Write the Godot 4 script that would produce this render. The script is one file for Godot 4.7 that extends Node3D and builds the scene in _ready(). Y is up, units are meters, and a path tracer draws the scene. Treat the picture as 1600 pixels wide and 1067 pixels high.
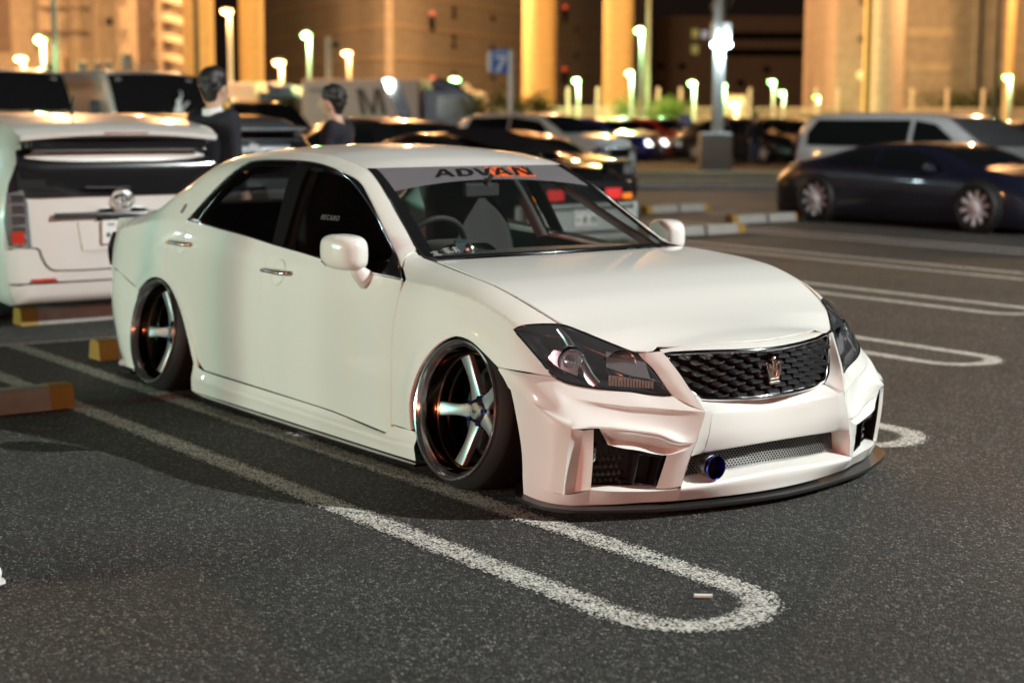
extends Node3D

# ---------------------------------------------------------------- mesh builder
class MB:
	var v := PackedVector3Array()
	var n := PackedVector3Array()
	var t := PackedVector2Array()
	var i := PackedInt32Array()
	func p(a: Vector3, nn: Vector3, uv := Vector2.ZERO) -> int:
		v.append(a)
		n.append(nn)
		t.append(uv)
		return v.size() - 1
	func tri(a: int, b: int, d: int) -> void:
		var g := (v[b] - v[a]).cross(v[d] - v[a])
		if g.dot(n[a] + n[b] + n[d]) > 0.0:
			i.append(a); i.append(d); i.append(b)
		else:
			i.append(a); i.append(b); i.append(d)
	func quad(a: int, b: int, d: int, e: int) -> void:
		tri(a, b, d)
		tri(a, d, e)
	func flat(pts: Array, away: Vector3) -> void:
		var nn := Vector3.ZERO
		var c := Vector3.ZERO
		for k in pts.size():
			var a: Vector3 = pts[k]
			var b: Vector3 = pts[(k + 1) % pts.size()]
			nn += a.cross(b)
			c += a
		c /= pts.size()
		nn = nn.normalized()
		if nn.dot(c - away) < 0.0:
			nn = -nn
		var s := v.size()
		for a in pts:
			p(a, nn)
		for k in range(1, pts.size() - 1):
			tri(s, s + k, s + k + 1)
	func mesh(m: Material) -> ArrayMesh:
		var a := []
		a.resize(Mesh.ARRAY_MAX)
		a[Mesh.ARRAY_VERTEX] = v
		a[Mesh.ARRAY_NORMAL] = n
		a[Mesh.ARRAY_TEX_UV] = t
		a[Mesh.ARRAY_INDEX] = i
		var am := ArrayMesh.new()
		am.add_surface_from_arrays(Mesh.PRIMITIVE_TRIANGLES, a)
		am.surface_set_material(0, m)
		return am
	func join(o: MB, x := Transform3D()) -> void:
		var s := v.size()
		var nb := x.basis.inverse().transposed()
		var turned := x.basis.determinant() < 0.0
		for k in o.v.size():
			p(x * o.v[k], (nb * o.n[k]).normalized(), o.t[k])
		for k in range(0, o.i.size(), 3):
			i.append(o.i[k] + s)
			i.append(o.i[k + (2 if turned else 1)] + s)
			i.append(o.i[k + (1 if turned else 2)] + s)
	func mirrored() -> MB:
		var o := MB.new()
		o.join(self, Transform3D(Basis(Vector3(1, 0, 0), Vector3(0, 1, 0), Vector3(0, 0, -1)), Vector3.ZERO))
		return o

func V(x: float, y: float, z: float) -> Vector3:
	return Vector3(x, y, z)

# spline through points, n + 1 samples evenly along it
func sp(pts: Array, n: int) -> PackedVector3Array:
	var m := pts.size()
	var d := PackedFloat32Array([0.0])
	for k in range(1, m):
		d.append(d[k - 1] + maxf((pts[k] as Vector3).distance_to(pts[k - 1]), 1e-5))
	var out := PackedVector3Array()
	var k := 0
	for j in n + 1:
		var x := d[m - 1] * j / n
		while k < m - 2 and d[k + 1] < x:
			k += 1
		var h := d[k + 1] - d[k]
		var u := clampf((x - d[k]) / h, 0.0, 1.0)
		var a: Vector3 = pts[k]
		var b: Vector3 = pts[k + 1]
		var ta: Vector3 = (b - a) / h if k == 0 else (b - (pts[k - 1] as Vector3)) / (d[k + 1] - d[k - 1])
		var tb: Vector3 = (b - a) / h if k == m - 2 else ((pts[k + 2] as Vector3) - a) / (d[k + 2] - d[k])
		var u2 := u * u
		var u3 := u2 * u
		out.append(a * (2.0 * u3 - 3.0 * u2 + 1.0) + ta * h * (u3 - 2.0 * u2 + u) + b * (3.0 * u2 - 2.0 * u3) + tb * h * (u3 - u2))
	return out

# straight polyline, n + 1 samples evenly along it
func pl(pts: Array, n: int) -> PackedVector3Array:
	var d := PackedFloat32Array([0.0])
	for k in range(1, pts.size()):
		d.append(d[k - 1] + maxf((pts[k] as Vector3).distance_to(pts[k - 1]), 1e-5))
	var out := PackedVector3Array()
	var k := 0
	for j in n + 1:
		var x := d[-1] * j / n
		while k < pts.size() - 2 and d[k + 1] < x:
			k += 1
		out.append((pts[k] as Vector3).lerp(pts[k + 1], clampf((x - d[k]) / (d[k + 1] - d[k]), 0, 1)))
	return out

# spline with «per» steps between each two points, so that rows keep step with one another
func rowi(a: Array, per: int) -> PackedVector3Array:
	var p := pts(a)
	var m := p.size()
	var out := PackedVector3Array()
	for k in m - 1:
		var q0: Vector3 = p[maxi(k - 1, 0)]
		var q1: Vector3 = p[k]
		var q2: Vector3 = p[k + 1]
		var q3: Vector3 = p[mini(k + 2, m - 1)]
		var h := q1.distance_to(q2)
		var t1 := (q2 - q0) / (h + (q1.distance_to(q0) if k > 0 else 0.0)) * h
		var t2 := (q3 - q1) / (h + (q3.distance_to(q2) if k < m - 2 else 0.0)) * h
		for j in per + (1 if k == m - 2 else 0):
			var u := float(j) / per
			out.append(q1 * (2 * u * u * u - 3 * u * u + 1) + t1 * (u * u * u - 2 * u * u + u) + q2 * (3 * u * u - 2 * u * u * u) + t2 * (u * u * u - u * u))
	return out

# value of a smooth curve through knots (Vector2s)
func cv(K: PackedVector2Array, x: float) -> float:
	var n := K.size()
	if x <= K[0].x:
		return K[0].y
	if x >= K[n - 1].x:
		return K[n - 1].y
	var i := 0
	while K[i + 1].x < x:
		i += 1
	var h := K[i + 1].x - K[i].x
	var dd := (K[i + 1].y - K[i].y) / h
	var m0 := dd
	var m1 := dd
	if i > 0:
		var w := K[i].x - K[i - 1].x
		var a := (K[i].y - K[i - 1].y) / w
		m0 = 0.0 if a * dd <= 0.0 else 3.0 * (w + h) / ((2.0 * h + w) / a + (h + 2.0 * w) / dd)
	if i < n - 2:
		var w := K[i + 2].x - K[i + 1].x
		var a := (K[i + 2].y - K[i + 1].y) / w
		m1 = 0.0 if a * dd <= 0.0 else 3.0 * (w + h) / ((2.0 * w + h) / dd + (w + 2.0 * h) / a)
	var t := (x - K[i].x) / h
	var t2 := t * t
	var t3 := t2 * t
	return K[i].y * (2 * t3 - 3 * t2 + 1) + h * m0 * (t3 - 2 * t2 + t) + K[i + 1].y * (3 * t2 - 2 * t3) + h * m1 * (t3 - t2)

func knots(a: Array) -> PackedVector2Array:
	var o := PackedVector2Array()
	for k in range(0, a.size(), 2):
		o.append(Vector2(a[k], a[k + 1]))
	return o

# a sheet through a grid of points; its normals lie on the side away from «away»
func grid(mb: MB, G: Array, away: Vector3, us := 1.0, vs := 1.0) -> void:
	var R := G.size()
	var C: int = (G[0] as PackedVector3Array).size()
	var N := PackedVector3Array()
	var sum := 0.0
	for r in R:
		for c in C:
			var du: Vector3 = G[r][mini(c + 1, C - 1)] - G[r][maxi(c - 1, 0)]
			var dv: Vector3 = G[mini(r + 1, R - 1)][c] - G[maxi(r - 1, 0)][c]
			var nn := du.cross(dv)
			if nn.length() < 1e-10:
				nn = (G[r][c] as Vector3) - away
			nn = nn.normalized()
			N.append(nn)
			sum += signf(nn.dot((G[r][c] as Vector3) - away))
	var s := mb.v.size()
	var f := 1.0 if sum >= 0.0 else -1.0
	for r in R:
		for c in C:
			mb.p(G[r][c], N[r * C + c] * f, Vector2(us * c / (C - 1), vs * r / (R - 1)))
	for r in R - 1:
		for c in C - 1:
			var a := s + r * C + c
			mb.quad(a, a + 1, a + C + 1, a + C)

# a sheet through rows of points, smooth between them and creased at the rows named in «sharp»
func loft(mb: MB, rows: Array, nv: int, away: Vector3, sharp := []) -> void:
	var from := 0
	for r in range(1, rows.size()):
		if r == rows.size() - 1 or r in sharp:
			var G := []
			var C: int = rows[from].size()
			for q in range((r - from) * nv + 1):
				var line := PackedVector3Array()
				line.resize(C)
				G.append(line)
			for c in C:
				var col := []
				for q in range(from, r + 1):
					col.append(rows[q][c])
				for q in range(r - from):
					var a: Vector3 = col[q]
					var b: Vector3 = col[q + 1]
					var ta: Vector3 = b - a if q == 0 else (b - (col[q - 1] as Vector3)) * 0.5
					var tb: Vector3 = b - a if q == r - from - 1 else ((col[q + 2] as Vector3) - a) * 0.5
					for w in nv + 1:
						var u := float(w) / nv
						G[q * nv + w][c] = a * (2 * u * u * u - 3 * u * u + 1) + ta * (u * u * u - 2 * u * u + u) + b * (3 * u * u - 2 * u * u * u) + tb * (u * u * u - u * u)
			grid(mb, G, away)
			from = r

func tube(mb: MB, path: PackedVector3Array, rad: Variant, seg := 8, closed := false, squash := Vector2.ONE, up := Vector3.UP) -> void:
	var m := path.size()
	var s := mb.v.size()
	for k in m:
		var tg: Vector3
		if closed:
			tg = path[(k + 1) % m] - path[(k + m - 1) % m]
		else:
			tg = path[mini(k + 1, m - 1)] - path[maxi(k - 1, 0)]
		tg = tg.normalized()
		var a := tg.cross(up)
		if a.length() < 0.05:
			a = tg.cross(Vector3(0.3, 0.2, 1))
		a = a.normalized()
		var b := a.cross(tg).normalized()
		var r: float = rad if rad is float or rad is int else rad[k]
		for q in seg:
			var an := TAU * q / seg
			var nn := (a * cos(an) / squash.x + b * sin(an) / squash.y).normalized()
			mb.p(path[k] + (a * cos(an) * squash.x + b * sin(an) * squash.y) * r, nn, Vector2(float(q) / seg, float(k) / m))
	for k in (m if closed else m - 1):
		for q in seg:
			var q2 := (q + 1) % seg
			var k2 := (k + 1) % m
			mb.quad(s + k * seg + q, s + k * seg + q2, s + k2 * seg + q2, s + k2 * seg + q)
	if not closed:
		for e in [0, m - 1]:
			var tg: Vector3 = (path[1] - path[0]) * -1.0 if e == 0 else path[m - 1] - path[m - 2]
			var c := mb.p(path[e], tg.normalized())
			for q in seg:
				mb.p(mb.v[s + e * seg + q], tg.normalized())
			for q in seg:
				mb.tri(c, c + 1 + q, c + 1 + (q + 1) % seg)

# turned shape: profile of Vector2(radius, height along the axis y of x); sharp where it bends hard
func lathe(mb: MB, prof: Array, x := Transform3D(), seg := 24, out := 1.0) -> void:
	for k in prof.size() - 1:
		var a: Vector2 = prof[k]
		var b: Vector2 = prof[k + 1]
		var e := (b - a).normalized()
		var na := Vector2(e.y, -e.x)
		var nb := na
		if k > 0:
			var e0: Vector2 = (a - prof[k - 1]).normalized()
			if e0.dot(e) > 0.7:
				na = (na + Vector2(e0.y, -e0.x)).normalized()
		if k < prof.size() - 2:
			var e1: Vector2 = ((prof[k + 2] as Vector2) - b).normalized()
			if e1.dot(e) > 0.7:
				nb = (nb + Vector2(e1.y, -e1.x)).normalized()
		var s := mb.v.size()
		for q in seg + 1:
			var an := TAU * q / seg
			var d := Vector3(cos(an), 0, sin(an))
			mb.p(x * (d * a.x + Vector3(0, a.y, 0)), (x.basis * (d * na.x + Vector3(0, na.y, 0))).normalized() * out, Vector2(float(q) / seg, 0))
			mb.p(x * (d * b.x + Vector3(0, b.y, 0)), (x.basis * (d * nb.x + Vector3(0, nb.y, 0))).normalized() * out, Vector2(float(q) / seg, 1))
		for q in seg:
			mb.quad(s + q * 2, s + q * 2 + 2, s + q * 2 + 3, s + q * 2 + 1)

# box with chamfered edges
func rbox(mb: MB, c: Vector3, size: Vector3, r := 0.01, b := Basis()) -> void:
	var h := size * 0.5
	r = minf(r, minf(h.x, minf(h.y, h.z)) * 0.98)
	var s := mb.v.size()
	for k in 8:
		var g := Vector3(1 if k & 1 else -1, 1 if k & 2 else -1, 1 if k & 4 else -1)
		for ax in 3:
			var q := h - Vector3(r, r, r)
			q[ax] = h[ax]
			var nn := Vector3.ZERO
			nn[ax] = g[ax]
			mb.p(c + b * (q * g), (b * nn).normalized())
	var id := func(k: int, ax: int) -> int: return s + k * 3 + ax
	for ax in 3:
		var a1 := 1 << ((ax + 1) % 3)
		var a2 := 1 << ((ax + 2) % 3)
		for sg in 2:
			var k0 := (1 << ax) if sg else 0
			mb.quad(id.call(k0, ax), id.call(k0 | a1, ax), id.call(k0 | a1 | a2, ax), id.call(k0 | a2, ax))
		for q in 4:   # edges along ax
			var k0 := (a1 if q & 1 else 0) | (a2 if q & 2 else 0)
			var k1 := k0 | (1 << ax)
			mb.quad(id.call(k0, (ax + 1) % 3), id.call(k1, (ax + 1) % 3), id.call(k1, (ax + 2) % 3), id.call(k0, (ax + 2) % 3))
	for k in 8:
		mb.tri(id.call(k, 0), id.call(k, 1), id.call(k, 2))

# flat outline pushed to a thickness, bevelled on its front edge; x maps (u, v, depth) to space
func prism(mb: MB, poly: PackedVector2Array, depth: float, x: Transform3D, bev := 0.0) -> void:
	var n := poly.size()
	var fr := poly
	if bev > 0.0:
		var got := Geometry2D.offset_polygon(poly, -bev, Geometry2D.JOIN_MITER)
		if got.size() == 1 and got[0].size() == n:
			var best := 0
			for k in n:
				if got[0][k].distance_to(poly[0]) < got[0][best].distance_to(poly[0]):
					best = k
			fr = PackedVector2Array()
			var step := 1 if Geometry2D.is_polygon_clockwise(got[0]) == Geometry2D.is_polygon_clockwise(poly) else n - 1
			for k in n:
				fr.append(got[0][(best + k * step) % n])
		else:
			bev = 0.0
	var nz := (x.basis * Vector3(0, 0, 1)).normalized()
	for side in 2:
		var s := mb.v.size()
		var use := fr if side else poly
		for q in use:
			mb.p(x * Vector3(q.x, q.y, depth if side else 0.0), nz if side else -nz, q)
		var tr := Geometry2D.triangulate_polygon(use)
		for k in range(0, tr.size(), 3):
			mb.tri(s + tr[k], s + tr[k + 1], s + tr[k + 2])
	var cw := 1.0 if Geometry2D.is_polygon_clockwise(poly) else -1.0
	for k in n:
		var a := poly[k]
		var b := poly[(k + 1) % n]
		var e := (b - a).normalized()
		var nn := (x.basis * Vector3(-e.y * cw, e.x * cw, 0)).normalized()
		var s := mb.v.size()
		mb.p(x * Vector3(a.x, a.y, 0), nn)
		mb.p(x * Vector3(b.x, b.y, 0), nn)
		mb.p(x * Vector3(b.x, b.y, depth - bev), nn)
		mb.p(x * Vector3(a.x, a.y, depth - bev), nn)
		mb.quad(s, s + 1, s + 2, s + 3)
		if bev > 0.0:
			var a2 := fr[k]
			var b2 := fr[(k + 1) % n]
			var n2 := (nn + nz).normalized()
			s = mb.v.size()
			mb.p(x * Vector3(a.x, a.y, depth - bev), n2)
			mb.p(x * Vector3(b.x, b.y, depth - bev), n2)
			mb.p(x * Vector3(b2.x, b2.y, depth), n2)
			mb.p(x * Vector3(a2.x, a2.y, depth), n2)
			mb.quad(s, s + 1, s + 2, s + 3)

# the piece of a curved surface f(u, v) that lies inside an outline, with its edges turned in by «lip»
func trim(mb: MB, f: Callable, outer: PackedVector2Array, holes: Array, su: float, sv: float, lip: float, away: Vector3) -> void:
	var e := 0.004
	var lo := outer[0]
	var hi := outer[0]
	for q in outer:
		lo = lo.min(q)
		hi = hi.max(q)
	var marked := {}
	for poly in [outer] + holes:
		for k in poly.size():
			var a: Vector2 = poly[k]
			var b: Vector2 = poly[(k + 1) % poly.size()]
			var n := maxi(1, int(((b - a) / Vector2(su, sv)).length() * 4.0))
			for j in n + 1:
				var q := a.lerp(b, float(j) / n) - lo
				for dd in [Vector2.ZERO, Vector2(0.06, 0.06), Vector2(-0.06, -0.06), Vector2(0.06, -0.06), Vector2(-0.06, 0.06)]:
					marked[Vector2i(floori(q.x / su + dd.x), floori(q.y / sv + dd.y))] = true
	var put := func(q: Vector2) -> int:
		var c: Vector3 = f.call(q.x, q.y)
		var du: Vector3 = f.call(q.x + e, q.y) - f.call(q.x - e, q.y)
		var dv: Vector3 = f.call(q.x, q.y + e) - f.call(q.x, q.y - e)
		var nn := du.cross(dv).normalized()
		if nn.dot(c - away) < 0.0:
			nn = -nn
		return mb.p(c, nn, q)
	var at := {}
	for iy in ceili((hi.y - lo.y) / sv):
		for ix in ceili((hi.x - lo.x) / su):
			var c0 := lo + Vector2(ix * su, iy * sv)
			var cell := PackedVector2Array([c0, c0 + Vector2(su, 0), c0 + Vector2(su, sv), c0 + Vector2(0, sv)])
			if not marked.has(Vector2i(ix, iy)):
				var mid := c0 + Vector2(su, sv) * 0.5
				if not Geometry2D.is_point_in_polygon(mid, outer):
					continue
				var inhole := false
				for hh in holes:
					if Geometry2D.is_point_in_polygon(mid, hh):
						inhole = true
				if inhole:
					continue
				var ids := []
				for q in cell:
					var key := Vector2i(roundi((q.x - lo.x) / su), roundi((q.y - lo.y) / sv))
					if not at.has(key):
						at[key] = put.call(q)
					ids.append(at[key])
				mb.quad(ids[0], ids[1], ids[2], ids[3])
			else:
				var pieces := Geometry2D.intersect_polygons(cell, outer)
				for hh in holes:
					var nx := []
					for pc in pieces:
						nx.append_array(Geometry2D.clip_polygons(pc, hh))
					pieces = nx
				for pc in pieces:
					var tr := Geometry2D.triangulate_polygon(pc)
					if tr.is_empty():
						continue
					var ids := []
					for q in pc:
						ids.append(put.call(q))
					for k in range(0, tr.size(), 3):
						mb.tri(ids[tr[k]], ids[tr[k + 1]], ids[tr[k + 2]])
	if lip > 0.0:
		var cw0 := Geometry2D.is_polygon_clockwise(outer)
		for pi in holes.size() + 1:
			var poly: PackedVector2Array = outer if pi == 0 else holes[pi - 1]
			for k in poly.size():
				var a := poly[k]
				var b := poly[(k + 1) % poly.size()]
				var n := maxi(1, int(((b - a) / Vector2(su, sv)).length()))
				for j in n:
					var qa := a.lerp(b, float(j) / n)
					var qb := a.lerp(b, float(j + 1) / n)
					var ia: int = put.call(qa)
					var ib: int = put.call(qb)
					var na := mb.n[ia]
					var nb := mb.n[ib]
					var side := (mb.v[ib] - mb.v[ia]).cross(na).normalized()
					var inner := qa.lerp(qb, 0.5) + (qb - qa).orthogonal().normalized() * 0.001
					var inside := Geometry2D.is_point_in_polygon(inner, poly) == (pi == 0)
					var pin: Vector3 = f.call(inner.x, inner.y)
					if (side.dot(pin - mb.v[ia]) > 0.0) == inside:
						side = -side
					mb.n[ia] = (na + side * 0.7).normalized()
					mb.n[ib] = (nb + side * 0.7).normalized()
					var ic := mb.p(mb.v[ib] - nb * lip, side)
					var idd := mb.p(mb.v[ia] - na * lip, side)
					mb.quad(ia, ib, ic, idd)

# ---------------------------------------------------------------- naming
var taken := {}
func numbered(s: String) -> String:
	taken[s] = taken.get(s, -1) + 1
	return s if taken[s] == 0 else "%s_%03d" % [s, taken[s]]

func thing(called: String, label: String, category: String, at := Transform3D(), group := "") -> Node3D:
	var o := Node3D.new()
	o.name = numbered(called)
	add_child(o)
	o.transform = at
	tag(o, label, category, group)
	return o

func tag(o: Node, label: String, category: String, group := "", kind := "") -> void:
	if label:
		o.set_meta("label", label)
	if category:
		o.set_meta("category", category)
	if group:
		o.set_meta("group", group)
	if kind:
		o.set_meta("kind", kind)

func part(parent: Node, called: String, mb: MB, m: Material, at := Transform3D()) -> MeshInstance3D:
	var o := MeshInstance3D.new()
	o.mesh = mb.mesh(m)
	if parent == self:
		o.name = numbered(called)
	else:
		var k := 0
		var s := called
		while parent.has_node(s):
			k += 1
			s = "%s_%03d" % [called, k]
		o.name = s
	parent.add_child(o)
	o.transform = at
	return o

func again(parent: Node, src: MeshInstance3D, called: String, at: Transform3D) -> MeshInstance3D:
	var o := MeshInstance3D.new()
	o.mesh = src.mesh
	var k := 0
	var s := called
	while parent.has_node(s):
		k += 1
		s = "%s_%03d" % [called, k]
	o.name = s
	parent.add_child(o)
	o.transform = at
	return o

# both sides of the car
func pair(parent: Node, called: String, mb: MB, m: Material) -> Array:
	return [part(parent, called, mb, m), part(parent, called, mb.mirrored(), m)]

# lettering bent onto a surface: f(along, up) gives the point, off the face by «lift»
func lettering(text: String, size: float, f: Callable, away: Vector3, lift: float, stretch := 1.0, slant := 0.0, bold := true) -> MB:
	var tm := TextMesh.new()
	var sf := SystemFont.new()
	sf.font_names = PackedStringArray(["Droid Sans"])
	sf.font_weight = 700 if bold else 400
	tm.font = sf
	tm.text = text
	tm.font_size = 64
	tm.pixel_size = size / 64.0
	tm.depth = 0.0
	tm.curve_step = 1.5
	var mb := MB.new()
	var a := tm.get_mesh_arrays()
	if a.is_empty() or a[Mesh.ARRAY_VERTEX] == null:
		return mb
	var vs: PackedVector3Array = a[Mesh.ARRAY_VERTEX]
	var idx: PackedInt32Array = a[Mesh.ARRAY_INDEX] if a[Mesh.ARRAY_INDEX] != null else PackedInt32Array(range(vs.size()))
	var nz: PackedVector3Array = a[Mesh.ARRAY_NORMAL]
	var e := 0.003
	for k in vs.size():
		var u := (vs[k].x + vs[k].y * slant) * stretch
		var w := vs[k].y
		var c: Vector3 = f.call(u, w)
		var nn: Vector3 = (f.call(u + e, w) - f.call(u - e, w)).cross(f.call(u, w + e) - f.call(u, w - e)).normalized()
		if nn.dot(c - away) < 0:
			nn = -nn
		mb.p(c + nn * lift, nn)
	for k in range(0, idx.size(), 3):
		if nz[idx[k]].z > 0.5:
			mb.tri(idx[k], idx[k + 1], idx[k + 2])
	return mb

# ---------------------------------------------------------------- materials
var M := {}
func lin(r: float, g: float, b: float, a := 1.0) -> Color:
	var c := Color(r, g, b).linear_to_srgb()
	c.a = a
	return c
func mat(called: String, c: Color, rough := 0.5, metal := 0.0, coat := 0.0) -> StandardMaterial3D:
	var m := StandardMaterial3D.new()
	m.resource_name = called
	m.albedo_color = c
	m.roughness = rough
	m.metallic = metal
	if coat > 0.0:
		m.clearcoat_enabled = true
		m.clearcoat = coat
		m.clearcoat_roughness = 0.03
	M[called] = m
	return m
func pane(called: String, c: Color, alpha: float) -> StandardMaterial3D:
	var m := mat(called, Color(c.r, c.g, c.b, alpha), 0.02)
	m.transparency = BaseMaterial3D.TRANSPARENCY_ALPHA
	return m
func glow(called: String, c: Color, e: float) -> StandardMaterial3D:
	var m := mat(called, Color(0.8, 0.8, 0.8), 0.5)
	m.emission_enabled = true
	m.emission = c
	m.emission_energy_multiplier = e
	return m
func noise(freq: float, type: int, oct := 3, sd := 1) -> FastNoiseLite:
	var f := FastNoiseLite.new()
	f.noise_type = type
	f.frequency = freq
	f.fractal_octaves = oct
	f.seed = sd
	return f
func ntex(f: FastNoiseLite, size: int, stops: Array, normal := 0.0) -> NoiseTexture2D:
	var t := NoiseTexture2D.new()
	t.width = size
	t.height = size
	t.seamless = true
	t.noise = f
	if stops:
		var g := Gradient.new()
		g.offsets = PackedFloat32Array()
		var of := PackedFloat32Array()
		var co := PackedColorArray()
		for k in stops:
			of.append(k[0])
			co.append(k[1])
		g.offsets = of
		g.colors = co
		t.color_ramp = g
	if normal > 0.0:
		t.as_normal_map = true
		t.bump_strength = normal
	return t
func _ready() -> void:
	# camera
	var cam := Camera3D.new()
	cam.name = "camera"
	add_child(cam)
	var yaw := deg_to_rad(216.348)
	var pitch := deg_to_rad(-7.958)
	var fwd := V(cos(pitch) * cos(yaw), sin(pitch), cos(pitch) * sin(yaw))
	var r := fwd.cross(Vector3.UP).normalized()
	var u := r.cross(fwd)
	var rl := deg_to_rad(.199)
	cam.transform = Transform3D(Basis(r * cos(rl) + u * sin(rl), u * cos(rl) - r * sin(rl), -fwd), V(5.130, 1.4606, 4.406))
	cam.fov = 23.908
	cam.near = .05
	cam.far = 900.0
	var ca := CameraAttributesPhysical.new()
	ca.frustum_focal_length = 56.68
	ca.exposure_aperture = 2.0
	ca.frustum_focus_distance = 5.75
	ca.frustum_near = .05
	ca.frustum_far = 900.0
	cam.attributes = ca
	cam.current = true
	# night sky and exposure
	var we := WorldEnvironment.new()
	we.name = "night"
	add_child(we)
	var env := Environment.new()
	env.background_mode = Environment.BG_SKY
	var sk := ProceduralSkyMaterial.new()
	sk.sky_top_color = Color(.055, .045, .045)
	sk.sky_horizon_color = Color(.10, .07, .055)
	sk.ground_horizon_color = Color(.06, .05, .045)
	sk.ground_bottom_color = Color(.03, .03, .03)
	sk.sky_energy_multiplier = 1.0
	env.sky = Sky.new()
	env.sky.sky_material = sk
	env.tonemap_mode = Environment.TONE_MAPPER_LINEAR
	env.tonemap_exposure = 1.0
	env.sdfgi_enabled = true
	env.ssao_enabled = true
	env.ssil_enabled = true
	we.environment = env
	# faint directional light, added over the whole scene
	var faint_light := DirectionalLight3D.new()
	faint_light.name = "added_faint_light"
	faint_light.light_energy = .006
	faint_light.light_angular_distance = .5
	faint_light.light_color = Color(1, .96, .9)
	faint_light.shadow_enabled = true
	faint_light.sky_mode = DirectionalLight3D.SKY_MODE_LIGHT_ONLY
	add_child(faint_light)
	faint_light.transform = Transform3D(Basis.looking_at(V(-.45, -.7, .5), Vector3.UP), V(0, 30, 0))
	make_materials()
	build_ground()
	build_unseen_lights()
	place_materials()
	build_sedan()
	build_cars()
	build_people()
	build_place()
	build_left_side()
# ---------------------------------------------------------------- the white sedan: its curves, in metres, x forward from the front axle, z to its right
var YB := knots([-3.75, .78, -3.3, .85, -2.9, .905, -2.55, .922, -1.62, .866, -1.01, .815, -.47, .79, 0, .76, .25, .70, .42, .62, .55, .55])
var YR := knots([-3.75, .855, -3.617, .878, -3.3, .925, -3.1, .955, -3.007, .985, -2.853, 1.062, -2.7, 1.142, -2.511, 1.228, -2.30, 1.268, -2.0, 1.284, -1.6, 1.276, -1.35, 1.248, -1.21, 1.22, -1.112, 1.18, -.994, 1.118, -.856, 1.033, -.718, .953, -.635, .904, -.56, .874, -.462, .862, -.3, .848, 0, .818, .23, .762, .417, .685, .5, .64])
var ZR := knots([-3.75, .66, -3.3, .72, -3.0, .735, -2.7, .665, -2.5, .615, -2.3, .575, -2, .555, -1.6, .552, -1.21, .562, -.994, .595, -.718, .65, -.56, .683, -.462, .69, -.3, .72, 0, .755, .23, .742, .417, .697, .5, .66])
var ZM := knots([-3.75, .80, -3.6, .845, -3.3, .878, -2.85, .892, -2.3, .897, -.5, .896, 0, .894, .25, .889, .42, .874, .55, .85])
var ZB := knots([-3.75, .77, -3.4, .825, -3.0, .835, -2.55, .828, -1.6, .832, -.47, .835, 0, .845, .25, .838, .42, .81, .55, .77])
var PW := knots([-3.2, 3, -2.9, 7, -2.5, 10, -.7, 10, -.45, 4, 0, 3, .55, 3])
var LO := knots([0, -.018, .2, -.006, .45, 0, .68, -.003, .82, -.017, .92, -.037, 1, -.062])
var YH := knots([-.46, .868, -.3, .858, 0, .828, .23, .775, .417, .708, .5, .680, .57, .660, .64, .641, .70, .628, .76, .611])
var KH := knots([-.46, .012, 0, .018, .23, .024, .417, .047, .5, .058, .57, .11, .64, .178, .76, .21])
var YT := knots([-2.42, 1.262, -2.3, 1.294, -2.1, 1.316, -1.9, 1.321, -1.6, 1.309, -1.35, 1.268, -1.205, 1.222])

func side_z(x: float, y: float) -> float:
	var yb := cv(YB, x)
	var zb := cv(ZB, x)
	if y < yb:
		var zm := cv(ZM, x)
		return zm + cv(LO, (y - .06) / (yb - .06)) * (zb - zm) / -.062
	var s := minf((y - yb) / (cv(YR, x) - yb), 1.0)
	return zb + (cv(ZR, x) - zb) * (.68 * s + .32 * pow(s, cv(PW, x)))
func side(x: float, y: float) -> Vector3:
	var r := Vector2(x - .02, y - .27).length()
	var r2 := Vector2(x + 2.79, y - .27).length()
	var flare := 0.008 * (exp(-pow((r - .365) / .05, 2)) + exp(-pow((r2 - .365) / .05, 2))) if y < .72 else 0.0
	return Vector3(x, y, side_z(x, y) + flare)
func side_in(x: float, y: float) -> Vector3:
	return Vector3(x, y, side_z(x, y) - .009)
func side_out(x: float, y: float) -> Vector3:
	return Vector3(x, y, side_z(x, y) + .004)
func hood(x: float, z: float) -> Vector3:
	return Vector3(x, cv(YH, x) - cv(KH, x) * z * z, z)
func roof(x: float, z: float) -> Vector3:
	var c := cv(YT, x)
	var zr := cv(ZR, x)
	return Vector3(x, c - (c - cv(YR, x)) * pow(absf(z) / zr, 2.4), z)
func screen(a: float, b: float) -> Vector3:   # windscreen: a across (-1, 1), b up (0, 1)
	var lo := Vector3(-.45 - .045 * a * a, .868, .688 * a)
	var hi := Vector3(-1.205 - .005 * a * a, 1.222 - .002 * a * a, .560 * a)
	var c := lo.lerp(hi, b)
	var bow := sin(PI * clampf(b, 0, 1))
	var ex := lerpf(-.495, -1.21, b)
	var edge := V(ex, cv(YR, ex), cv(ZR, ex) * signf(a)) - V(lerpf(-.495, -1.21, b), lerpf(.868, 1.22, b), lerpf(.688, .560, b) * signf(a))
	c += edge * pow(absf(a), 5.0)
	return c + Vector3(.42, .9, 0) * (.030 * (1.0 - a * a) * bow + .004 * bow)
func rear_screen(a: float, b: float) -> Vector3:
	var lo := Vector3(-3.06 - .05 * (1 - a * a), .965, .70 * a)
	var hi := Vector3(-2.42 - .03 * (1 - a * a), 1.256 + .008 * (1 - a * a), .60 * a)
	return lo.lerp(hi, b) + Vector3(-.4, .9, 0) * .03 * (1.0 - a * a) * sin(PI * b)
func deck(x: float, z: float) -> Vector3:
	var zr := cv(ZR, x)
	return Vector3(x, cv(YR, x) + .012 * (1.0 - pow(absf(z) / zr, 2.0)) , z)

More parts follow.
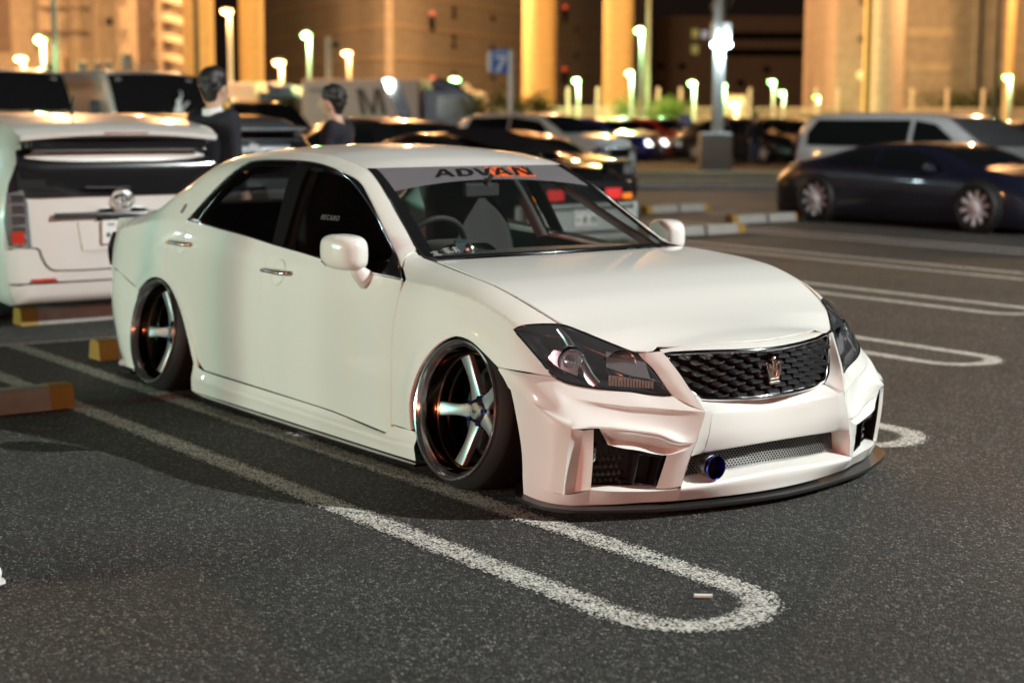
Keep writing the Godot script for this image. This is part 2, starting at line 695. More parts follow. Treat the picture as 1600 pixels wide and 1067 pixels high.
func xy(a: Array, n := 0) -> PackedVector2Array:
	var o := PackedVector2Array()
	if n == 0:
		for k in range(0, a.size(), 2):
			o.append(Vector2(a[k], a[k + 1]))
	else:
		var q := []
		for k in range(0, a.size(), 2):
			q.append(Vector3(a[k], a[k + 1], 0))
		for w in sp(q, n):
			o.append(Vector2(w.x, w.y))
	return o
func pts(a: Array) -> Array:
	var o := []
	for k in range(0, a.size(), 3):
		o.append(Vector3(a[k], a[k + 1], a[k + 2]))
	return o
func row(a: Array, n: int) -> PackedVector3Array:
	return sp(pts(a), n)
func back(p: PackedVector2Array) -> PackedVector2Array:
	var o := p.duplicate()
	o.reverse()
	return o
func gap(p: PackedVector2Array, d := .0032) -> PackedVector2Array:
	var g := Geometry2D.offset_polygon(p, -d)
	return g[0] if g.size() else p
func top_edge(x0: float, x1: float, n: int) -> PackedVector2Array:
	var o := PackedVector2Array()
	for k in n + 1:
		var x := lerpf(x0, x1, float(k) / n)
		o.append(Vector2(x, cv(YR, x)))
	return o

func build_sedan() -> void:
	var car := thing("sedan", "lowered white sedan with deep dish wheels and grey sunstrip, nearest car in the foreground", "car")
	var mid := V(-1.4, .6, 0)
	var white: Material = M.pearl
	var black: Material = M.black_plastic
	# --- side panels
	var f_arch := xy([-.338, .183, -.340, .25, -.336, .307, -.267, .443, -.153, .551, -.035, .604, .072, .602, .169, .564, .263, .521], 24)
	var r_arch := xy([-3.062, .525, -2.943, .585, -2.823, .611, -2.707, .601, -2.612, .559, -2.505, .452, -2.429, .321, -2.394, .216], 22)
	var d_front := xy([-.468, .789, -.475, .733, -.478, .625, -.482, .519, -.484, .425, -.498, .20, -.500, .183], 12)
	var d_split := xy([-1.612, .860, -1.634, .788, -1.640, .686, -1.638, .506, -1.634, .323, -1.625, .174], 12)
	var d_rear := xy([-2.546, .921, -2.610, .906, -2.663, .874, -2.706, .83, -2.716, .79, -2.698, .698, -2.665, .635, -2.582, .571, -2.454, .446, -2.376, .30, -2.335, .215, -2.276, .180], 26)
	var light_edge := xy([.517, .513, .449, .569, .371, .623, .305, .665, .308, .675, .325, .681, .367, .687, .416, .685])
	var mb := MB.new()
	var fend := PackedVector2Array()
	fend.append_array(d_front)
	fend.append_array(f_arch)
	fend.append_array(xy([.39, .519]))
	fend.append_array(light_edge)
	fend.append_array(back(top_edge(-.62, .412, 26)))
	fend.append_array(xy([-.60, .86, -.555, .825]))
	trim(mb, side, gap(fend), [], .012, .010, .02, mid)
	pair(car, "front_fender", mb, white)
	mb = MB.new()
	var belt_f := xy([-1.612, .860, -1.3, .838, -1.006, .813, -.75, .797, -.490, .787], 10)
	var fd := back(d_split)
	fd.append_array(belt_f)
	fd.append_array(d_front.slice(1, d_front.size() - 1))
	fd.append_array(xy([-.503, .16, -.515, .142, -.54, .139, -.75, .152, -1.0, .166]))
	trim(mb, side, gap(fd), [], .04, .03, .025, mid)
	var doors := [pair(car, "front_door", mb, white)]
	mb = MB.new()
	var belt_r := xy([-2.546, .921, -2.35, .912, -2.165, .900, -1.9, .884, -1.612, .860], 10)
	var rd := d_split.duplicate()
	rd.append_array(xy([-1.9, .177]))
	rd.append_array(back(d_rear))
	rd.append_array(belt_r.slice(1, belt_r.size() - 1))
	trim(mb, side, gap(rd), [], .04, .03, .025, mid)
	doors.append(pair(car, "rear_door", mb, white))
	mb = MB.new()
	var opening := xy([-2.552, .922, -2.469, 1.005, -2.377, 1.093, -2.278, 1.174, -2.185, 1.224, -2.08, 1.237, -1.971, 1.241, -1.716, 1.243, -1.494, 1.230, -1.245, 1.183, -1.027, 1.089, -.822, .970, -.63, .861, -.575, .83], 40)
	var quarter := PackedVector2Array()
	quarter.append_array(top_edge(-.625, -3.45, 90))
	quarter.append_array(xy([-3.45, .61, -3.385, .600, -3.2, .555]))
	quarter.append_array(r_arch)
	quarter.append_array(xy([-2.388, .195, -2.352, .19]))
	var dr := d_rear.duplicate()
	dr.resize(dr.size() - 3)
	for k in dr.size():
		dr[k] += Vector2(-.004, .001)
	quarter.append_array(back(dr))
	quarter.append_array(opening)
	quarter.append_array(xy([-.602, .862]))
	trim(mb, side, gap(quarter, .0015), [], .03, .014, .014, mid)
	pair(car, "quarter_panel", mb, white)
	mb = MB.new()   # dark sheet added behind the door gaps, standing in for their shade
	trim(mb, func(x: float, y: float) -> Vector3: return V(x, y, side_z(x, y) - .03), xy([-2.30, .20, -.38, .20, -.38, .76, -1.0, .79, -1.6, .83, -2.30, .86]), [], .1, .08, 0, mid)
	pair(car, "gap_shade_sheet", mb, M.dark)
	# skirt, and the black lip under it
	mb = MB.new()
	loft(mb, [row([-.305, .181, .886, -.42, .181, .888, -.505, .176, .887, -.53, .139, .886, -1.0, .163, .888, -1.626, .170, .888, -2.27, .177, .889, -2.345, .19, .89, -2.394, .215, .89], 50),
		row([-.302, .150, .893, -.42, .142, .896, -.52, .135, .897, -1.0, .140, .899, -1.626, .148, .899, -2.27, .155, .899, -2.35, .16, .896, -2.402, .17, .893], 50),
		row([-.300, .125, .905, -.50, .118, .910, -1.0, .122, .912, -1.626, .126, .912, -2.27, .13, .908, -2.41, .13, .898], 50),
		row([-.300, .095, .902, -.50, .092, .904, -1.0, .095, .906, -1.626, .098, .906, -2.27, .098, .903, -2.418, .09, .895], 50),
		row([-.301, .064, .897, -.50, .063, .899, -1.0, .063, .90, -1.626, .063, .90, -2.27, .06, .897, -2.424, .058, .89], 50)], 4, mid)
	pair(car, "side_skirt", mb, white)
	mb = MB.new()
	prism(mb, xy([-.262, -.86, -.27, -.925, -.6, -.935, -1.6, -.937, -2.2, -.93, -2.385, -.90, -2.39, -.86]), .012, Transform3D(Basis(V(1, 0, 0), V(0, 0, -1), V(0, 1, 0)), V(0, .047, 0)), .004)
	pair(car, "skirt_lip", mb, M.gloss_black)
	# --- glass and its surrounds
	var glass_f := xy([-.535, .800, -.60, .838, -.691, .897, -.855, .994, -1.018, 1.095, -1.169, 1.171, -1.33, 1.205, -1.49, 1.219, -1.60, 1.224], 24)
	mb = MB.new()
	var wf := glass_f.duplicate()
	wf.append_array(xy([-1.525, .856, -1.006, .813]))
	trim(mb, side_in, wf, [], .05, .03, 0, mid)
	pair(car, "front_side_window", mb, M.tint_light)
	mb = MB.new()
	var glass_r := xy([-1.745, 1.219, -1.95, 1.218, -2.131, 1.208, -2.265, 1.163, -2.365, 1.085, -2.440, 1.0, -2.489, .936], 18)
	var wr := glass_r.duplicate()
	wr.append_array(xy([-2.165, .900, -1.9, .884, -1.640, .870]))
	trim(mb, side_in, wr, [], .05, .03, 0, mid)
	pair(car, "rear_side_window", mb, M.tint_dark)
	mb = MB.new()
	trim(mb, side, gap(xy([-1.525, .856, -1.636, .866, -1.742, 1.236, -1.60, 1.238])), [], .03, .03, .01, mid)
	pair(car, "door_pillar", mb, M.gloss_black)
	mb = MB.new()   # smoked rain visors over the windows
	var vz := glass_f.slice(4)
	var outl := back(opening.slice(15, 37))
	vz.append_array(xy([-1.60, 1.236]))
	vz.append_array(back(outl))
	trim(mb, side_out, vz, [], .04, .014, .006, mid)
	pair(car, "front_rain_visor", mb, M.smoke)
	mb = MB.new()
	var vr := glass_r.duplicate()
	vr.append_array(xy([-2.520, .935]))
	vr.append_array(opening.slice(2, 17))
	vr.append_array(xy([-1.745, 1.238]))
	trim(mb, side_out, vr, [], .04, .014, .006, mid)
	pair(car, "rear_rain_visor", mb, M.smoke)
	mb = MB.new()
	trim(mb, side, gap(xy([-.50, .793, -.575, .832, -.66, .879, -.690, .893, -.66, .80])), [], .03, .02, .01, mid)
	pair(car, "sail_panel", mb, M.gloss_black)
	mb = MB.new()
	var line := PackedVector3Array()
	for q in belt_r:
		line.append(side(q.x, q.y) + V(0, .002, .002))
	for q in belt_f.slice(1):
		line.append(side(q.x, q.y) + V(0, .002, .002))
	tube(mb, line, .006, 6)
	line = PackedVector3Array()
	for q in opening:
		line.append(side(q.x, q.y) + V(0, .0, .003))
	tube(mb, line, .005, 6)
	pair(car, "window_chrome", mb, M.chrome)
	mb = MB.new()
	for k in 2:
		var hx := -1.50 if k == 0 else -2.555
		var hy := .745 if k == 0 else .808
		var hb := MB.new()
		var hz := side_z(hx, hy)
		tube(hb, sp([V(hx - .118, hy - .0, hz + .004), V(hx - .10, hy, hz + .030), V(hx, hy + .002, hz + .042), V(hx + .10, hy, hz + .032), V(hx + .118, hy, hz + .006)], 18), .014, 10, false, V2(1.0, .8))
		for s in 2:
			var hp := part(doors[k][s], "handle", hb if s == 0 else hb.mirrored(), M.handle_chrome)
			var cup := MB.new()
			lathe(cup, [Vector2(.062, .0), Vector2(.060, .0015), Vector2(.052, .002), Vector2(.03, .0005), Vector2(.0, .0)], Transform3D(Basis(V(1, 0, 0), V(0, 0.25, .97), V(0, -.97, .25)), V(hx, hy - .004, hz + .001)), 28)
			part(doors[k][s], "handle_recess", cup if s == 0 else cup.mirrored(), white)
	# --- bonnet, roof, screens, boot
	mb = MB.new()
	var hp := PackedVector2Array()
	for k in 31:
		var x := lerpf(-.455, .412, k / 30.0)
		hp.append(Vector2(x, cv(ZR, x) - .001))
	hp.append_array(xy([.46, .672, .50, .645, .57, .587, .622, .538, .650, .485, .654, .455, .640, .425, .652, .405, .702, .30, .740, .15, .757, .05], 0))
	var other := back(hp)
	for k in other.size():
		other[k].y *= -1.0
	hp.append_array(other)
	hp.append_array(xy([-.425, -.35, -.412, 0, -.425, .35]))
	trim(mb, hood, gap(hp), [], .025, .025, .007, mid)
	part(car, "bonnet", mb, white)
	mb = MB.new()
	var rp := PackedVector2Array()
	for k in 41:
		var x := lerpf(-1.212, -2.42, k / 40.0)
		rp.append(Vector2(x, cv(ZR, x) + .0005))
	other = back(rp)
	for k in other.size():
		other[k].y *= -1.0
	rp.append_array(other)
	trim(mb, roof, rp, [], .03, .02, .012, mid)
	part(car, "roof", mb, white)
	mb = MB.new()
	trim(mb, screen, xy([-1, 0, 1, 0, 1, 1, -1, 1]), [], .08, .06, 0, mid)
	var ws := part(car, "windscreen", mb, M.clear)
	mb = MB.new()
	var so := func(a: float, b: float) -> Vector3: return screen(a, b) + V(.42, .9, 0) * .003
	for s in [-1.0, 1.0]:
		trim(mb, so, xy([.93 * s, .0, 1.0 * s, 0, 1.0 * s, 1, .925 * s, 1.0]), [], .02, .05, .004, mid)
	trim(mb, so, xy([-.93, 0, .93, 0, .93, .035, .85, .028, .5, .02, 0, .018, -.5, .02, -.85, .028, -.93, .035]), [], .08, .01, .004, mid)
	part(ws, "black_edge_band", mb, M.gloss_black)
	mb = MB.new()
	var strip := PackedVector2Array()
	for k in 25:
		var a := lerpf(-.929, .929, k / 24.0)
		strip.append(Vector2(a, .782 - .095 * a * a))
	strip.append_array(xy([.925, .998, -.925, .998]))
	var s2 := func(a: float, b: float) -> Vector3: return screen(a, b) + V(.42, .9, 0) * .0035
	trim(mb, s2, strip, [], .05, .03, 0, mid)
	var sun_strip := part(ws, "sunstrip", mb, M.strip_grey)
	var sc := func(u: float, w: float) -> Vector3: return screen((-.03 - u) / .6 * 1.0, .890 + w / .83)
	mb = MB.new()
	for q in [[.018, .048, .068, .040], [.060, .135, .142, .083], [.160, .275, .287, .178]]:
		mb = MB.new()
		var f2 := func(u: float, w: float) -> Vector3: return sc.call(u, w) + V(.42, .9, 0) * .0045
		trim(mb, f2, xy([q[0], -.062, q[1], -.062, q[2], .068, q[3], .068]), [], .03, .03, 0, mid)
		part(sun_strip, "orange_bar", mb, M.orange_vinyl)
	mb = MB.new()
	mb = lettering("ADVAN", .132, sc, mid, .0062, 1.34, .32)
	part(sun_strip, "lettering", mb, M.vinyl_black)
	var sg := func(u: float, w: float) -> Vector3: return sc.call(u + .243, w + .046)
	part(sun_strip, "small_lettering", lettering("GT", .05, sg, mid, .0064, 1.5, .2), M.vinyl_black)
	mb = MB.new()
	trim(mb, rear_screen, xy([-1, 0, 1, 0, 1, 1, -1, 1]), [], .1, .1, 0, mid)
	part(car, "rear_window", mb, M.clear)
	mb = MB.new()
	var dk := PackedVector2Array()
	for k in 20:
		var x := lerpf(-3.03, -3.60, k / 19.0)
		dk.append(Vector2(x, cv(ZR, x)))
	other = back(dk)
	for k in other.size():
		other[k].y *= -1.0
	dk.append_array(other)
	trim(mb, deck, dk, [], .05, .05, .02, mid)
	part(car, "boot_lid", mb, white)
	# tail: the corner, the rear bumper and the tail lamps
	mb = MB.new()
	var rws := []
	for y in [.905, .86, .78, .68, .60]:
		var top: float = side_z(-3.45, minf(y, .90))
		var lean: float = .03 * (1.0 - absf(y - .66) / .25)
		rws.append(row([-3.45, y, top + .0, -3.55, y - (.02 if y > .88 else 0.0), top - .028 + lean * .2, -3.63 - lean, y - (.03 if y > .88 else 0.0), .76, -3.72 - lean, y - (.04 if y > .88 else 0.0), .62, -3.80 - lean, y - (.05 if y > .88 else 0.0), .35, -3.83 - lean, y - (.05 if y > .88 else 0.0), 0], 30))
	loft(mb, rws, 3, mid)
	pair(car, "tail_panel", mb, white)
	mb = MB.new()
	loft(mb, [row([-3.062, .523, .888, -3.2, .552, .884, -3.385, .597, .868, -3.45, .60, .862, -3.57, .60, .83, -3.70, .60, .74, -3.80, .60, .6, -3.88, .60, .35, -3.91, .60, 0], 40),
		row([-3.10, .45, .892, -3.2, .46, .890, -3.385, .50, .880, -3.50, .51, .862, -3.62, .51, .80, -3.75, .51, .70, -3.84, .51, .55, -3.91, .51, .3, -3.94, .51, 0], 40),
		row([-3.14, .34, .892, -3.25, .34, .890, -3.4, .35, .88, -3.53, .35, .85, -3.64, .35, .79, -3.76, .35, .69, -3.85, .35, .55, -3.92, .35, .3, -3.95, .35, 0], 40),
		row([-3.17, .20, .89, -3.25, .19, .888, -3.37, .18, .875, -3.47, .17, .845, -3.58, .17, .78, -3.72, .17, .66, -3.82, .17, .5, -3.90, .17, .25, -3.92, .17, 0], 40),
		row([-3.18, .06, .88, -3.25, .06, .878, -3.34, .06, .86, -3.42, .06, .83, -3.53, .06, .77, -3.66, .06, .65, -3.78, .06, .5, -3.86, .06, .25, -3.88, .06, 0], 40)], 4, mid)
	pair(car, "rear_bumper", mb, white)
	mb = MB.new()
	prism(mb, xy([-3.19, -.86, -3.19, -.895, -3.35, -.89, -3.46, -.855, -3.58, -.79, -3.72, -.67, -3.86, -.45, -3.86, -.3, -3.3, -.5]), .03, Transform3D(Basis(V(1, 0, 0), V(0, 0, -1), V(0, 1, 0)), V(0, .045, 0)), .004)
	pair(car, "rear_lip", mb, M.gloss_black)
	mb = MB.new()
	loft(mb, [row([-3.565, .80, .822, -3.63, .80, .785, -3.72, .79, .66, -3.77, .78, .5], 10), row([-3.585, .71, .845, -3.69, .71, .775, -3.775, .70, .66, -3.83, .70, .5], 10), row([-3.56, .615, .846, -3.67, .61, .78, -3.75, .62, .66, -3.80, .63, .5], 10)], 5, V(-3.3, .7, .4))
	pair(car, "tail_lamp", mb, M.tail_red)
	# --- nose
	sedan_nose(car, mid)
	sedan_wheels(car)
	sedan_inside(car)
	# badge on the pillar behind the rear door, and the aerial stub
	mb = MB.new()
	tube(mb, PackedVector3Array([side_out(-2.655, 1.0), side_out(-2.635, 1.0), side_out(-2.645, .955), side_out(-2.668, .955)]), .0035, 6, true)
	pair(car, "pillar_badge", mb, M.chrome)
	mb = MB.new()   # body floor, so that no light comes through from under
	rbox(mb, V(-1.4, .13, 0), V(4.2, .02, 1.3), .005)
	part(car, "floor_pan", mb, M.dark)
	# mirrors
	for s in 2:
		var g := 1.0 if s == 0 else -1.0
		var mr := Node3D.new()
		mr.name = "door_mirror" if s == 0 else "door_mirror_001"
		car.add_child(mr)
		mb = MB.new()
		var G := []
		var c := V(-.825, .885, .915)
		var fold := Basis(V(0, 1, 0), deg_to_rad(-70.0))
		for r in 25:
			var th := lerpf(-PI / 2, PI / 2, r / 24.0)
			var ln := PackedVector3Array()
			for q in 41:
				var ph := TAU * q / 40.0
				var e := .62
				var rr := pow(cos(th), .5)
				var cx := signf(cos(ph)) * pow(absf(cos(ph)), .85) * rr
				var cz := signf(sin(ph)) * pow(absf(sin(ph)), e) * rr
				var cy := signf(sin(th)) * pow(absf(sin(th)), .62)
				var dx := cx * (.082 if cx > 0 else .05) - .022 * maxf(0.0, cz) * absf(cz)
				ln.append(c + fold * V(dx, cy * (.076 - .010 * maxf(0, cz)) + .006 * cz, cz * .118))
			G.append(ln)
		grid(mb, G.slice(6), c)
		mb.flat(Array(G[24]).slice(0, 40), c)
		var low := MB.new()
		grid(low, G.slice(0, 7), c)
		var sig := MB.new()
		var sa := PackedVector3Array()
		var sbb := PackedVector3Array()
		for q in range(38, 57):
			sa.append((G[5][q % 40] as Vector3) + ((G[5][q % 40] as Vector3) - c) * .05)
			sbb.append((G[8][q % 40] as Vector3) + ((G[8][q % 40] as Vector3) - c) * .045)
		loft(sig, [sa.slice(4, 15), sbb.slice(4, 15)], 2, c)
		var stem := MB.new()
		tube(stem, sp([V(-.765, .845, .905), V(-.752, .81, .895), V(-.745, .785, .875), V(-.742, .765, .852)], 8), [.028, .028, .029, .031, .034, .037, .040, .043, .046], 12, false, V2(.6, 1))
		for q in [["housing", mb, white], ["lower_housing", low, white], ["turn_signal", sig, M.signal_dark], ["stem", stem, white]]:
			part(mr, q[0], q[1] if s == 0 else q[1].mirrored(), q[2])

func V2(a: float, b: float) -> Vector2:
	return Vector2(a, b)

func strip_between(mb: MB, a: Array, b: Array, n: int, nv: int, away: Vector3, bulge := 0.0) -> void:
	var ra := row(a, n)
	var rb := row(b, n)
	if bulge == 0.0:
		loft(mb, [ra, rb], nv, away)
		return
	var rm := PackedVector3Array()
	for k in ra.size():
		var m := (ra[k] + rb[k]) * .5
		rm.append(m + (m - away).normalized() * bulge * minf(1.0, ra[k].distance_to(rb[k]) * 8.0))
	loft(mb, [ra, rm, rb], nv, away)

func sedan_nose(car: Node3D, mid: Vector3) -> void:
	var white: Material = M.pearl
	var mb := MB.new()
	# upper band of the bumper, from the wheel arch round to the ridge
	var per := 12
	var rT := rowi([.263, .521, .887, .39, .517, .871, .517, .511, .817, .566, .490, .779, .633, .471, .690, .684, .459, .605, .724, .446, .521, .766, .440, .462, .808, .414, .418, .852, .387, .372], per)
	var rS := rowi([.268, .512, .890, .41, .499, .882, .53, .478, .838, .590, .449, .796, .648, .433, .718, .705, .417, .620, .745, .410, .550, .790, .401, .475, .820, .395, .425, .8535, .386, .3725], per)
	var rF := rowi([.30, .487, .891, .45, .462, .889, .575, .434, .845, .606, .422, .808, .648, .408, .725, .700, .395, .622, .740, .389, .553, .786, .380, .478, .816, .374, .430, .8515, .352, .383], per)
	var rG := rowi([.33, .455, .890, .46, .430, .892, .583, .395, .866, .632, .376, .828, .668, .370, .740, .717, .355, .632, .755, .343, .562, .796, .325, .488, .822, .312, .440, .8490, .312, .397], per)
	var rB := rowi([.350, .430, .888, .47, .405, .893, .585, .365, .887, .652, .344, .841, .703, .350, .757, .748, .344, .690, .773, .332, .620, .801, .318, .553, .828, .286, .480, .8435, .272, .411], per)
	var rS2 := PackedVector3Array()
	var rB2 := PackedVector3Array()
	var rB3 := PackedVector3Array()
	for k in rS.size():
		var w := smoothstep(36.0, 50.0, float(k)) * (1.0 - smoothstep(92.0, 108.0, float(k)))
		rS2.append(rS[k].lerp(rF[k], .22) + V(.003, -.002, .001) * w)
		rB2.append(rB[k].lerp(rG[k], .32) + V(-.002, -.003, 0) * w)
		rB3.append(rB[k] + V(.001, -.006, .001) * w)
	var front := []
	var flank := []
	for q in [rT, rS, rS2, rF, rG, rB2, rB]:
		front.append(q.slice(36))
	loft(mb, front, 4, mid)
	loft(mb, [rB.slice(36), rB3.slice(36)], 1, mid)
	for q in [rT, rS, rF, rG, rB]:
		flank.append(q.slice(0, 37))
	# outer side, down to the bottom
	var gl := pts([.652, .344, .841, .638, .235, .850, .615, .095, .850])
	var gr := pts([.692, .340, .772, .686, .235, .769, .670, .112, .765])
	flank.append(rowi([.408, .245, .887, .50, .245, .890, .585, .24, .880, .638, .235, .850], per))
	flank.append(rowi([.418, .11, .886, .50, .105, .887, .565, .10, .876, .615, .095, .850], per))
	loft(mb, flank, 5, mid)
	# sliver between the lamp's inner corner and the ridge
	loft(mb, [rT.slice(84), pl([V(.766, .440, .462), V(.852, .387, .372)], 24)], 1, mid)
	# triangular groove at the corner
	var gv := pts([.676, .337, .806, .640, .235, .795, .610, .100, .792])
	loft(mb, [sp(gl, 12), sp(gv, 12)], 2, V(.75, .2, .9) * -1.0)
	loft(mb, [sp(gv, 12), sp(gr, 12)], 3, V(.4, .2, .5))
	mb.flat([V(.615, .095, .850), V(.610, .100, .792), V(.670, .112, .765)], V(.6, 0, .8))
	loft(mb, [row([.418, .11, .886, .50, .105, .887, .565, .10, .876, .615, .095, .850, .648, .10, .815, .670, .112, .765], 24), row([.421, .052, .884, .50, .05, .881, .57, .05, .858, .61, .05, .825, .635, .05, .79, .652, .05, .758], 24)], 3, mid)
	# pillar between lamp opening and ridge
	loft(mb, [row([.800, .232, .512, .832, .245, .460, .8435, .272, .411], 8), row([.785, .17, .522, .815, .185, .475, .831, .195, .437], 8), row([.768, .106, .534, .800, .106, .49, .818, .112, .455], 8)], 5, mid)
	# brow over the lamp opening: in under, then the lower lid
	var e0 := rowi([.703, .350, .757, .748, .344, .690, .773, .332, .620, .801, .318, .553, .828, .286, .480, .8435, .272, .411], 6)
	var e3 := rowi([.712, .280, .720, .747, .268, .676, .773, .257, .620, .784, .241, .565, .803, .233, .508, .838, .250, .430], 6)
	var elip := PackedVector3Array()
	var e1 := PackedVector3Array()
	for k in e0.size():
		var u := float(k) / (e0.size() - 1)
		var w := smoothstep(0.0, .12, u) * (1.0 - smoothstep(.72, 1.0, u))
		elip.append(e0[k] + V(-.001, -.004 - .016 * w, -.001))
		e1.append(e3[k].lerp(elip[k], .5 - .1 * w) + V(-.034 * w, 0, -.010 * w))
	loft(mb, [e0, elip], 1, V(.4, .3, .3))
	loft(mb, [elip, e1], 2, V(.9, .7, .9))
	loft(mb, [e1, e3], 2, V(.7, .1, .5))
	var e4b := PackedVector3Array()
	for q in e3:
		e4b.append(q + V(-.05, -.002, -.02))
	loft(mb, [e3, e4b], 1, V(.8, .6, .8))
	var f0 := rowi([.652, .344, .841, .688, .350, .785, .703, .350, .757], 6)
	var f1 := PackedVector3Array()
	for k in f0.size():
		f1.append(f0[k] + V(-.045, -.012, -.03))
	loft(mb, [f0, f1], 1, V(.8, .8, .8))
	# ledge and face under the lamp opening
	var l0 := pts([.630, .122, .765, .69, .118, .66, .72, .112, .58, .745, .108, .50, .76, .115, .44])
	var l1 := pts([.670, .112, .768, .711, .107, .715, .753, .098, .600, .785, .096, .52, .818, .100, .455])
	loft(mb, [sp(l0, 16), sp(l1, 16)], 2, V(.7, -.4, .5))
	loft(mb, [sp(l1, 16), row([.652, .05, .758, .70, .05, .67, .735, .05, .575, .765, .05, .51, .790, .05, .445], 16)], 4, V(.4, .1, .3))
	pair(car, "front_bumper", mb, white)
	# middle of the bumper
	mb = MB.new()
	var sym := func(a: Array) -> PackedVector3Array:
		var o := pts(a)
		for k in range(o.size() - 2, -1, -1):
			var q: Vector3 = o[k]
			o.append(V(q.x, q.y, -q.z))
		return sp(o, 40)
	loft(mb, [sym.call([.775, .412, .338, .80, .408, .2, .815, .405, 0]), sym.call([.852, .384, .338, .838, .377, .2, .826, .371, 0])], 2, mid)
	loft(mb, [sym.call([.852, .384, .338, .838, .377, .2, .826, .371, 0]), sym.call([.854, .365, .341, .846, .358, .2, .836, .352, 0]), sym.call([.850, .29, .352, .852, .29, .2, .847, .29, 0]), sym.call([.832, .234, .358, .846, .238, .2, .848, .24, 0]), sym.call([.822, .224, .360, .838, .230, .2, .842, .232, 0])], 4, mid)
	loft(mb, [sym.call([.822, .224, .360, .838, .230, .2, .842, .232, 0]), sym.call([.76, .228, .37, .78, .232, .2, .785, .234, 0])], 2, V(.8, .5, 0))
	for g in [1.0, -1.0]:   # bevelled ends that meet the ridges
		loft(mb, [pl([V(.852, .384, .338 * g), V(.854, .365, .341 * g), V(.850, .29, .352 * g), V(.832, .234, .358 * g), V(.822, .224, .360 * g)], 10), pl([V(.852, .387, .372 * g), V(.8515, .352, .383 * g), V(.847, .29, .404 * g), V(.839, .234, .425 * g), V(.837, .224, .427 * g)], 10)], 2, V(.5, .3, 0))
		loft(mb, [pl([V(.837, .224, .427 * g), V(.818, .112, .455 * g)], 6), pl([V(.765, .225, .40 * g), V(.752, .125, .425 * g)], 6)], 2, V(.8, .2, .9 * g))
	var b1: PackedVector3Array = sym.call([.818, .110, .455, .836, .112, .36, .852, .117, .2, .860, .124, 0])
	loft(mb, [sym.call([.755, .132, .43, .77, .134, .36, .785, .138, .2, .79, .142, 0]), b1], 2, V(.8, -.5, 0))
	loft(mb, [b1, sym.call([.822, .095, .462, .842, .095, .36, .860, .098, .2, .869, .10, 0]), sym.call([.79, .05, .445, .822, .05, .32, .850, .05, .17, .861, .05, 0])], 3, mid)
	part(car, "front_bumper_centre", mb, white)
	# splitter
	mb = MB.new()
	var edge := pts([.905, .028, 0, .893, .028, .15, .868, .028, .30, .825, .030, .50, .765, .033, .665, .690, .038, .815, .632, .042, .885, .55, .048, .925, .43, .058, .932])
	var er := sp(edge, 40)
	var ei := PackedVector3Array()
	var eb := PackedVector3Array()
	var e4 := PackedVector3Array()
	for q in er:
		ei.append(q + V(-.15, .016, -.12 * smoothstep(.3, .8, q.z)))
		eb.append(q + V(-.15, -.006, -.12 * smoothstep(.3, .8, q.z)))
		e4.append(q + V(0, .008, 0))
	var e5 := PackedVector3Array()
	for q in er:
		e5.append(q + V(-.002, -.006, 0))
	loft(mb, [ei, e4, er, e5, eb], 2, V(.3, .03, .2), [1, 3])
	pair(car, "front_splitter", mb, M.satin_black)
	# --- ridge, grille surround and the panel beside the lamp
	mb = MB.new()
	var ridge := [.698, .600, .455, .766, .519, .4235, .810, .453, .4015, .852, .387, .372]
	strip_between(mb, [.640, .590, .530, .693, .540, .496, .735, .488, .478, .764, .441, .463], ridge, 14, 4, mid, .006)
	mb.flat([V(.764, .441, .463), V(.81, .418, .4165), V(.852, .387, .372), V(.809, .411, .4185)], mid)
	var inner := [.694, .590, .441, .738, .514, .4075, .772, .454, .373, .788, .424, .338]
	strip_between(mb, ridge, inner, 14, 2, V(.9, .5, .6))
	mb.flat([V(.852, .387, .372), V(.788, .424, .338), V(.775, .412, .338), V(.852, .384, .338)], V(.8, .3, .4))
	pair(car, "grille_side_panel", mb, white)
	mb = MB.new()
	var seam: PackedVector3Array = sym.call([.660, .600, .432, .705, .612, .30, .743, .609, .15, .760, .607, 0])
	var mids: PackedVector3Array = sym.call([.676, .597, .440, .733, .604, .30, .767, .600, .15, .781, .598, 0])
	loft(mb, [seam, mids, sym.call([.694, .592, .443, .758, .594, .30, .790, .590, .15, .800, .588, 0])], 4, mid)
	part(car, "grille_top_panel", mb, white)
	# --- grille
	var gf := func(z: float, y: float) -> Vector3: return V(.808 + (.582 - y) * .2 - .57 * z * z, y, z)
	mb = MB.new()
	var loop := []
	for q in [[.435, .588], [.30, .590], [.15, .586], [0, .583], [-.15, .586], [-.30, .590], [-.435, .588], [-.404, .514], [-.37, .456], [-.345, .430], [-.325, .421], [-.2, .413], [0, .410], [.2, .413], [.325, .421], [.345, .430], [.37, .456], [.404, .514]]:
		loop.append(gf.call(q[0], q[1]))
	loop.append(loop[0])
	var lp := sp(loop, 90)
	lp.resize(90)
	tube(mb, lp, .0085, 8, true)
	var gnode := part(car, "grille_frame", mb, M.chrome)
	mb = MB.new()
	var hole := PackedVector2Array()
	for q in lp:
		hole.append(Vector2(q.z, q.y))
	var gb := func(z: float, y: float) -> Vector3: return (gf.call(z, y) as Vector3) + V(-.045, 0, 0)
	trim(mb, gb, hole, [], .06, .04, 0, mid)
	part(gnode, "grille_backing", mb, M.dark)
	mb = MB.new()
	prism(mb, PackedVector2Array([V2(0, -.002), V2(.028, -.008), V2(.036, -.005), V2(.034, .002), V2(.020, .009), V2(0, .013)]), .056, Transform3D(Basis(V(1, 0, 0), V(0, 1, 0), V(0, 0, 1)), V(-.033, 0, -.028)), .003)
	var tooth: MeshInstance3D = null
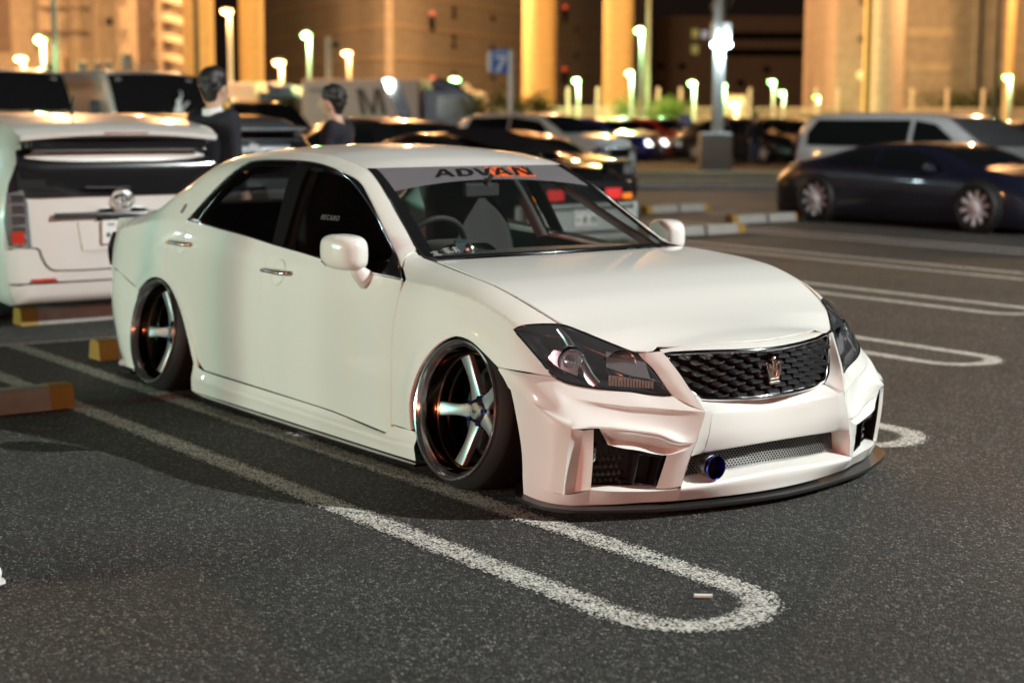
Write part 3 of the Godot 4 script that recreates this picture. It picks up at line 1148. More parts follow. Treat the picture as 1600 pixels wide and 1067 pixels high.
	for r in 8:
		var y := .4240 + r * .0208
		for q in range(-8, 9):
			var z := (q + (.5 if r % 2 else 0.0)) * .0775
			if Geometry2D.is_point_in_polygon(Vector2(z + .02 * signf(z), y + .004), hole) and Geometry2D.is_point_in_polygon(Vector2(z + .02 * signf(z), y - .004), hole) and not (absf(z) < .03 and absf(y - .50) < .05):
				var c: Vector3 = gf.call(z, y)
				var at := Transform3D(Basis(V(0, 1, 0), 1.0 * z * 1.1), c + V(-.006, 0, 0))
				if tooth == null:
					tooth = part(gnode, "grille_tooth", mb, M.grille_black)
					tooth.transform = at
				else:
					again(gnode, tooth, "grille_tooth", at)
	mb = MB.new()   # crown shaped emblem: band, five bowed ribs with beads, jewel on top
	var ex := Transform3D(Basis(V(0, 0, -1), V(-.1, 1, 0), V(1, .1, 0)), V(.826, .500, 0))
	rbox(mb, ex * V(0, -.042, .002), V(.016, .014, .058), .004)
	rbox(mb, ex * V(0, -.028, .002), V(.013, .008, .050), .003)
	prism(mb, PackedVector2Array([V2(-.024, -.032), V2(.024, -.032), V2(.031, .014), V2(0, .022), V2(-.031, .014)]), .004, ex * Transform3D(Basis(), V(0, 0, -.004)))
	for q in [[-.022, -.035, .026], [-.012, -.019, .020], [0.0, 0.0, .034], [.012, .019, .020], [.022, .035, .026]]:
		tube(mb, PackedVector3Array([ex * V(q[0], -.026, .003), ex * V(lerpf(q[0], q[1], .45) * 1.08, 0, .007), ex * V(q[1], q[2], .003)]), [.0042, .0046, .0036], 7)
		lathe(mb, [Vector2(0, -.0058), Vector2(.005, -.003), Vector2(.0058, 0), Vector2(.005, .003), Vector2(0, .0058)], Transform3D(Basis(), ex * V(q[1], q[2] + .005, .003)), 10)
	lathe(mb, [Vector2(0, -.012), Vector2(.009, -.006), Vector2(.011, 0), Vector2(.007, .008), Vector2(0, .014)], Transform3D(Basis(), ex * V(0, .046, .003)), 12)
	part(gnode, "emblem", mb, M.gold_chrome)
	# --- lower mesh, its frame, and the pipe
	mb = MB.new()
	var mg := func(z: float, y: float) -> Vector3: return V(.806 - .22 * z * z, y, z)
	var pitch := .0150
	var rowh := .0090
	for r in 14:
		var zz := PackedVector3Array()
		var y0 := .112 + r * rowh
		for q in range(-56, 57):
			var z := q * pitch * .5
			if absf(z) < .428 - (y0 - .11) * .45:
				zz.append(mg.call(z, y0 + (.0022 if (q + r) % 2 == 0 else -.0022)))
				if (q + r) % 2 == 0 and r < 13:
					tube(mb, PackedVector3Array([mg.call(z, y0 + .0022), mg.call(z, y0 + rowh - .0022)]), .0013, 4)
		tube(mb, zz, .0013, 4)
	tag(part(car, "lower_mesh", mb, M.steel_grey), "", "", "", "stuff")
	mb = MB.new()
	rbox(mb, V(.70, .17, 0), V(.02, .16, .84), .005)
	part(car, "radiator", mb, M.dark)
	var pc := V(.838, .168, .310)
	var ax := Transform3D(Basis(V(0, 0, 1), V(1, 0, 0), V(0, 1, 0)), pc)
	mb = MB.new()
	lathe(mb, [Vector2(.036, -.07), Vector2(.037, -.03), Vector2(.043, -.028), Vector2(.043, -.012), Vector2(.038, -.010)], ax, 28)
	var pipe := part(car, "intake_pipe", mb, M.steel_grey)
	mb = MB.new()
	lathe(mb, [Vector2(.040, -.012), Vector2(.045, .0), Vector2(.0465, .010), Vector2(.0455, .014), Vector2(.042, .012), Vector2(.038, -.004), Vector2(.035, -.06)], ax, 32)
	part(pipe, "blue_tip", mb, M.blue_metal)
	mb = MB.new()
	lathe(mb, [Vector2(.0365, -.03), Vector2(0, -.03)], ax, 20)  # black disc stands for the shade inside the pipe
	part(pipe, "pipe_bore_shade", mb, M.dark)
	# --- fog lamp openings
	mb = MB.new()
	loft(mb, [row([.635, .345, .775, .685, .335, .67, .74, .29, .51], 10), row([.625, .22, .772, .672, .22, .66, .73, .20, .515], 10), row([.615, .11, .768, .662, .11, .65, .715, .11, .53], 10)], 4, V(.4, .2, .4))
	loft(mb, [row([.691, .340, .771, .685, .235, .768, .669, .112, .764], 8), row([.635, .345, .775, .625, .22, .772, .615, .11, .768], 8)], 1, V(.7, .2, .9))
	loft(mb, [row([.799, .232, .513, .784, .17, .523, .767, .106, .535], 8), row([.74, .25, .51, .73, .18, .515, .715, .108, .53], 8)], 1, V(.8, .2, .4))
	var fogs := pair(car, "fog_lamp_recess", mb, M.quilted)
	mb = MB.new()
	var qd := MB.new()
	for r in 6:
		for q in 6:
			var u := (q + (.5 if r % 2 else .0)) / 7.0 + .12
			var y := .135 + r * .028
			var c := V(.632, y, .760).lerp(V(.688, y, .625), u)
			qd.flat([c + V(.004, 0, 0) * 1.6, c + V(.0 - .007, .0, .017), c + V(0, .013, 0)], V(.4, y, .4))
			qd.flat([c + V(.004, 0, 0) * 1.6, c + V(0, .013, 0), c + V(.007, 0, -.017)], V(.4, y, .4))
			qd.flat([c + V(.004, 0, 0) * 1.6, c + V(.007, 0, -.017), c + V(0, -.013, 0)], V(.4, y, .4))
			qd.flat([c + V(.004, 0, 0) * 1.6, c + V(0, -.013, 0), c + V(-.007, 0, .017)], V(.4, y, .4))
	lathe(mb, [Vector2(.040, -.03), Vector2(.042, .0), Vector2(.038, .004), Vector2(.034, -.008)], Transform3D(Basis(V(.4, 0, .92), V(.92, 0, -.4), V(0, 1, 0)), V(.655, .238, .735)), 24)
	var lens := MB.new()
	lathe(lens, [Vector2(.036, -.004), Vector2(.028, .006), Vector2(.014, .011), Vector2(0, .012)], Transform3D(Basis(V(.4, 0, .92), V(.92, 0, -.4), V(0, 1, 0)), V(.655, .238, .735)), 24)
	var duct := MB.new()
	var dq := PackedVector3Array([V(.790, .228, .525), V(.752, .238, .605), V(.728, .124, .612), V(.765, .116, .538)])
	tube(duct, PackedVector3Array([dq[0], dq[1], dq[2], dq[3]]), .006, 6, true)
	var duct_in := MB.new()
	var dd := V(-.085, 0, .0)
	for k in 4:
		var a := dq[k]
		var b := dq[(k + 1) % 4]
		duct_in.flat([a, b, b + dd, a + dd], a + (a + b) * .5 - (dq[0] + dq[1] + dq[2] + dq[3]) * .25)
	duct_in.flat([dq[0] + dd, dq[1] + dd, dq[2] + dd, dq[3] + dd], V(0, .2, .5))
	for s in 2:
		part(fogs[s], "quilt_pattern", qd if s == 0 else qd.mirrored(), M.quilted)
		part(fogs[s], "fog_lamp_bezel", mb if s == 0 else mb.mirrored(), M.gloss_black)
		part(fogs[s], "fog_lamp_lens", lens if s == 0 else lens.mirrored(), M.lamp_bulb)
		part(fogs[s], "duct_frame", duct if s == 0 else duct.mirrored(), M.gloss_black)
		part(fogs[s], "duct", duct_in if s == 0 else duct_in.mirrored(), M.gloss_black)
	# --- headlamps
	var up := [.306, .668, .846, .325, .681, .824, .367, .688, .768, .416, .685, .701, .47, .668, .668, .53, .641, .622, .59, .612, .570, .643, .588, .526]
	var lw := [.306, .666, .848, .371, .622, .840, .449, .568, .832, .517, .513, .817, .566, .491, .779, .633, .473, .690, .724, .448, .521, .764, .442, .465]
	mb = MB.new()
	var ra := row(up, 30)
	var rb := row(lw, 30)
	var rows := []
	var inn := []
	var core := V(.35, .52, .5)
	for q in 7:
		var u := q / 6.0
		var ln := PackedVector3Array()
		var li := PackedVector3Array()
		for k in ra.size():
			var m := ra[k].lerp(rb[k], u)
			var d := (m - core).normalized()
			var wd := minf(1.0, ra[k].distance_to(rb[k]) * 9.0)
			var endw := 1.0 - pow(absf(k / 30.0 * 2.0 - 1.0), 6.0)
			ln.append(m + d * .016 * sin(PI * u) * wd + V(.012, 0, .004) * sin(PI * u) * wd * endw)
			li.append(m - d * (.055 * pow(sin(PI * u), .5) * wd + .004) * (.25 + .75 * endw))
		rows.append(ln)
		inn.append(li)
	loft(mb, rows, 1, core)
	var lamps := pair(car, "headlamp_lens", mb, M.lamp_glass)
	var bowl := MB.new()
	loft(bowl, inn, 2, core)
	var rim := MB.new()
	var rl := PackedVector3Array()
	for q in ra:
		rl.append(q)
	for k in range(rb.size() - 1, 0, -1):
		rl.append(rb[k])
	tube(rim, rl, .0045, 6, true)
	var arc := MB.new()
	var a_out := []
	for q in [[.33, .06], [.40, .2], [.47, .4], [.535, .62], [.58, .82], [.61, .97]]:
		var k: int = roundi(q[0] * 30)
		a_out.append((ra[k] as Vector3).lerp(rb[k], q[1]) + ((ra[k] as Vector3).lerp(rb[k], q[1]) - core).normalized() * -.010)
	tube(arc, sp(a_out, 16), [.008, .009, .010, .0115, .0125, .0135, .0145, .015, .0155, .016, .0165, .017, .0175, .018, .0185, .019, .0195], 8, false, V2(1.15, .5), V(.5, .3, .8))
	var fw := Basis(V(.45, 0, -.89) * -1.0, V(.86, .02, .45), V(0, 1, 0)).orthonormalized()
	var proj := MB.new()
	var pcen := V(.520, .560, .735)
	lathe(proj, [Vector2(.060, -.03), Vector2(.055, -.002), Vector2(.051, .004), Vector2(.043, .0), Vector2(.040, -.012)], Transform3D(fw, pcen), 28)
	var ball := MB.new()
	lathe(ball, [Vector2(.041, -.006), Vector2(.035, .010), Vector2(.023, .020), Vector2(.012, .025), Vector2(0, .027)], Transform3D(fw, pcen), 24)
	var beam := MB.new()
	lathe(beam, [Vector2(.058, .014), Vector2(.056, .014), Vector2(.050, -.008), Vector2(.038, -.026), Vector2(.022, -.038), Vector2(.009, -.042), Vector2(.009, -.01), Vector2(0, -.008)], Transform3D(fw, V(.622, .553, .590)), 24, -1.0)
	var ribs := MB.new()
	for k in 15:
		var u := k / 14.0
		var c := V(.640, .500, .655).lerp(V(.722, .482, .520), u)
		rbox(ribs, c, V(.010, .040 - .012 * u, .006), .0025, Basis(V(0, 1, 0), .9))
	var side_refl := MB.new()
	loft(side_refl, [row([.455, .575, .80, .49, .545, .785, .56, .515, .745], 8), row([.47, .605, .785, .50, .60, .765, .545, .60, .725], 8)], 2, V(.3, .5, .6))
	loft(side_refl, [row([.58, .60, .625, .64, .575, .56, .675, .56, .515], 8), row([.60, .545, .64, .66, .515, .575, .70, .50, .51], 8)], 2, V(.4, .5, .45))
	for s in 2:
		tag(part(lamps[s], "reflector_panels", side_refl if s == 0 else side_refl.mirrored(), M.lamp_panel), "", "", "", "stuff")
		part(lamps[s], "headlamp_housing", bowl if s == 0 else bowl.mirrored(), M.lamp_dark)
		part(lamps[s], "headlamp_seal", rim if s == 0 else rim.mirrored(), M.gloss_black)
		part(lamps[s], "silver_arc", arc if s == 0 else arc.mirrored(), M.satin_silver)
		part(lamps[s], "projector_ring", proj if s == 0 else proj.mirrored(), M.chrome)
		part(lamps[s], "projector_lens", ball if s == 0 else ball.mirrored(), M.lamp_bulb)
		part(lamps[s], "high_beam_reflector", beam if s == 0 else beam.mirrored(), M.chrome)
		part(lamps[s], "indicator_ribs", ribs if s == 0 else ribs.mirrored(), M.satin_silver)

func sedan_wheels(car: Node3D) -> void:
	var tyre := MB.new()
	var al := Transform3D(Basis(V(1, 0, 0), V(0, 0, 1), V(0, -1, 0)), Vector3.ZERO)
	lathe(tyre, [Vector2(.268, -.006), Vector2(.274, -.010), Vector2(.283, -.018), Vector2(.297, -.036), Vector2(.308, -.052), Vector2(.312, -.066), Vector2(.3115, -.12), Vector2(.309, -.17), Vector2(.303, -.215), Vector2(.285, -.235), Vector2(.25, -.24)], al, 64)
	for g in [-.09, -.125, -.16, -.19]:
		lathe(tyre, [Vector2(.3125, g), Vector2(.3127, g - .003), Vector2(.3125, g - .006)], al, 48)
	var lip := MB.new()
	lathe(lip, [Vector2(.2735, -.012), Vector2(.2755, -.002), Vector2(.272, .003), Vector2(.267, .001), Vector2(.264, -.007), Vector2(.2585, -.010), Vector2(.2565, -.016), Vector2(.252, -.030), Vector2(.250, -.034)], al, 72)
	var barrel := MB.new()
	lathe(barrel, [Vector2(.250, -.034), Vector2(.236, -.078), Vector2(.229, -.082), Vector2(.222, -.125), Vector2(.213, -.13), Vector2(.21, -.23)], al, 64, -1.0)
	var step := MB.new()
	lathe(step, [Vector2(.231, -.080), Vector2(.226, -.078), Vector2(.222, -.083)], al, 64)
	var well := MB.new()
	lathe(well, [Vector2(.21, -.225), Vector2(.0, -.225)], al, 32)
	var disc := MB.new()
	lathe(disc, [Vector2(.165, -.19), Vector2(.165, -.18), Vector2(.09, -.18), Vector2(.085, -.165), Vector2(0, -.165)], al, 40)
	# one spoke: along +x, concave, wider at its root
	var spoke := MB.new()
	var G := []
	for k in 13:
		var r := lerpf(.050, .2225, k / 12.0)
		var u := k / 12.0
		var w := .027 - .0055 * sin(PI * minf(u * 1.1, 1.0)) + .007 * pow(1.0 - u, 3.0) + .002 * u
		var zz := -.116 + .030 * pow(u, 1.8)
		var th := .024 + .012 * (1.0 - u)
		G.append(PackedVector3Array([V(r, -w, zz - th), V(r, -w, zz - .006), V(r, -w * .82, zz), V(r, 0, zz + .001), V(r, w * .82, zz), V(r, w, zz - .006), V(r, w, zz - th)]))
	grid(spoke, G, V(.13, 0, -.2))
	spoke.flat([G[12][0], G[12][1], G[12][2], G[12][3], G[12][4], G[12][5], G[12][6]], V(0, 0, -.1))
	var hub := MB.new()
	lathe(hub, [Vector2(.070, -.165), Vector2(.070, -.124), Vector2(.064, -.118), Vector2(.046, -.117), Vector2(.040, -.128), Vector2(.034, -.128), Vector2(.034, -.118)], al, 40)
	var cap := MB.new()
	lathe(cap, [Vector2(.0345, -.126), Vector2(.0345, -.104), Vector2(.031, -.100), Vector2(.0, -.0985)], al, 32)
	var nut := MB.new()
	lathe(nut, [Vector2(.0095, -.12), Vector2(.0095, -.102), Vector2(.007, -.099), Vector2(.0, -.099)], al, 6)
	var sph := PI / 2
	for s in 4:
		var front := s % 2 == 0
		var near := s < 2
		var w := Node3D.new()
		w.name = "wheel" if s == 0 else "wheel_%03d" % s
		car.add_child(w)
		var cb := deg_to_rad(8.5)
		var b := Basis(V(1, 0, 0), -cb)
		if not near:
			b = Basis(V(0, 1, 0), PI) * b
		w.transform = Transform3D(b, V(.0 if front else -2.85, .324, .914 if near else -.914))
		part(w, "tyre", tyre, M.rubber)
		part(w, "rim_lip", lip, M.polished)
		part(w, "barrel", barrel, M.barrel)
		part(w, "barrel_step", step, M.bronze)
		part(w, "inner_barrel", well, M.dark)
		part(w, "brake_disc", disc, M.dark_steel)
		for k in 5:
			part(w, "spoke", spoke, M.spoke, Transform3D(Basis(V(0, 0, 1), deg_to_rad(186.0 + 72.0 * k)), Vector3.ZERO))
		var hb := part(w, "hub", hub, M.gunmetal)
		part(w, "centre_cap", cap, M.satin_silver)
		for k in 5:
			var an := deg_to_rad(186.0 + 36.0 + 72.0 * k)
			part(hb, "wheel_nut", nut, M.blue_metal, Transform3D(Basis(), V(cos(an) * .054, sin(an) * .054, 0)))
		if s == 0:
			var f := func(u: float, ww: float) -> Vector3: return V(u, ww - .004, -.0985)
			part(w, "cap_lettering", lettering("YH", .018, f, V(0, 0, -1), .0006, 1.2, .2), M.dark)
	# arch liners
	var liner := MB.new()
	for c in [V(.02, .27, 0), V(-2.79, .27, 0)]:
		var GG := []
		for k in 3:
			var ln := PackedVector3Array()
			for q in 21:
				var an := lerpf(-.35, PI + .35, q / 20.0)
				ln.append(c + V(cos(an) * .385, sin(an) * .365, [.865, .72, .55][k]))
			GG.append(ln)
		grid(liner, GG, c + V(0, 4, .7))
		var wall := [c + V(0, 0, .55)]
		for q in 21:
			var an := lerpf(-.35, PI + .35, q / 20.0)
			wall.append(c + V(cos(an) * .385, sin(an) * .365, .55))
		liner.flat(wall, c)
	pair(car, "arch_liner", liner, M.dark)

func sedan_inside(car: Node3D) -> void:
	var mb := MB.new()
	var dash := []
	for q in [[-.50, .862, .70], [-.62, .868, .71], [-.80, .858, .72], [-.90, .83, .72], [-.92, .72, .72], [-.88, .5, .72]]:
		dash.append(PackedVector3Array([V(q[0], q[1] - .02, -q[2]), V(q[0], q[1], -.5), V(q[0], q[1] + .006, 0), V(q[0], q[1], .5), V(q[0], q[1] - .02, q[2])]))
	loft(mb, dash, 3, V(-.6, .3, 0))
	part(car, "dashboard", mb, M.interior)
	mb = MB.new()   # hood over the dials
	loft(mb, [row([-.70, .868, .52, -.70, .90, .47, -.70, .905, .36, -.70, .90, .25, -.70, .868, .20], 12), row([-.86, .86, .53, -.88, .905, .47, -.885, .912, .36, -.88, .905, .25, -.86, .86, .19], 12)], 2, V(-.8, .8, .36))
	part(car, "dial_hood", mb, M.interior)
	mb = MB.new()
	var ring := PackedVector3Array()
	var sc := V(-1.0, .84, .36)
	var sb := Basis(V(0, 0, 1), deg_to_rad(-25))
	for k in 36:
		var an := TAU * k / 36
		ring.append(sc + sb * V(0, sin(an) * .18, cos(an) * .18))
	tube(mb, ring, .016, 10, true)
	for an in [0.0, PI, PI * 1.5]:
		tube(mb, PackedVector3Array([sc + sb * V(.02, 0, 0), sc + sb * V(0, sin(an) * .17, cos(an) * .17)]), .014, 6)
	rbox(mb, sc + sb * V(.025, -.01, 0), V(.05, .11, .13), .02, sb)
	part(car, "steering_wheel", mb, M.soft_black)
	for s in [.37, -.37]:
		var seat := Node3D.new()
		seat.name = "seat" if s > 0 else "seat_001"
		car.add_child(seat)
		mb = MB.new()
		rbox(mb, V(-1.42, .42, s), V(.52, .16, .50), .06)
		part(seat, "cushion", mb, M.soft_black)
		mb = MB.new()
		var back_b := Basis(V(0, 0, 1), deg_to_rad(17))
		var G := []
		var sn := 24
		for r in 11:
			var h := r / 10.0
			var wdt: float = lerpf(.25, .26, h) if h < .55 else lerpf(.26, .165, (h - .55) / .45)
			if h > .9:
				wdt *= .92
			var ln := PackedVector3Array()
			for q in sn + 1:
				var an := TAU * q / sn
				var cx := signf(cos(an)) * pow(absf(cos(an)), .6)
				var cz := signf(sin(an)) * pow(absf(sin(an)), .6)
				ln.append(V(-1.66, .42, s) + back_b * V(cx * .07 + .05 * pow(absf(cz), 3.0) * (1.0 if h < .75 else .3), h * .78, cz * wdt))
			G.append(ln)
		grid(mb, G, V(-1.78, .8, s))
		var top := []
		for q in sn:
			top.append(G[10][q])
		mb.flat(top, V(-1.7, .3, s))
		part(seat, "backrest", mb, M.soft_black)
	mb = MB.new()
	rbox(mb, V(-2.45, .50, 0), V(.5, .18, 1.3), .06)
	rbox(mb, V(-2.72, .74, 0), V(.16, .55, 1.3), .06, Basis(V(0, 0, 1), .35))
	part(car, "rear_seat", mb, M.soft_black)
	mb = MB.new()
	rbox(mb, V(-2.95, .92, 0), V(.42, .03, 1.3), .01)
	part(car, "parcel_shelf", mb, M.interior)
	mb = MB.new()   # lining under the roof
	var G := []
	for k in 9:
		var x := lerpf(-1.22, -2.40, k / 8.0)
		var ln := PackedVector3Array()
		for q in 9:
			var z := lerpf(-1, 1, q / 8.0) * (cv(ZR, x) - .01)
			ln.append(roof(x, z) + V(0, -.03, 0))
		G.append(ln)
	grid(mb, G, V(-1.8, 2, 0))
	part(car, "roof_lining", mb, M.lining)
	for g in [1.0, -1.0]:
		for q in [["front_pillar_lining", [V(-.56, .84, .635 * g), V(-.87, .985, .570 * g), V(-1.24, 1.165, .51 * g)], .022], ["middle_pillar_lining", [V(-1.62, .84, .76 * g), V(-1.66, 1.02, .68 * g), V(-1.70, 1.19, .58 * g)], .036], ["rear_pillar_lining", [V(-2.62, .92, .74 * g), V(-2.57, 1.06, .65 * g), V(-2.42, 1.18, .56 * g)], .045], ["roof_rail_lining", [V(-1.24, 1.165, .51 * g), V(-1.8, 1.215, .50 * g), V(-2.42, 1.18, .54 * g)], .024]]:
			mb = MB.new()
			tube(mb, sp(q[1], 10), q[2], 8)
			part(car, q[0], mb, M.lining)
	mb = MB.new()
	rbox(mb, V(-1.045, 1.118, .045), V(.035, .075, .235), .015, Basis(V(0, 1, 0), .18))
	tube(mb, PackedVector3Array([V(-1.03, 1.15, .02), V(-1.02, 1.19, .0)]), .012, 6)
	part(car, "inside_mirror", mb, M.soft_black)
	mb = MB.new()   # small screen and round holder on the dashboard
	rbox(mb, V(-.70, .892, .40), V(.012, .062, .085), .004, Basis(V(0, 1, 0), .3))
	part(car, "dash_screen", mb, M.dark_screen)
	mb = MB.new()
	lathe(mb, [Vector2(.022, 0), Vector2(.026, .012), Vector2(.022, .03), Vector2(.012, .04), Vector2(0, .042)], Transform3D(Basis(), V(-.63, .868, .40)), 18)
	part(car, "dash_holder", mb, M.satin_silver)
	mb = MB.new()   # white outline characters stuck low on the screen
	var ck := func(u: float, w: float) -> Vector3: return screen((.62 - u) / .65, .075 + w / .83) + V(.42, .9, 0) * .003
	for q in [[0, .02, .03, .02], [.015, .03, .015, -.02], [-.004, -.02, .034, -.02], [.004, .0, .027, .0], [.06, .03, .085, .03], [.06, .03, .06, -.005], [.06, .012, .084, .012], [.072, .03, .072, -.006], [.06, -.006, .088, -.006], [.088, -.006, .084, -.022], [.062, -.018, .064, -.024], [.072, -.018, .073, -.024], [.095, .022, .118, .022], [.106, .032, .104, -.01], [.095, .005, .118, .005], [.118, .005, .114, -.022], [.096, -.012, .108, -.012]]:
		tube(mb, PackedVector3Array([ck.call(q[0], q[1]), ck.call(q[2], q[3])]), .0016, 4)
	part(car, "screen_sticker", mb, M.sticker_white)
	var rf := func(u: float, w: float) -> Vector3:
		var x := -1.235 + u * .97
		var y := 1.002 + w + u * .0
		return side_in(x, y) + V(0, 0, .002)
	part(car, "window_lettering", lettering("RECARO", .030, rf, V(-1.4, .6, 0), .001, 1.35), M.faint_letter)
func make_materials() -> void:
	var m := mat("pearl", lin(.79, .77, .725), .38, 0.0, 1.0)
	m.clearcoat_roughness = .015
	m.clearcoat = 1.0
	m.metallic_specular = .35
	mat("black_plastic", lin(.02, .02, .02), .5)
	mat("gloss_black", lin(.012, .012, .013), .12, 0.0, .6)
	mat("grille_black", lin(.022, .022, .024), .3, 0.0, .6)
	mat("satin_black", lin(.018, .018, .018), .35)
	mat("chrome", lin(.82, .82, .84), .07, 1.0)
	mat("polished", lin(.90, .90, .92), .13, .95)
	mat("satin_silver", lin(.62, .62, .62), .28, 1.0)
	mat("spoke", lin(.46, .46, .47), .34, .8)
	mat("barrel", lin(.065, .045, .034), .14, 1.0)
	mat("bronze", lin(.42, .26, .17), .2, 1.0)
	mat("gunmetal", lin(.09, .09, .10), .25, 1.0)
	mat("dark_steel", lin(.05, .045, .045), .4, .8)
	mat("gold_chrome", lin(.88, .80, .72), .16, .95)
	mat("steel_grey", lin(.42, .41, .39), .35, 1.0)
	mat("blue_metal", lin(.05, .07, .45), .14, 1.0, .6)
	mat("dark", lin(.006, .006, .006), .7)
	mat("quilted", lin(.014, .013, .013), .42)
	mat("rubber", lin(.012, .0115, .011), .62)
	pane("tint_light", Color(.02, .025, .025), .34)
	pane("tint_dark", Color(.015, .017, .02), .62)
	mat("smoke", lin(.006, .006, .007), .10, 0.0, .5)
	pane("clear", Color(.3, .36, .34), .05)
	pane("lamp_glass", Color(.7, .72, .74), .06)
	mat("lamp_dark", lin(.03, .032, .034), .2, .5)
	mat("lamp_panel", lin(.42, .43, .45), .22, .7)
	mat("signal_dark", lin(.10, .05, .03), .08, .3, 1.0)
	mat("lamp_bulb", lin(.55, .56, .58), .06, .85, 1.0)
	mat("strip_grey", lin(.135, .125, .135), .55)
	mat("orange_vinyl", lin(.88, .13, .025), .5)
	mat("vinyl_black", lin(.006, .006, .006), .5)
	mat("tail_red", lin(.16, .012, .016), .05, 0.0, 1.0)
	mat("amber_chrome", lin(.55, .45, .38), .1, .8, 1.0)
	mat("interior", lin(.045, .05, .048), .6)
	mat("soft_black", lin(.008, .008, .008), .7)
	mat("handle_chrome", lin(.82, .82, .80), .22, .9)
	mat("lining", lin(.11, .12, .11), .8)
	mat("dark_screen", lin(.03, .05, .055), .1, 0.0, 1.0)
	mat("sticker_white", lin(.5, .5, .5), .6)
	mat("faint_letter", lin(.10, .105, .11), .5)
	mat("pole_metal", lin(.42, .42, .40), .45, .3)
	# asphalt: aggregate of pale and dark stones in dark binder, worn in patches
	var a := mat("asphalt", Color.WHITE, .78)
	var st := noise(.105, FastNoiseLite.TYPE_CELLULAR, 1, 7)
	st.cellular_return_type = FastNoiseLite.RETURN_CELL_VALUE
	st.fractal_type = FastNoiseLite.FRACTAL_NONE
	var gp := noise(.105, FastNoiseLite.TYPE_CELLULAR, 1, 7)
	gp.cellular_return_type = FastNoiseLite.RETURN_DISTANCE2_SUB
	gp.fractal_type = FastNoiseLite.FRACTAL_NONE
	var i1 := st.get_seamless_image(1024, 1024)
	var i2 := gp.get_seamless_image(1024, 1024)
	var b1 := i1.get_data()
	var b2 := i2.get_data()
	var px := PackedByteArray()
	px.resize(1024 * 1024 * 3)
	var hx := PackedByteArray()
	hx.resize(1024 * 1024)
	var ramp := PackedInt32Array()
	var g0 := knots([0, .026, .35, .052, .6, .11, .82, .19, 1, .36])
	for k in 256:
		ramp.append(int(255.0 * pow(cv(g0, k / 255.0), 1 / 2.2)))
	var gapl := PackedFloat32Array()
	for k in 256:
		gapl.append(lerpf(.22, 1.0, smoothstep(.02, .42, k / 255.0)))
	for k in 1024 * 1024:
		var w := gapl[b2[k]]
		var c := int(ramp[b1[k]] * w)
		px[k * 3] = c
		px[k * 3 + 1] = int(c * .985)
		px[k * 3 + 2] = int(c * .955)
		hx[k] = int(255.0 * (w * .7 + .3 * b1[k] / 255.0))
	a.albedo_texture = ImageTexture.create_from_image(Image.create_from_data(1024, 1024, false, Image.FORMAT_RGB8, px))
	a.uv1_scale = V(1 / 1.15, 1 / 1.15, 1)
	a.heightmap_enabled = true
	a.heightmap_scale = .8
	a.heightmap_texture = ImageTexture.create_from_image(Image.create_from_data(1024, 1024, false, Image.FORMAT_L8, hx))
	var big := noise(.010, FastNoiseLite.TYPE_SIMPLEX_SMOOTH, 5, 3)
	a.detail_enabled = true
	a.detail_blend_mode = BaseMaterial3D.BLEND_MODE_MUL
	a.detail_uv_layer = BaseMaterial3D.DETAIL_UV_2
	a.detail_albedo = ntex(big, 512, [[0.0, Color(.74, .73, .72)], [.5, Color(.90, .89, .88)], [1.0, Color(1, 1, 1)]])
	# road paint, worn off the tops of the stones; v runs across the line
	var W := 128
	var L := 1024
	var im := Image.create(L, W, false, Image.FORMAT_RGBA8)
	var fn := noise(.22, FastNoiseLite.TYPE_CELLULAR, 1, 11)
	fn.fractal_type = FastNoiseLite.FRACTAL_NONE
	fn.cellular_return_type = FastNoiseLite.RETURN_CELL_VALUE
	var fs := noise(.02, FastNoiseLite.TYPE_SIMPLEX_SMOOTH, 3, 5)
	for y in W:
		var e: float = absf((y + .5) / W * 2.0 - 1.0)
		var cover := smoothstep(1.0, .35, e)
		for x in L:
			var q := fn.get_noise_2d(x, y) * .5 + .5
			var s := fs.get_noise_2d(x, y)
			var on := q < cover * (.74 + .30 * s) - .02
			var tone := .80 + .16 * fn.get_noise_2d(y + 500, x)
			im.set_pixel(x, y, Color(tone, tone * .985, tone * .96, 1.0 if on else 0.0))
	var p := mat("road_paint", lin(.86, .84, .81), .7)
	p.albedo_texture = ImageTexture.create_from_image(im)
	p.transparency = BaseMaterial3D.TRANSPARENCY_ALPHA_SCISSOR
	p.alpha_scissor_threshold = .5

# a flat ribbon on the ground, y above it; u runs along it in units of «rep» metres
func ribbon(mb: MB, line: PackedVector3Array, width: float, y: float, rep := 1.35, closed := false) -> void:
	var s := mb.v.size()
	var d := 0.0
	for k in line.size():
		var tg := (line[mini(k + 1, line.size() - 1)] - line[maxi(k - 1, 0)]).normalized()
		var sd := V(-tg.z, 0, tg.x) * width * .5
		if k > 0:
			d += line[k].distance_to(line[k - 1])
		mb.p(V(line[k].x, y, line[k].z) + sd, Vector3.UP, Vector2(d / rep, 0))
		mb.p(V(line[k].x, y, line[k].z) - sd, Vector3.UP, Vector2(d / rep, 1))
	for k in line.size() - 1:
		mb.quad(s + k * 2, s + k * 2 + 1, s + k * 2 + 3, s + k * 2 + 2)

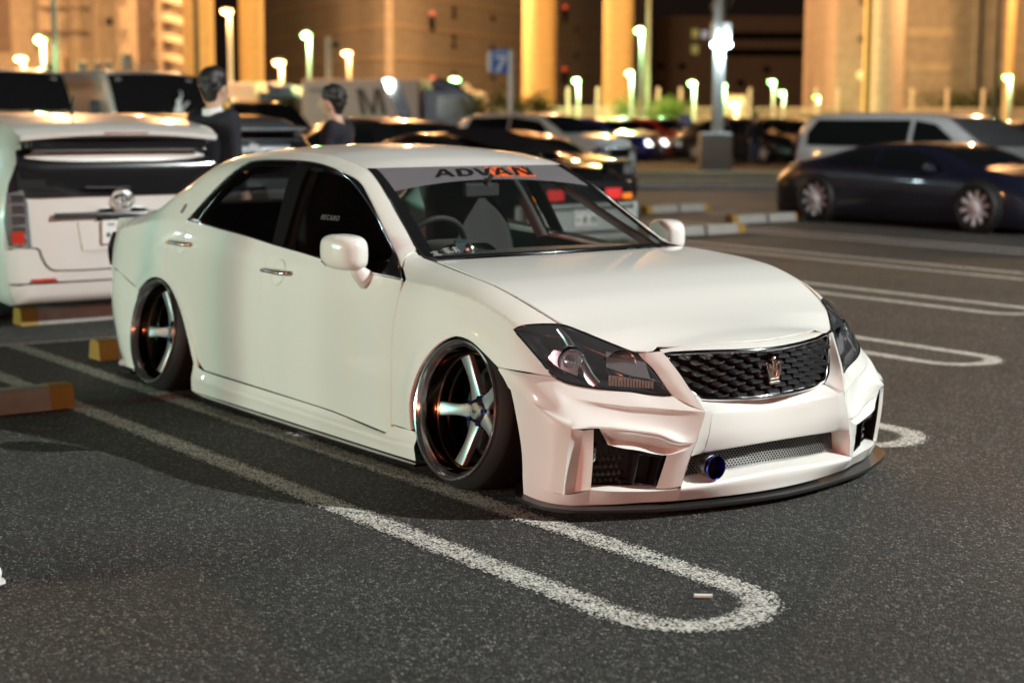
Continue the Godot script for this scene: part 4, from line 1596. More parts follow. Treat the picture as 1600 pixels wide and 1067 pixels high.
func build_ground() -> void:
	var mb := MB.new()
	var a := mb.p(V(-260, 0, -260), Vector3.UP, Vector2(-260, -260))
	mb.p(V(60, 0, -260), Vector3.UP, Vector2(60, -260))
	mb.p(V(60, 0, 60), Vector3.UP, Vector2(60, 60))
	mb.p(V(-260, 0, 60), Vector3.UP, Vector2(-260, 60))
	mb.quad(a, a + 1, a + 2, a + 3)
	var mi := MeshInstance3D.new()
	mi.name = "ground"
	var am := ArrayMesh.new()
	var arr := []
	arr.resize(Mesh.ARRAY_MAX)
	arr[Mesh.ARRAY_VERTEX] = mb.v
	arr[Mesh.ARRAY_NORMAL] = mb.n
	arr[Mesh.ARRAY_TEX_UV] = mb.t
	var t2 := PackedVector2Array()
	for q in mb.t:
		t2.append(q / 9.0)
	arr[Mesh.ARRAY_TEX_UV2] = t2
	arr[Mesh.ARRAY_INDEX] = mb.i
	am.add_surface_from_arrays(Mesh.PRIMITIVE_TRIANGLES, arr)
	am.surface_set_material(0, M.asphalt)
	mi.mesh = am
	add_child(mi)
	tag(mi, "", "", "", "structure")
	# hairpin bay lines, each bay a step further back
	for k in range(-1, 7):
		var tip := V(1.86 - 1.37 * k, 0, 1.178 - 2.36 * k)
		if k == 1:
			tip = V(.42, 0, -1.25)
		var len := 6.85
		var rad := .245
		var ln := PackedVector3Array()
		ln.append(tip + V(-len, 0, rad))
		for q in 12:
			ln.append(tip + V(-len + (len - rad) * (q + 1) / 12.0, 0, rad))
		for q in range(1, 12):
			var an := PI / 2 - PI * q / 12.0
			ln.append(tip + V(-rad + cos(an) * rad, 0, sin(an) * rad))
		for q in 12:
			ln.append(tip + V(-rad - (len - rad) * q / 12.0, 0, -rad))
		ln.append(tip + V(-len, 0, -rad))
		var rb := MB.new()
		ribbon(rb, ln, .165, .004)
		var o := part(self, "bay_line", rb, M.road_paint)
		tag(o, "", "", "", "structure")
	var rb2 := MB.new()
	ribbon(rb2, PackedVector3Array([V(-5.2, 0, 3.5), V(-4.95, 0, .95), V(-4.75, 0, -1.2)]), .15, .008)
	tag(part(self, "row_line", rb2, M.road_paint), "", "", "", "structure")

func build_unseen_lights() -> void:
	# unseen tall lamp at the right, placed to light the sedan and cast its shadow
	var at := V(9.6, 0, -10.2)
	var t := thing("unseen_lot_lamp", "tall grey lamp pole out of view to the right, lighting the white sedan", "street lamp", Transform3D(Basis(), at))
	var mb := MB.new()
	tube(mb, PackedVector3Array([V(0, 0, 0), V(0, 5, 0), V(0, 10.6, 0)]), [.12, .10, .07], 12)
	part(t, "pole", mb, M.pole_metal)
	mb = MB.new()
	rbox(mb, V(-.25, 10.62, .25), V(.5, .12, .5), .04)
	part(t, "lamp_head", mb, M.pole_metal)
	mb = MB.new()
	rbox(mb, V(-.25, 10.50, .25), V(.36, .05, .36), .02)
	glow("unseen_lamp_glow", Color(1, .96, .90), 30.0)
	part(t, "lamp", mb, M.unseen_lamp_glow)
	var l := SpotLight3D.new()
	l.name = "unseen_lot_lamp_light"
	l.light_color = Color(.975, 1.0, .985)
	l.light_energy = 720.0
	l.light_size = .16
	l.spot_range = 60
	l.spot_attenuation = 2.0
	l.spot_angle = 70.0
	l.spot_angle_attenuation = .5
	l.shadow_enabled = true
	t.add_child(l)
	l.transform = Transform3D(Basis.looking_at(V(-.65, -.62, .65), Vector3.UP), V(-.25, 10.44, .25))
	var fl := thing("unseen_floodlight", "wide lamp bank on two legs, out of view at far left, lighting the sedan side", "unseen_floodlight", Transform3D(Basis(), V(-13, 0, 58)))  # unseen lamp bank, placed to light the sedan's near side
	for q in [-.8, .8]:
		mb = MB.new()
		tube(mb, PackedVector3Array([V(q, 0, 0), V(q, 4.8, 0)]), .07, 10)
		part(fl, "leg", mb, M.pole_metal)
	mb = MB.new()
	rbox(mb, V(0, 4.6, 0), V(2.6, 1.5, .2), .05)
	part(fl, "housing", mb, M.pole_metal)
	mb = MB.new()
	rbox(mb, V(0, 4.6, -.12), V(2.4, 1.3, .05), .02)
	part(fl, "lamp_face", mb, M.unseen_lamp_glow)
	var ll := OmniLight3D.new()
	ll.name = "unseen_floodlight_light"
	ll.light_color = Color(.96, 1.0, .97)
	ll.light_energy = 950.0
	ll.light_size = 1.1
	ll.omni_range = 150
	ll.omni_attenuation = 2.0
	ll.shadow_enabled = true
	fl.add_child(ll)
	ll.position = V(0, 4.6, -1.4)
	unseen_side_lamp("unseen_side_lamp", V(20, 0, 19), 5.0, Color(1.0, .58, .42), 110.0)  # unseen orange lamp, placed to warm the bumper's left faces

# unseen coloured lamps and posts, placed to stripe the sedan's doors with tinted light
func build_left_side() -> void:
	unseen_side_lamp("unseen_side_lamp", V(-5.5, 0, 17.5), 2.7, Color(.36, 1.0, .86), 95.0)
	unseen_side_lamp("unseen_side_lamp", V(2.5, 0, 17.0), 2.8, Color(1.0, .62, .60), 80.0)
	var ow := [[-30.0, 12.0, 6.5, "first"], [-22.0, 21.0, 5.5, "second"], [-11.0, 29.0, 7.5, "third"], [-2.0, 35.0, 6.0, "fourth"], [9.0, 37.0, 7.0, "fifth"], [-38.0, 4.0, 7.0, "sixth"]]  # unseen lamps, placed to glint in the sedan's paint
	for k in ow.size():
		var o := street(0, 0)
		var p := V(ow[k][0], 0, ow[k][1]) - o.origin
		lamp("street_lamp", "%s unseen lamp of the left row, placed for glints on the sedan, counted from the back" % ow[k][3], o.basis.x.dot(p), -o.basis.z.dot(p), ow[k][2], Color(1, .70, .40) if k % 2 else Color(.86, .96, 1.0), 24.0, "unseen street lamps for glints", 34.0, true, .26)
	var xs := [-3.9, -3.0, -2.35, -1.5, -.95, -.1, .75, 1.9]  # unseen posts, placed so their shadows stripe the doors
	for k in xs.size():
		var t := thing("post", "slim grey unseen post left of the camera, placed to stripe the sedan doors", "post", Transform3D(Basis(), V(xs[k], 0, 10.0 + .8 * sin(k * 2.3))), "unseen posts striping the sedan doors")
		var mb := MB.new()
		tube(mb, PackedVector3Array([V(0, 0, 0), V(0, 2.4, 0)]), .028 + .014 * absf(sin(k * 1.7)), 12)
		part(t, "post", mb, M.pole_metal)

func unseen_side_lamp(called: String, at: Vector3, h: float, c: Color, e: float) -> void:  # lamp post out of view, placed to tint the sedan
	var t := thing(called, "%s lamp post out of view, placed to tint the sedan, %s" % ["mint coloured" if c.r < .6 else "pink" if c.b > .5 else "orange", "left of the camera" if at.x < 3 else "behind the camera"], "street lamp", Transform3D(Basis(), at))
	var mb := MB.new()
	tube(mb, PackedVector3Array([V(0, 0, 0), V(0, h, 0)]), [.08, .05], 10)
	part(t, "pole", mb, M.pole_metal)
	mb = MB.new()
	lathe(mb, [Vector2(0, -.12), Vector2(.12, -.05), Vector2(.14, .05), Vector2(.06, .14), Vector2(0, .16)], Transform3D(Basis(), V(0, h + .14, 0)), 16)
	var nm := "glow_%s_%d" % [called, int(h * 10)]
	glow(nm, c, 30.0)
	part(t, "lamp", mb, M[nm])
	var l := OmniLight3D.new()
	l.name = "lamp_light"
	l.light_color = c
	l.light_energy = e
	l.light_size = .12
	l.omni_range = 80
	l.omni_attenuation = 2.0
	l.shadow_enabled = true
	t.add_child(l)
	l.position = V(0, h + .14, 0)
# ---------------------------------------------------------------- the other cars; x forward from the middle, z to the right, y up
class Shell:
	var top: PackedVector2Array
	var belt: PackedVector2Array
	var plan: PackedVector2Array
	var x0: float
	var x1: float
	var w: float
	var y0: float
	var tumble: float

func sec(s: Shell, x: float) -> Array:
	var yr := cv(s.top, x)
	var yb := minf(cv(s.belt, x), yr - .03)
	var w := s.w * cv(s.plan, x)
	var wb := w * .955
	var wr := maxf(wb - s.tumble * (yr - yb) - .02, w * .3)
	var h := yb - s.y0
	return [V(x, s.y0, 0), V(x, s.y0, w * .80), V(x, s.y0, w * .93), V(x, s.y0 + .05, w * .965), V(x, s.y0 + h * .35, w), V(x, s.y0 + h * .7, w * .998), V(x, yb - h * .10, w * .985), V(x, yb, wb), V(x, lerpf(yb, yr, .5), lerpf(wb, wr, .48) + .012), V(x, lerpf(yb, yr, .86), lerpf(wb, wr, .86) + .008), V(x, yr - .004, wr - .05), V(x, yr + .012, wr * .62), V(x, yr + .02, 0)]

func side_at(s: Shell, x: float, y: float) -> Vector3:
	var yr := cv(s.top, x)
	var yb := minf(cv(s.belt, x), yr - .03)
	var w := s.w * cv(s.plan, x)
	var wb := w * .955
	var wr := maxf(wb - s.tumble * (yr - yb) - .02, w * .3)
	var u := clampf((y - yb) / (yr - yb), 0, 1)
	return V(x, y, lerpf(wb, wr, u) + .012 * 4.0 * u * (1 - u) + .010)

func top_at(s: Shell, x: float, z: float) -> Vector3:
	var yr := cv(s.top, x)
	var yb := minf(cv(s.belt, x), yr - .03)
	var wr := maxf(s.w * cv(s.plan, x) * .955 - s.tumble * (yr - yb) - .02, .2)
	return V(x, yr + .028 - .022 * pow(absf(z) / wr, 2.0), z)

func body(s: Shell, n := 46) -> MB:
	var mb := MB.new()
	var G := []
	for k in n + 1:
		var x := lerpf(s.x0, s.x1, k / float(n))
		var h := sp(sec(s, x), 26)
		var ln := h.duplicate()
		for q in range(h.size() - 2, -1, -1):
			ln.append(V(h[q].x, h[q].y, -h[q].z))
		G.append(ln)
	for e in 2:   # rounded ends
		var g0: PackedVector3Array = G[0] if e == 0 else G[G.size() - 1]
		var c := V(s.x0 if e == 0 else s.x1, lerpf(s.y0, cv(s.top, s.x0 if e == 0 else s.x1), .5), 0)
		for st in [[.965, .045], [.86, .085], [.5, .105], [.0, .11]]:
			var ln := PackedVector3Array()
			for q in g0:
				var o: Vector3 = c + (q - c) * st[0]
				o.x += st[1] * (-1.0 if e == 0 else 1.0)
				ln.append(o)
			if e == 0:
				G.insert(0, ln)
			else:
				G.append(ln)
	grid(mb, G, V((s.x0 + s.x1) * .5, .6, 0))
	return mb

func end_x(s: Shell, rear: bool, y: float, z: float, off := .004) -> Vector3:
	var e := s.x0 if rear else s.x1
	var yt := cv(s.top, e)
	var c := lerpf(s.y0, yt, .5)
	var u := clampf(maxf(absf(z) / (s.w * cv(s.plan, e)), absf(y - c) / ((yt - s.y0) * .5)), 0, 1)
	var d := cv(knots([0, .11, .5, .105, .86, .085, .965, .045, 1, .0]), u) + off
	return V(e + (-d if rear else d), y, z)

var wheel_shapes := {}
func car_wheel(parent: Node, at: Vector3, outward: float, r: float, style: String, rim: Material) -> void:
	var key := "%s_%.3f" % [style, r]
	if not wheel_shapes.has(key):
		var al := Transform3D(Basis(V(1, 0, 0), V(0, 0, 1), V(0, -1, 0)), Vector3.ZERO)
		var ty := MB.new()
		var q := r * (.74 if style != "steel" else .62)
		lathe(ty, [Vector2(q, -.005), Vector2(r * .86, .012), Vector2(r * .97, -.004), Vector2(r, -.03), Vector2(r, -.17), Vector2(r * .9, -.2)], al, 36)
		var ri := MB.new()
		lathe(ri, [Vector2(q, .004), Vector2(q * .96, .004), Vector2(q * .93, -.02), Vector2(q * .9, -.09), Vector2(0, -.10)], al, 36)
		var so := MB.new()
		var n := 10 if style == "multi" else 5 if style != "steel" else 12
		var wd := .027 if style == "multi" else .05 if style == "five" else .03
		prism(so, xy([.04, -wd * .75, q * .95, -wd, q * .95, wd, .04, wd * .75]), .028, Transform3D(Basis(), V(0, 0, -.035)), .006)
		var hu := MB.new()
		lathe(hu, [Vector2(.07, -.05), Vector2(.065, .0), Vector2(.03, .008), Vector2(0, .008)], al, 20)
		wheel_shapes[key] = [ty, ri, so, hu, n]
	var sh: Array = wheel_shapes[key]
	var w := Node3D.new()
	var k := 0
	var nm := "wheel"
	while parent.has_node(nm):
		k += 1
		nm = "wheel_%03d" % k
	w.name = nm
	parent.add_child(w)
	w.transform = Transform3D(Basis(V(0, 1, 0), 0.0 if outward > 0 else PI), at)
	part(w, "tyre", sh[0], M.rubber)
	part(w, "rim", sh[1], M.dark_rim)
	var first: MeshInstance3D = null
	for j in sh[4]:
		var tr := Transform3D(Basis(V(0, 0, 1), TAU * j / sh[4] + .2), Vector3.ZERO)
		if first == null:
			first = part(w, "spoke", sh[2], rim)
			first.transform = tr
		else:
			again(w, first, "spoke", tr)
	part(w, "hub", sh[3], rim)

# o: the measures; builds body, windows, lamps, wheels
func make_car(called: String, label: String, where: Vector3, turn: float, o: Dictionary, group := "") -> Node3D:
	var t := thing(called, label, o.get("cat", "car"), Transform3D(Basis(V(0, 1, 0), deg_to_rad(turn)), where), group)
	var s := Shell.new()
	s.x0 = o.x0
	s.x1 = o.x1
	s.w = o.w
	s.y0 = o.get("y0", .12)
	s.tumble = o.get("tumble", .36)
	s.top = knots(o.top)
	s.belt = knots(o.belt)
	s.plan = knots(o.get("plan", [o.x0, .90, o.x0 + .35, .975, o.x0 + .9, 1.0, o.x1 - 1.0, 1.0, o.x1 - .4, .95, o.x1, .80]))
	t.set_meta("shell", s)
	var paint: Material = o.paint
	part(t, "body", body(s), paint)
	var mid := V((s.x0 + s.x1) * .5, .5, 0)
	var glass: Material = o.get("glass", M.car_glass)
	for w in o.get("side", []):
		var mb := MB.new()
		trim(mb, func(x: float, y: float) -> Vector3: return side_at(s, x, y), xy(w), [], .09, .07, .006, mid)
		pair(t, "side_window", mb, glass)
	for w in ["front", "rear"]:
		if o.has(w):
			var mb := MB.new()
			trim(mb, func(x: float, z: float) -> Vector3: return top_at(s, x, z), xy(o[w]), [], .08, .09, .004, mid)
			part(t, "windscreen" if w == "front" else "rear_window", mb, o.get("front_glass", glass) if w == "front" else glass)
	for q in o.get("end", []):   # pieces on the front and rear faces: [name, rear?, outline (z, y), material, both sides?]
		var mb := MB.new()
		trim(mb, func(z: float, y: float) -> Vector3: return end_x(s, q[1], y, z, q[5] if q.size() > 5 else .004), xy(q[2]), [], .08, .06, .012, mid)
		if q[4]:
			pair(t, q[0], mb, q[3])
		else:
			part(t, q[0], mb, q[3])
	var r: float = o.get("r", .31)
	for g in [1.0, -1.0]:
		for e in 2:
			var wx: float = o.wheels[e]
			var zz: float = s.w * cv(s.plan, wx)
			var mb := MB.new()
			lathe(mb, [Vector2(0, .003), Vector2(r * 1.09, .003), Vector2(r * 1.12, -.03)], Transform3D(Basis(V(1, 0, 0), V(0, 0, g), V(0, -g, 0)), V(wx, r + .0, zz * g)), 32)  # dark disc stands in for the shaded wheel arch
			part(t, "arch_shade_disc", mb, M.dark)
			car_wheel(t, V(wx, r, (zz + .045) * g), g, r, o.get("style", "five"), o.get("rim", M.rim_bright))
	if o.get("mirrors", true):
		var mx: float = o.mirror_x
		var my: float = cv(s.belt, mx) + .07
		for g in [1.0, -1.0]:
			var mb := MB.new()
			rbox(mb, V(mx, my, (s.w + .08) * g), V(.12, .13, .2), .045)
			rbox(mb, V(mx, my - .05, (s.w - .06) * g), V(.06, .04, .14), .015)
			part(t, "door_mirror", mb, paint)
	for q in o.get("handles", []):
		for g in [1.0, -1.0]:
			var mb := MB.new()
			rbox(mb, V(q[0], q[1], s.w * .992 * g), V(.2, .03, .04), .012)
			part(t, "door_handle", mb, o.get("handle_mat", paint))
	return t

func plate(parent: Node, at: Transform3D, marks := true) -> void:
	var mb := MB.new()
	rbox(mb, Vector3.ZERO, V(.33, .165, .012), .004)
	var p := part(parent, "number_plate", mb, M.plate_white, at)
	if marks:
		mb = MB.new()
		for q in [[-.10, .052, .05, .012], [-.02, .052, .03, .014], [.05, .052, .08, .012], [-.12, -.02, .03, .03], [-.05, -.02, .012, .075], [-.01, -.02, .035, .075], [.045, -.02, .014, .012], [.08, -.02, .03, .075], [.13, -.02, .03, .075]]:
			rbox(mb, V(q[0], q[1], .0065), V(q[2], q[3], .003), .001)
		tag(part(p, "plate_characters", mb, M.plate_green), "", "", "", "stuff")

func build_cars() -> void:
	var A := V(-9.25, 0, -13.42)
	# navy coupe on the right
	make_car("coupe", "dark navy coupe with silver multi-spoke wheels parked in front of the silver minivan", A, 0, {
		"x0": -2.25, "x1": 2.25, "w": .90, "y0": .075, "tumble": .62, "paint": M.navy, "r": .325, "wheels": [-1.40, 1.34], "style": "multi", "mirror_x": .62,
		"top": [-2.25, .66, -2.1, .80, -1.75, .86, -1.45, .915, -.95, 1.045, -.5, 1.10, -.05, 1.115, .3, 1.09, .7, .985, 1.08, .845, 1.5, .78, 2.0, .67, 2.25, .52],
		"belt": [-2.25, .62, -1.6, .80, -1.0, .80, 0, .765, .9, .735, 1.6, .68, 2.25, .45],
		"side": [[-1.28, .835, -.42, .80, -.42, 1.035, -.75, 1.02, -1.0, .96], [-.36, .795, .78, .755, .5, .95, .2, 1.025, -.05, 1.045, -.36, 1.045]],
		"front": [.32, -.52, 1.02, -.66, 1.04, 0, 1.02, .66, .32, .52, .34, 0], "rear": [-1.68, -.56, -.86, -.44, -.84, 0, -.86, .44, -1.68, .56],
		"handles": [[-.30, .70]], "handle_mat": M.chrome, "front_glass": M.car_glass_clear,
		"end": [["headlamp", false, [.34, .50, .60, .46, .70, .52, .60, .60, .42, .56], M.lamp_bulb, true], ["tail_lamp", true, [.35, .55, .70, .55, .70, .68, .35, .70], M.tail_red, true], ["lower_grille", false, [-.35, .16, .35, .16, .40, .36, -.40, .36], M.dark, false]]})
	# silver minivan behind it
	make_car("minivan", "silver low roofed minivan with black windows, behind the dark navy coupe", V(-11.6, 0, -16.35), 0, {
		"cat": "minivan", "x0": -2.35, "x1": 2.35, "w": .90, "y0": .12, "tumble": .26, "paint": M.silver, "r": .32, "wheels": [-1.45, 1.40], "mirror_x": .98,
		"top": [-2.35, 1.34, -2.22, 1.46, -1.9, 1.50, -1.0, 1.525, 0, 1.515, .55, 1.46, 1.0, 1.24, 1.45, 1.0, 1.75, .91, 2.1, .82, 2.35, .66],
		"belt": [-2.35, .98, -1, .98, 0, .97, 1.0, .93, 1.7, .84, 2.35, .6],
		"side": [[-2.10, 1.0, .02, .99, .02, 1.42, -1.95, 1.42, -2.14, 1.2], [.10, .985, 1.12, .955, .80, 1.18, .5, 1.36, .10, 1.42]],
		"front": [.62, -.60, 1.42, -.72, 1.46, 0, 1.42, .72, .62, .60, .66, 0], "front_glass": M.car_glass_clear,
		"handles": [[.2, .86], [-.25, .86]],
		"end": [["headlamp", false, [.40, .66, .66, .64, .68, .74, .42, .76], M.lamp_bulb, true], ["tail_lamp", true, [.58, .75, .84, .75, .84, 1.2, .66, 1.2], M.tail_red, true], ["rear_glass", true, [-.62, 1.0, .62, 1.0, .55, 1.30, -.55, 1.30], M.car_glass, false]]})
	var mv: Node3D = get_node("minivan")
	var mb := MB.new()
	rbox(mb, V(-2.36, 1.475, 0), V(.22, .03, 1.25), .012)
	part(mv, "roof_spoiler", mb, M.gloss_black)
	mb = MB.new()
	rbox(mb, V(.06, 1.2, .78), V(.07, .44, .02), .008, Basis(V(1, 0, 0), -.25))
	part(mv, "door_pillar", mb, M.silver)
	# grey car at the right edge
	make_car("sedan", "grey car at the right edge of the picture beyond the silver minivan", V(-12.3, 0, -19.3), 0, {
		"x0": -2.3, "x1": 2.3, "w": .87, "tumble": .5, "paint": M.grey_paint, "wheels": [-1.4, 1.35], "mirror_x": .7,
		"top": [-2.3, .80, -1.9, .98, -1.2, 1.16, -.6, 1.36, 0, 1.38, .5, 1.26, 1.0, 1.0, 1.3, .93, 2.0, .83, 2.3, .62], "belt": [-2.3, .78, -1, .92, 0, .89, 1, .86, 2.3, .55],
		"side": [[-1.2, .95, -.1, .91, -.1, 1.28, -.7, 1.26], [-.02, .91, .8, .88, .4, 1.18, -.02, 1.29]], "front": [.42, -.52, 1.05, -.66, 1.05, .66, .42, .52], "rear": [-1.6, -.55, -.8, -.48, -.8, .48, -1.6, .55],
		"end": [["headlamp", false, [.4, .55, .66, .55, .66, .66, .4, .68], M.lamp_bulb, true]]})
	build_white_mpv()
	build_row_cars()

func emblem_ring(parent: Node, at: Transform3D) -> void:
	var e := thingless(parent, "emblem")
	e.transform = at
	var el := func(w: float, h: float) -> PackedVector3Array:
		var o := PackedVector3Array()
		for k in 28:
			o.append(V(cos(TAU * k / 28) * w, sin(TAU * k / 28) * h, 0))
		return o
	for q in [[.075, .050, 0.0], [.058, .018, .016], [.018, .046, 0.0]]:
		var mb := MB.new()
		var ring: PackedVector3Array = el.call(q[0], q[1])
		for k in ring.size():
			ring[k].y += q[2]
		tube(mb, ring, .0048, 6, true, Vector2.ONE, V(0, 0, 1))
		part(e, "emblem_ring", mb, M.dark_chrome)

func thingless(parent: Node, called: String) -> Node3D:
	var e := Node3D.new()
	e.name = called
	parent.add_child(e)
	return e

func build_white_mpv() -> void:
	# white low minivan, back towards us, at the left; built facing x, turned away from the camera
	var t := make_car("minivan", "white minivan seen from behind at left, with clear tail lamps and a long chrome bar", V(-7.80, 0, -.08), 180, {
		"cat": "minivan", "x0": -2.13, "x1": 2.2, "w": .875, "y0": .17, "tumble": .25, "paint": M.van_white, "r": .31, "wheels": [-1.35, 1.35], "mirror_x": .95,
		"plan": [-2.13, .955, -1.9, .985, -1.4, 1.0, 1.2, 1.0, 1.8, .95, 2.2, .8],
		"top": [-2.13, 1.20, -2.02, 1.33, -1.85, 1.40, -1.3, 1.445, -.4, 1.46, .3, 1.43, .8, 1.26, 1.3, .98, 1.6, .90, 2.0, .78, 2.2, .6],
		"belt": [-2.13, .93, -1, .93, 0, .91, 1.0, .88, 1.6, .80, 2.2, .5],
		"side": [[-1.85, .955, -.9, .95, -.9, 1.36, -1.7, 1.33], [-.85, .95, .1, .93, .1, 1.38, -.85, 1.37], [.16, .93, .95, .91, .5, 1.25, .16, 1.35]],
		"front": [.5, -.6, 1.15, -.7, 1.15, .7, .5, .6], "rear": [-2.125, -.66, -1.88, -.60, -1.88, .60, -2.125, .66],
		"end": [["rear_glass", true, [-.80, .905, -.60, .90, .60, .90, .80, .905, .785, 1.0, .70, 1.22, .55, 1.245, -.55, 1.245, -.70, 1.22, -.785, 1.0], M.gloss_black, false, .006],
			["upper_glass", true, [-.62, 1.235, .62, 1.235, .56, 1.31, -.56, 1.31], M.gloss_black, false, .03], ["tail_lamp", true, [.655, .565, .80, .58, .82, .75, .80, .935, .70, .955, .672, .87], M.tail_clear, true, .012],
			["bumper_seam", true, [-.80, .318, .80, .318, .80, .325, -.80, .325], M.dark, false, .004],
			["rear_reflector", true, [.48, .330, .66, .335, .66, .352, .50, .352], M.reflector_red, true, .012]]})
	var s: Shell = t.get_meta("shell")
	var mb := MB.new()
	var bar := PackedVector3Array()
	for k in 17:
		var z := lerpf(-.50, .50, k / 16.0)
		bar.append(end_x(s, true, .775, z, .022))
	tube(mb, bar, .022, 8, false, V2(.7, 1.0))
	part(t, "chrome_bar", mb, M.dark_chrome)
	mb = MB.new()
	trim(mb, func(z: float, y: float) -> Vector3: return end_x(s, true, y, z, .005), xy([-.30, .53, .30, .53, .33, .73, -.33, .73]), [], .06, .05, .01, Vector3.ZERO)
	part(t, "plate_recess", mb, M.van_white)
	plate(t, Transform3D(Basis(V(0, 0, 1), V(0, 1, 0), V(-1, 0, 0)), V(-2.262, .655, 0)))
	emblem_ring(t, Transform3D(Basis(V(0, 0, 1), V(0, 1, 0), V(-1, 0, 0)), V(-2.268, .872, 0)))
	mb = MB.new()
	lathe(mb, [Vector2(0.085, -.03), Vector2(.088, .0), Vector2(.08, .008), Vector2(.0, .009)], Transform3D(Basis(V(0, 0, 1), V(-1, 0, 0), V(0, 1, 0)), V(-2.238, .868, 0)), 28)
	part(t, "emblem_boss", mb, M.van_white)
	mb = MB.new()
	var sl := []
	for q in [[-.80, .56], [-.605, .56], [-.592, .52], [-.55, .437], [-.50, .405], [0, .40], [.50, .405], [.55, .437], [.592, .52], [.605, .56], [.80, .56]]:
		sl.append(end_x(s, true, q[1], q[0], .003))
	tube(mb, sp(sl, 50), .004, 5)
	part(t, "tailgate_seam", mb, M.dark)
	# roof spoiler with its brake light
	mb = MB.new()
	loft(mb, [row([-1.72, 1.43, .70, -1.72, 1.452, .35, -1.72, 1.456, 0, -1.72, 1.452, -.35, -1.72, 1.43, -.70], 20), row([-2.10, 1.375, .73, -2.16, 1.40, .35, -2.18, 1.405, 0, -2.16, 1.40, -.35, -2.10, 1.375, -.73], 20),
		row([-2.27, 1.315, .72, -2.33, 1.345, .35, -2.35, 1.352, 0, -2.33, 1.345, -.35, -2.27, 1.315, -.72], 20), row([-2.265, 1.285, .715, -2.325, 1.315, .35, -2.345, 1.322, 0, -2.325, 1.315, -.35, -2.265, 1.285, -.715], 20),
		row([-2.10, 1.255, .70, -2.12, 1.27, .35, -2.13, 1.275, 0, -2.12, 1.27, -.35, -2.10, 1.255, -.70], 20)], 3, V(-2.05, 1.33, 0), [2, 3])
	var spo := part(t, "roof_spoiler", mb, M.van_white)
	mb = MB.new()
	for k in 14:
		rbox(mb, V(-2.345, 1.336, -.15 + k * .023), V(.012, .016, .017), .003)
	tag(part(spo, "brake_light", mb, M.brake_lens), "", "", "", "stuff")
	mb = MB.new()
	rbox(mb, V(-2.19, 1.262, 0), V(.15, .10, 1.30), .03)
	part(t, "glass_upper_edge", mb, M.gloss_black)
	mb = MB.new()
	tube(mb, PackedVector3Array([V(-2.25, .955, .06), V(-2.275, .96, .02), V(-2.275, .965, -.28)]), .009, 6)
	part(t, "rear_wiper", mb, M.black_plastic)
	mb = MB.new()
	tube(mb, PackedVector3Array([V(-1.55, 1.44, -.08), V(-1.56, 1.49, -.08), V(-1.60, 1.60, -.08)]), [.012, .009, .005], 6)
	part(t, "aerial", mb, M.black_plastic)
	for g in [1.0, -1.0]:
		mb = MB.new()
		for k in 5:
			rbox(mb, V(-2.232 + .01 * k * .3, .61 + k * .072, .735 * g), V(.02, .05, .10), .008, Basis(V(0, 1, 0), .3 * g))
		tag(part(t, "tail_lamp_reflectors", mb, M.chrome), "", "", "", "stuff")
		mb = MB.new()
		rbox(mb, V(-2.236, .635, .745 * g), V(.03, .09, .085), .01, Basis(V(0, 1, 0), .3 * g))
		part(t, "red_reflector_block", mb, M.reflector_red)

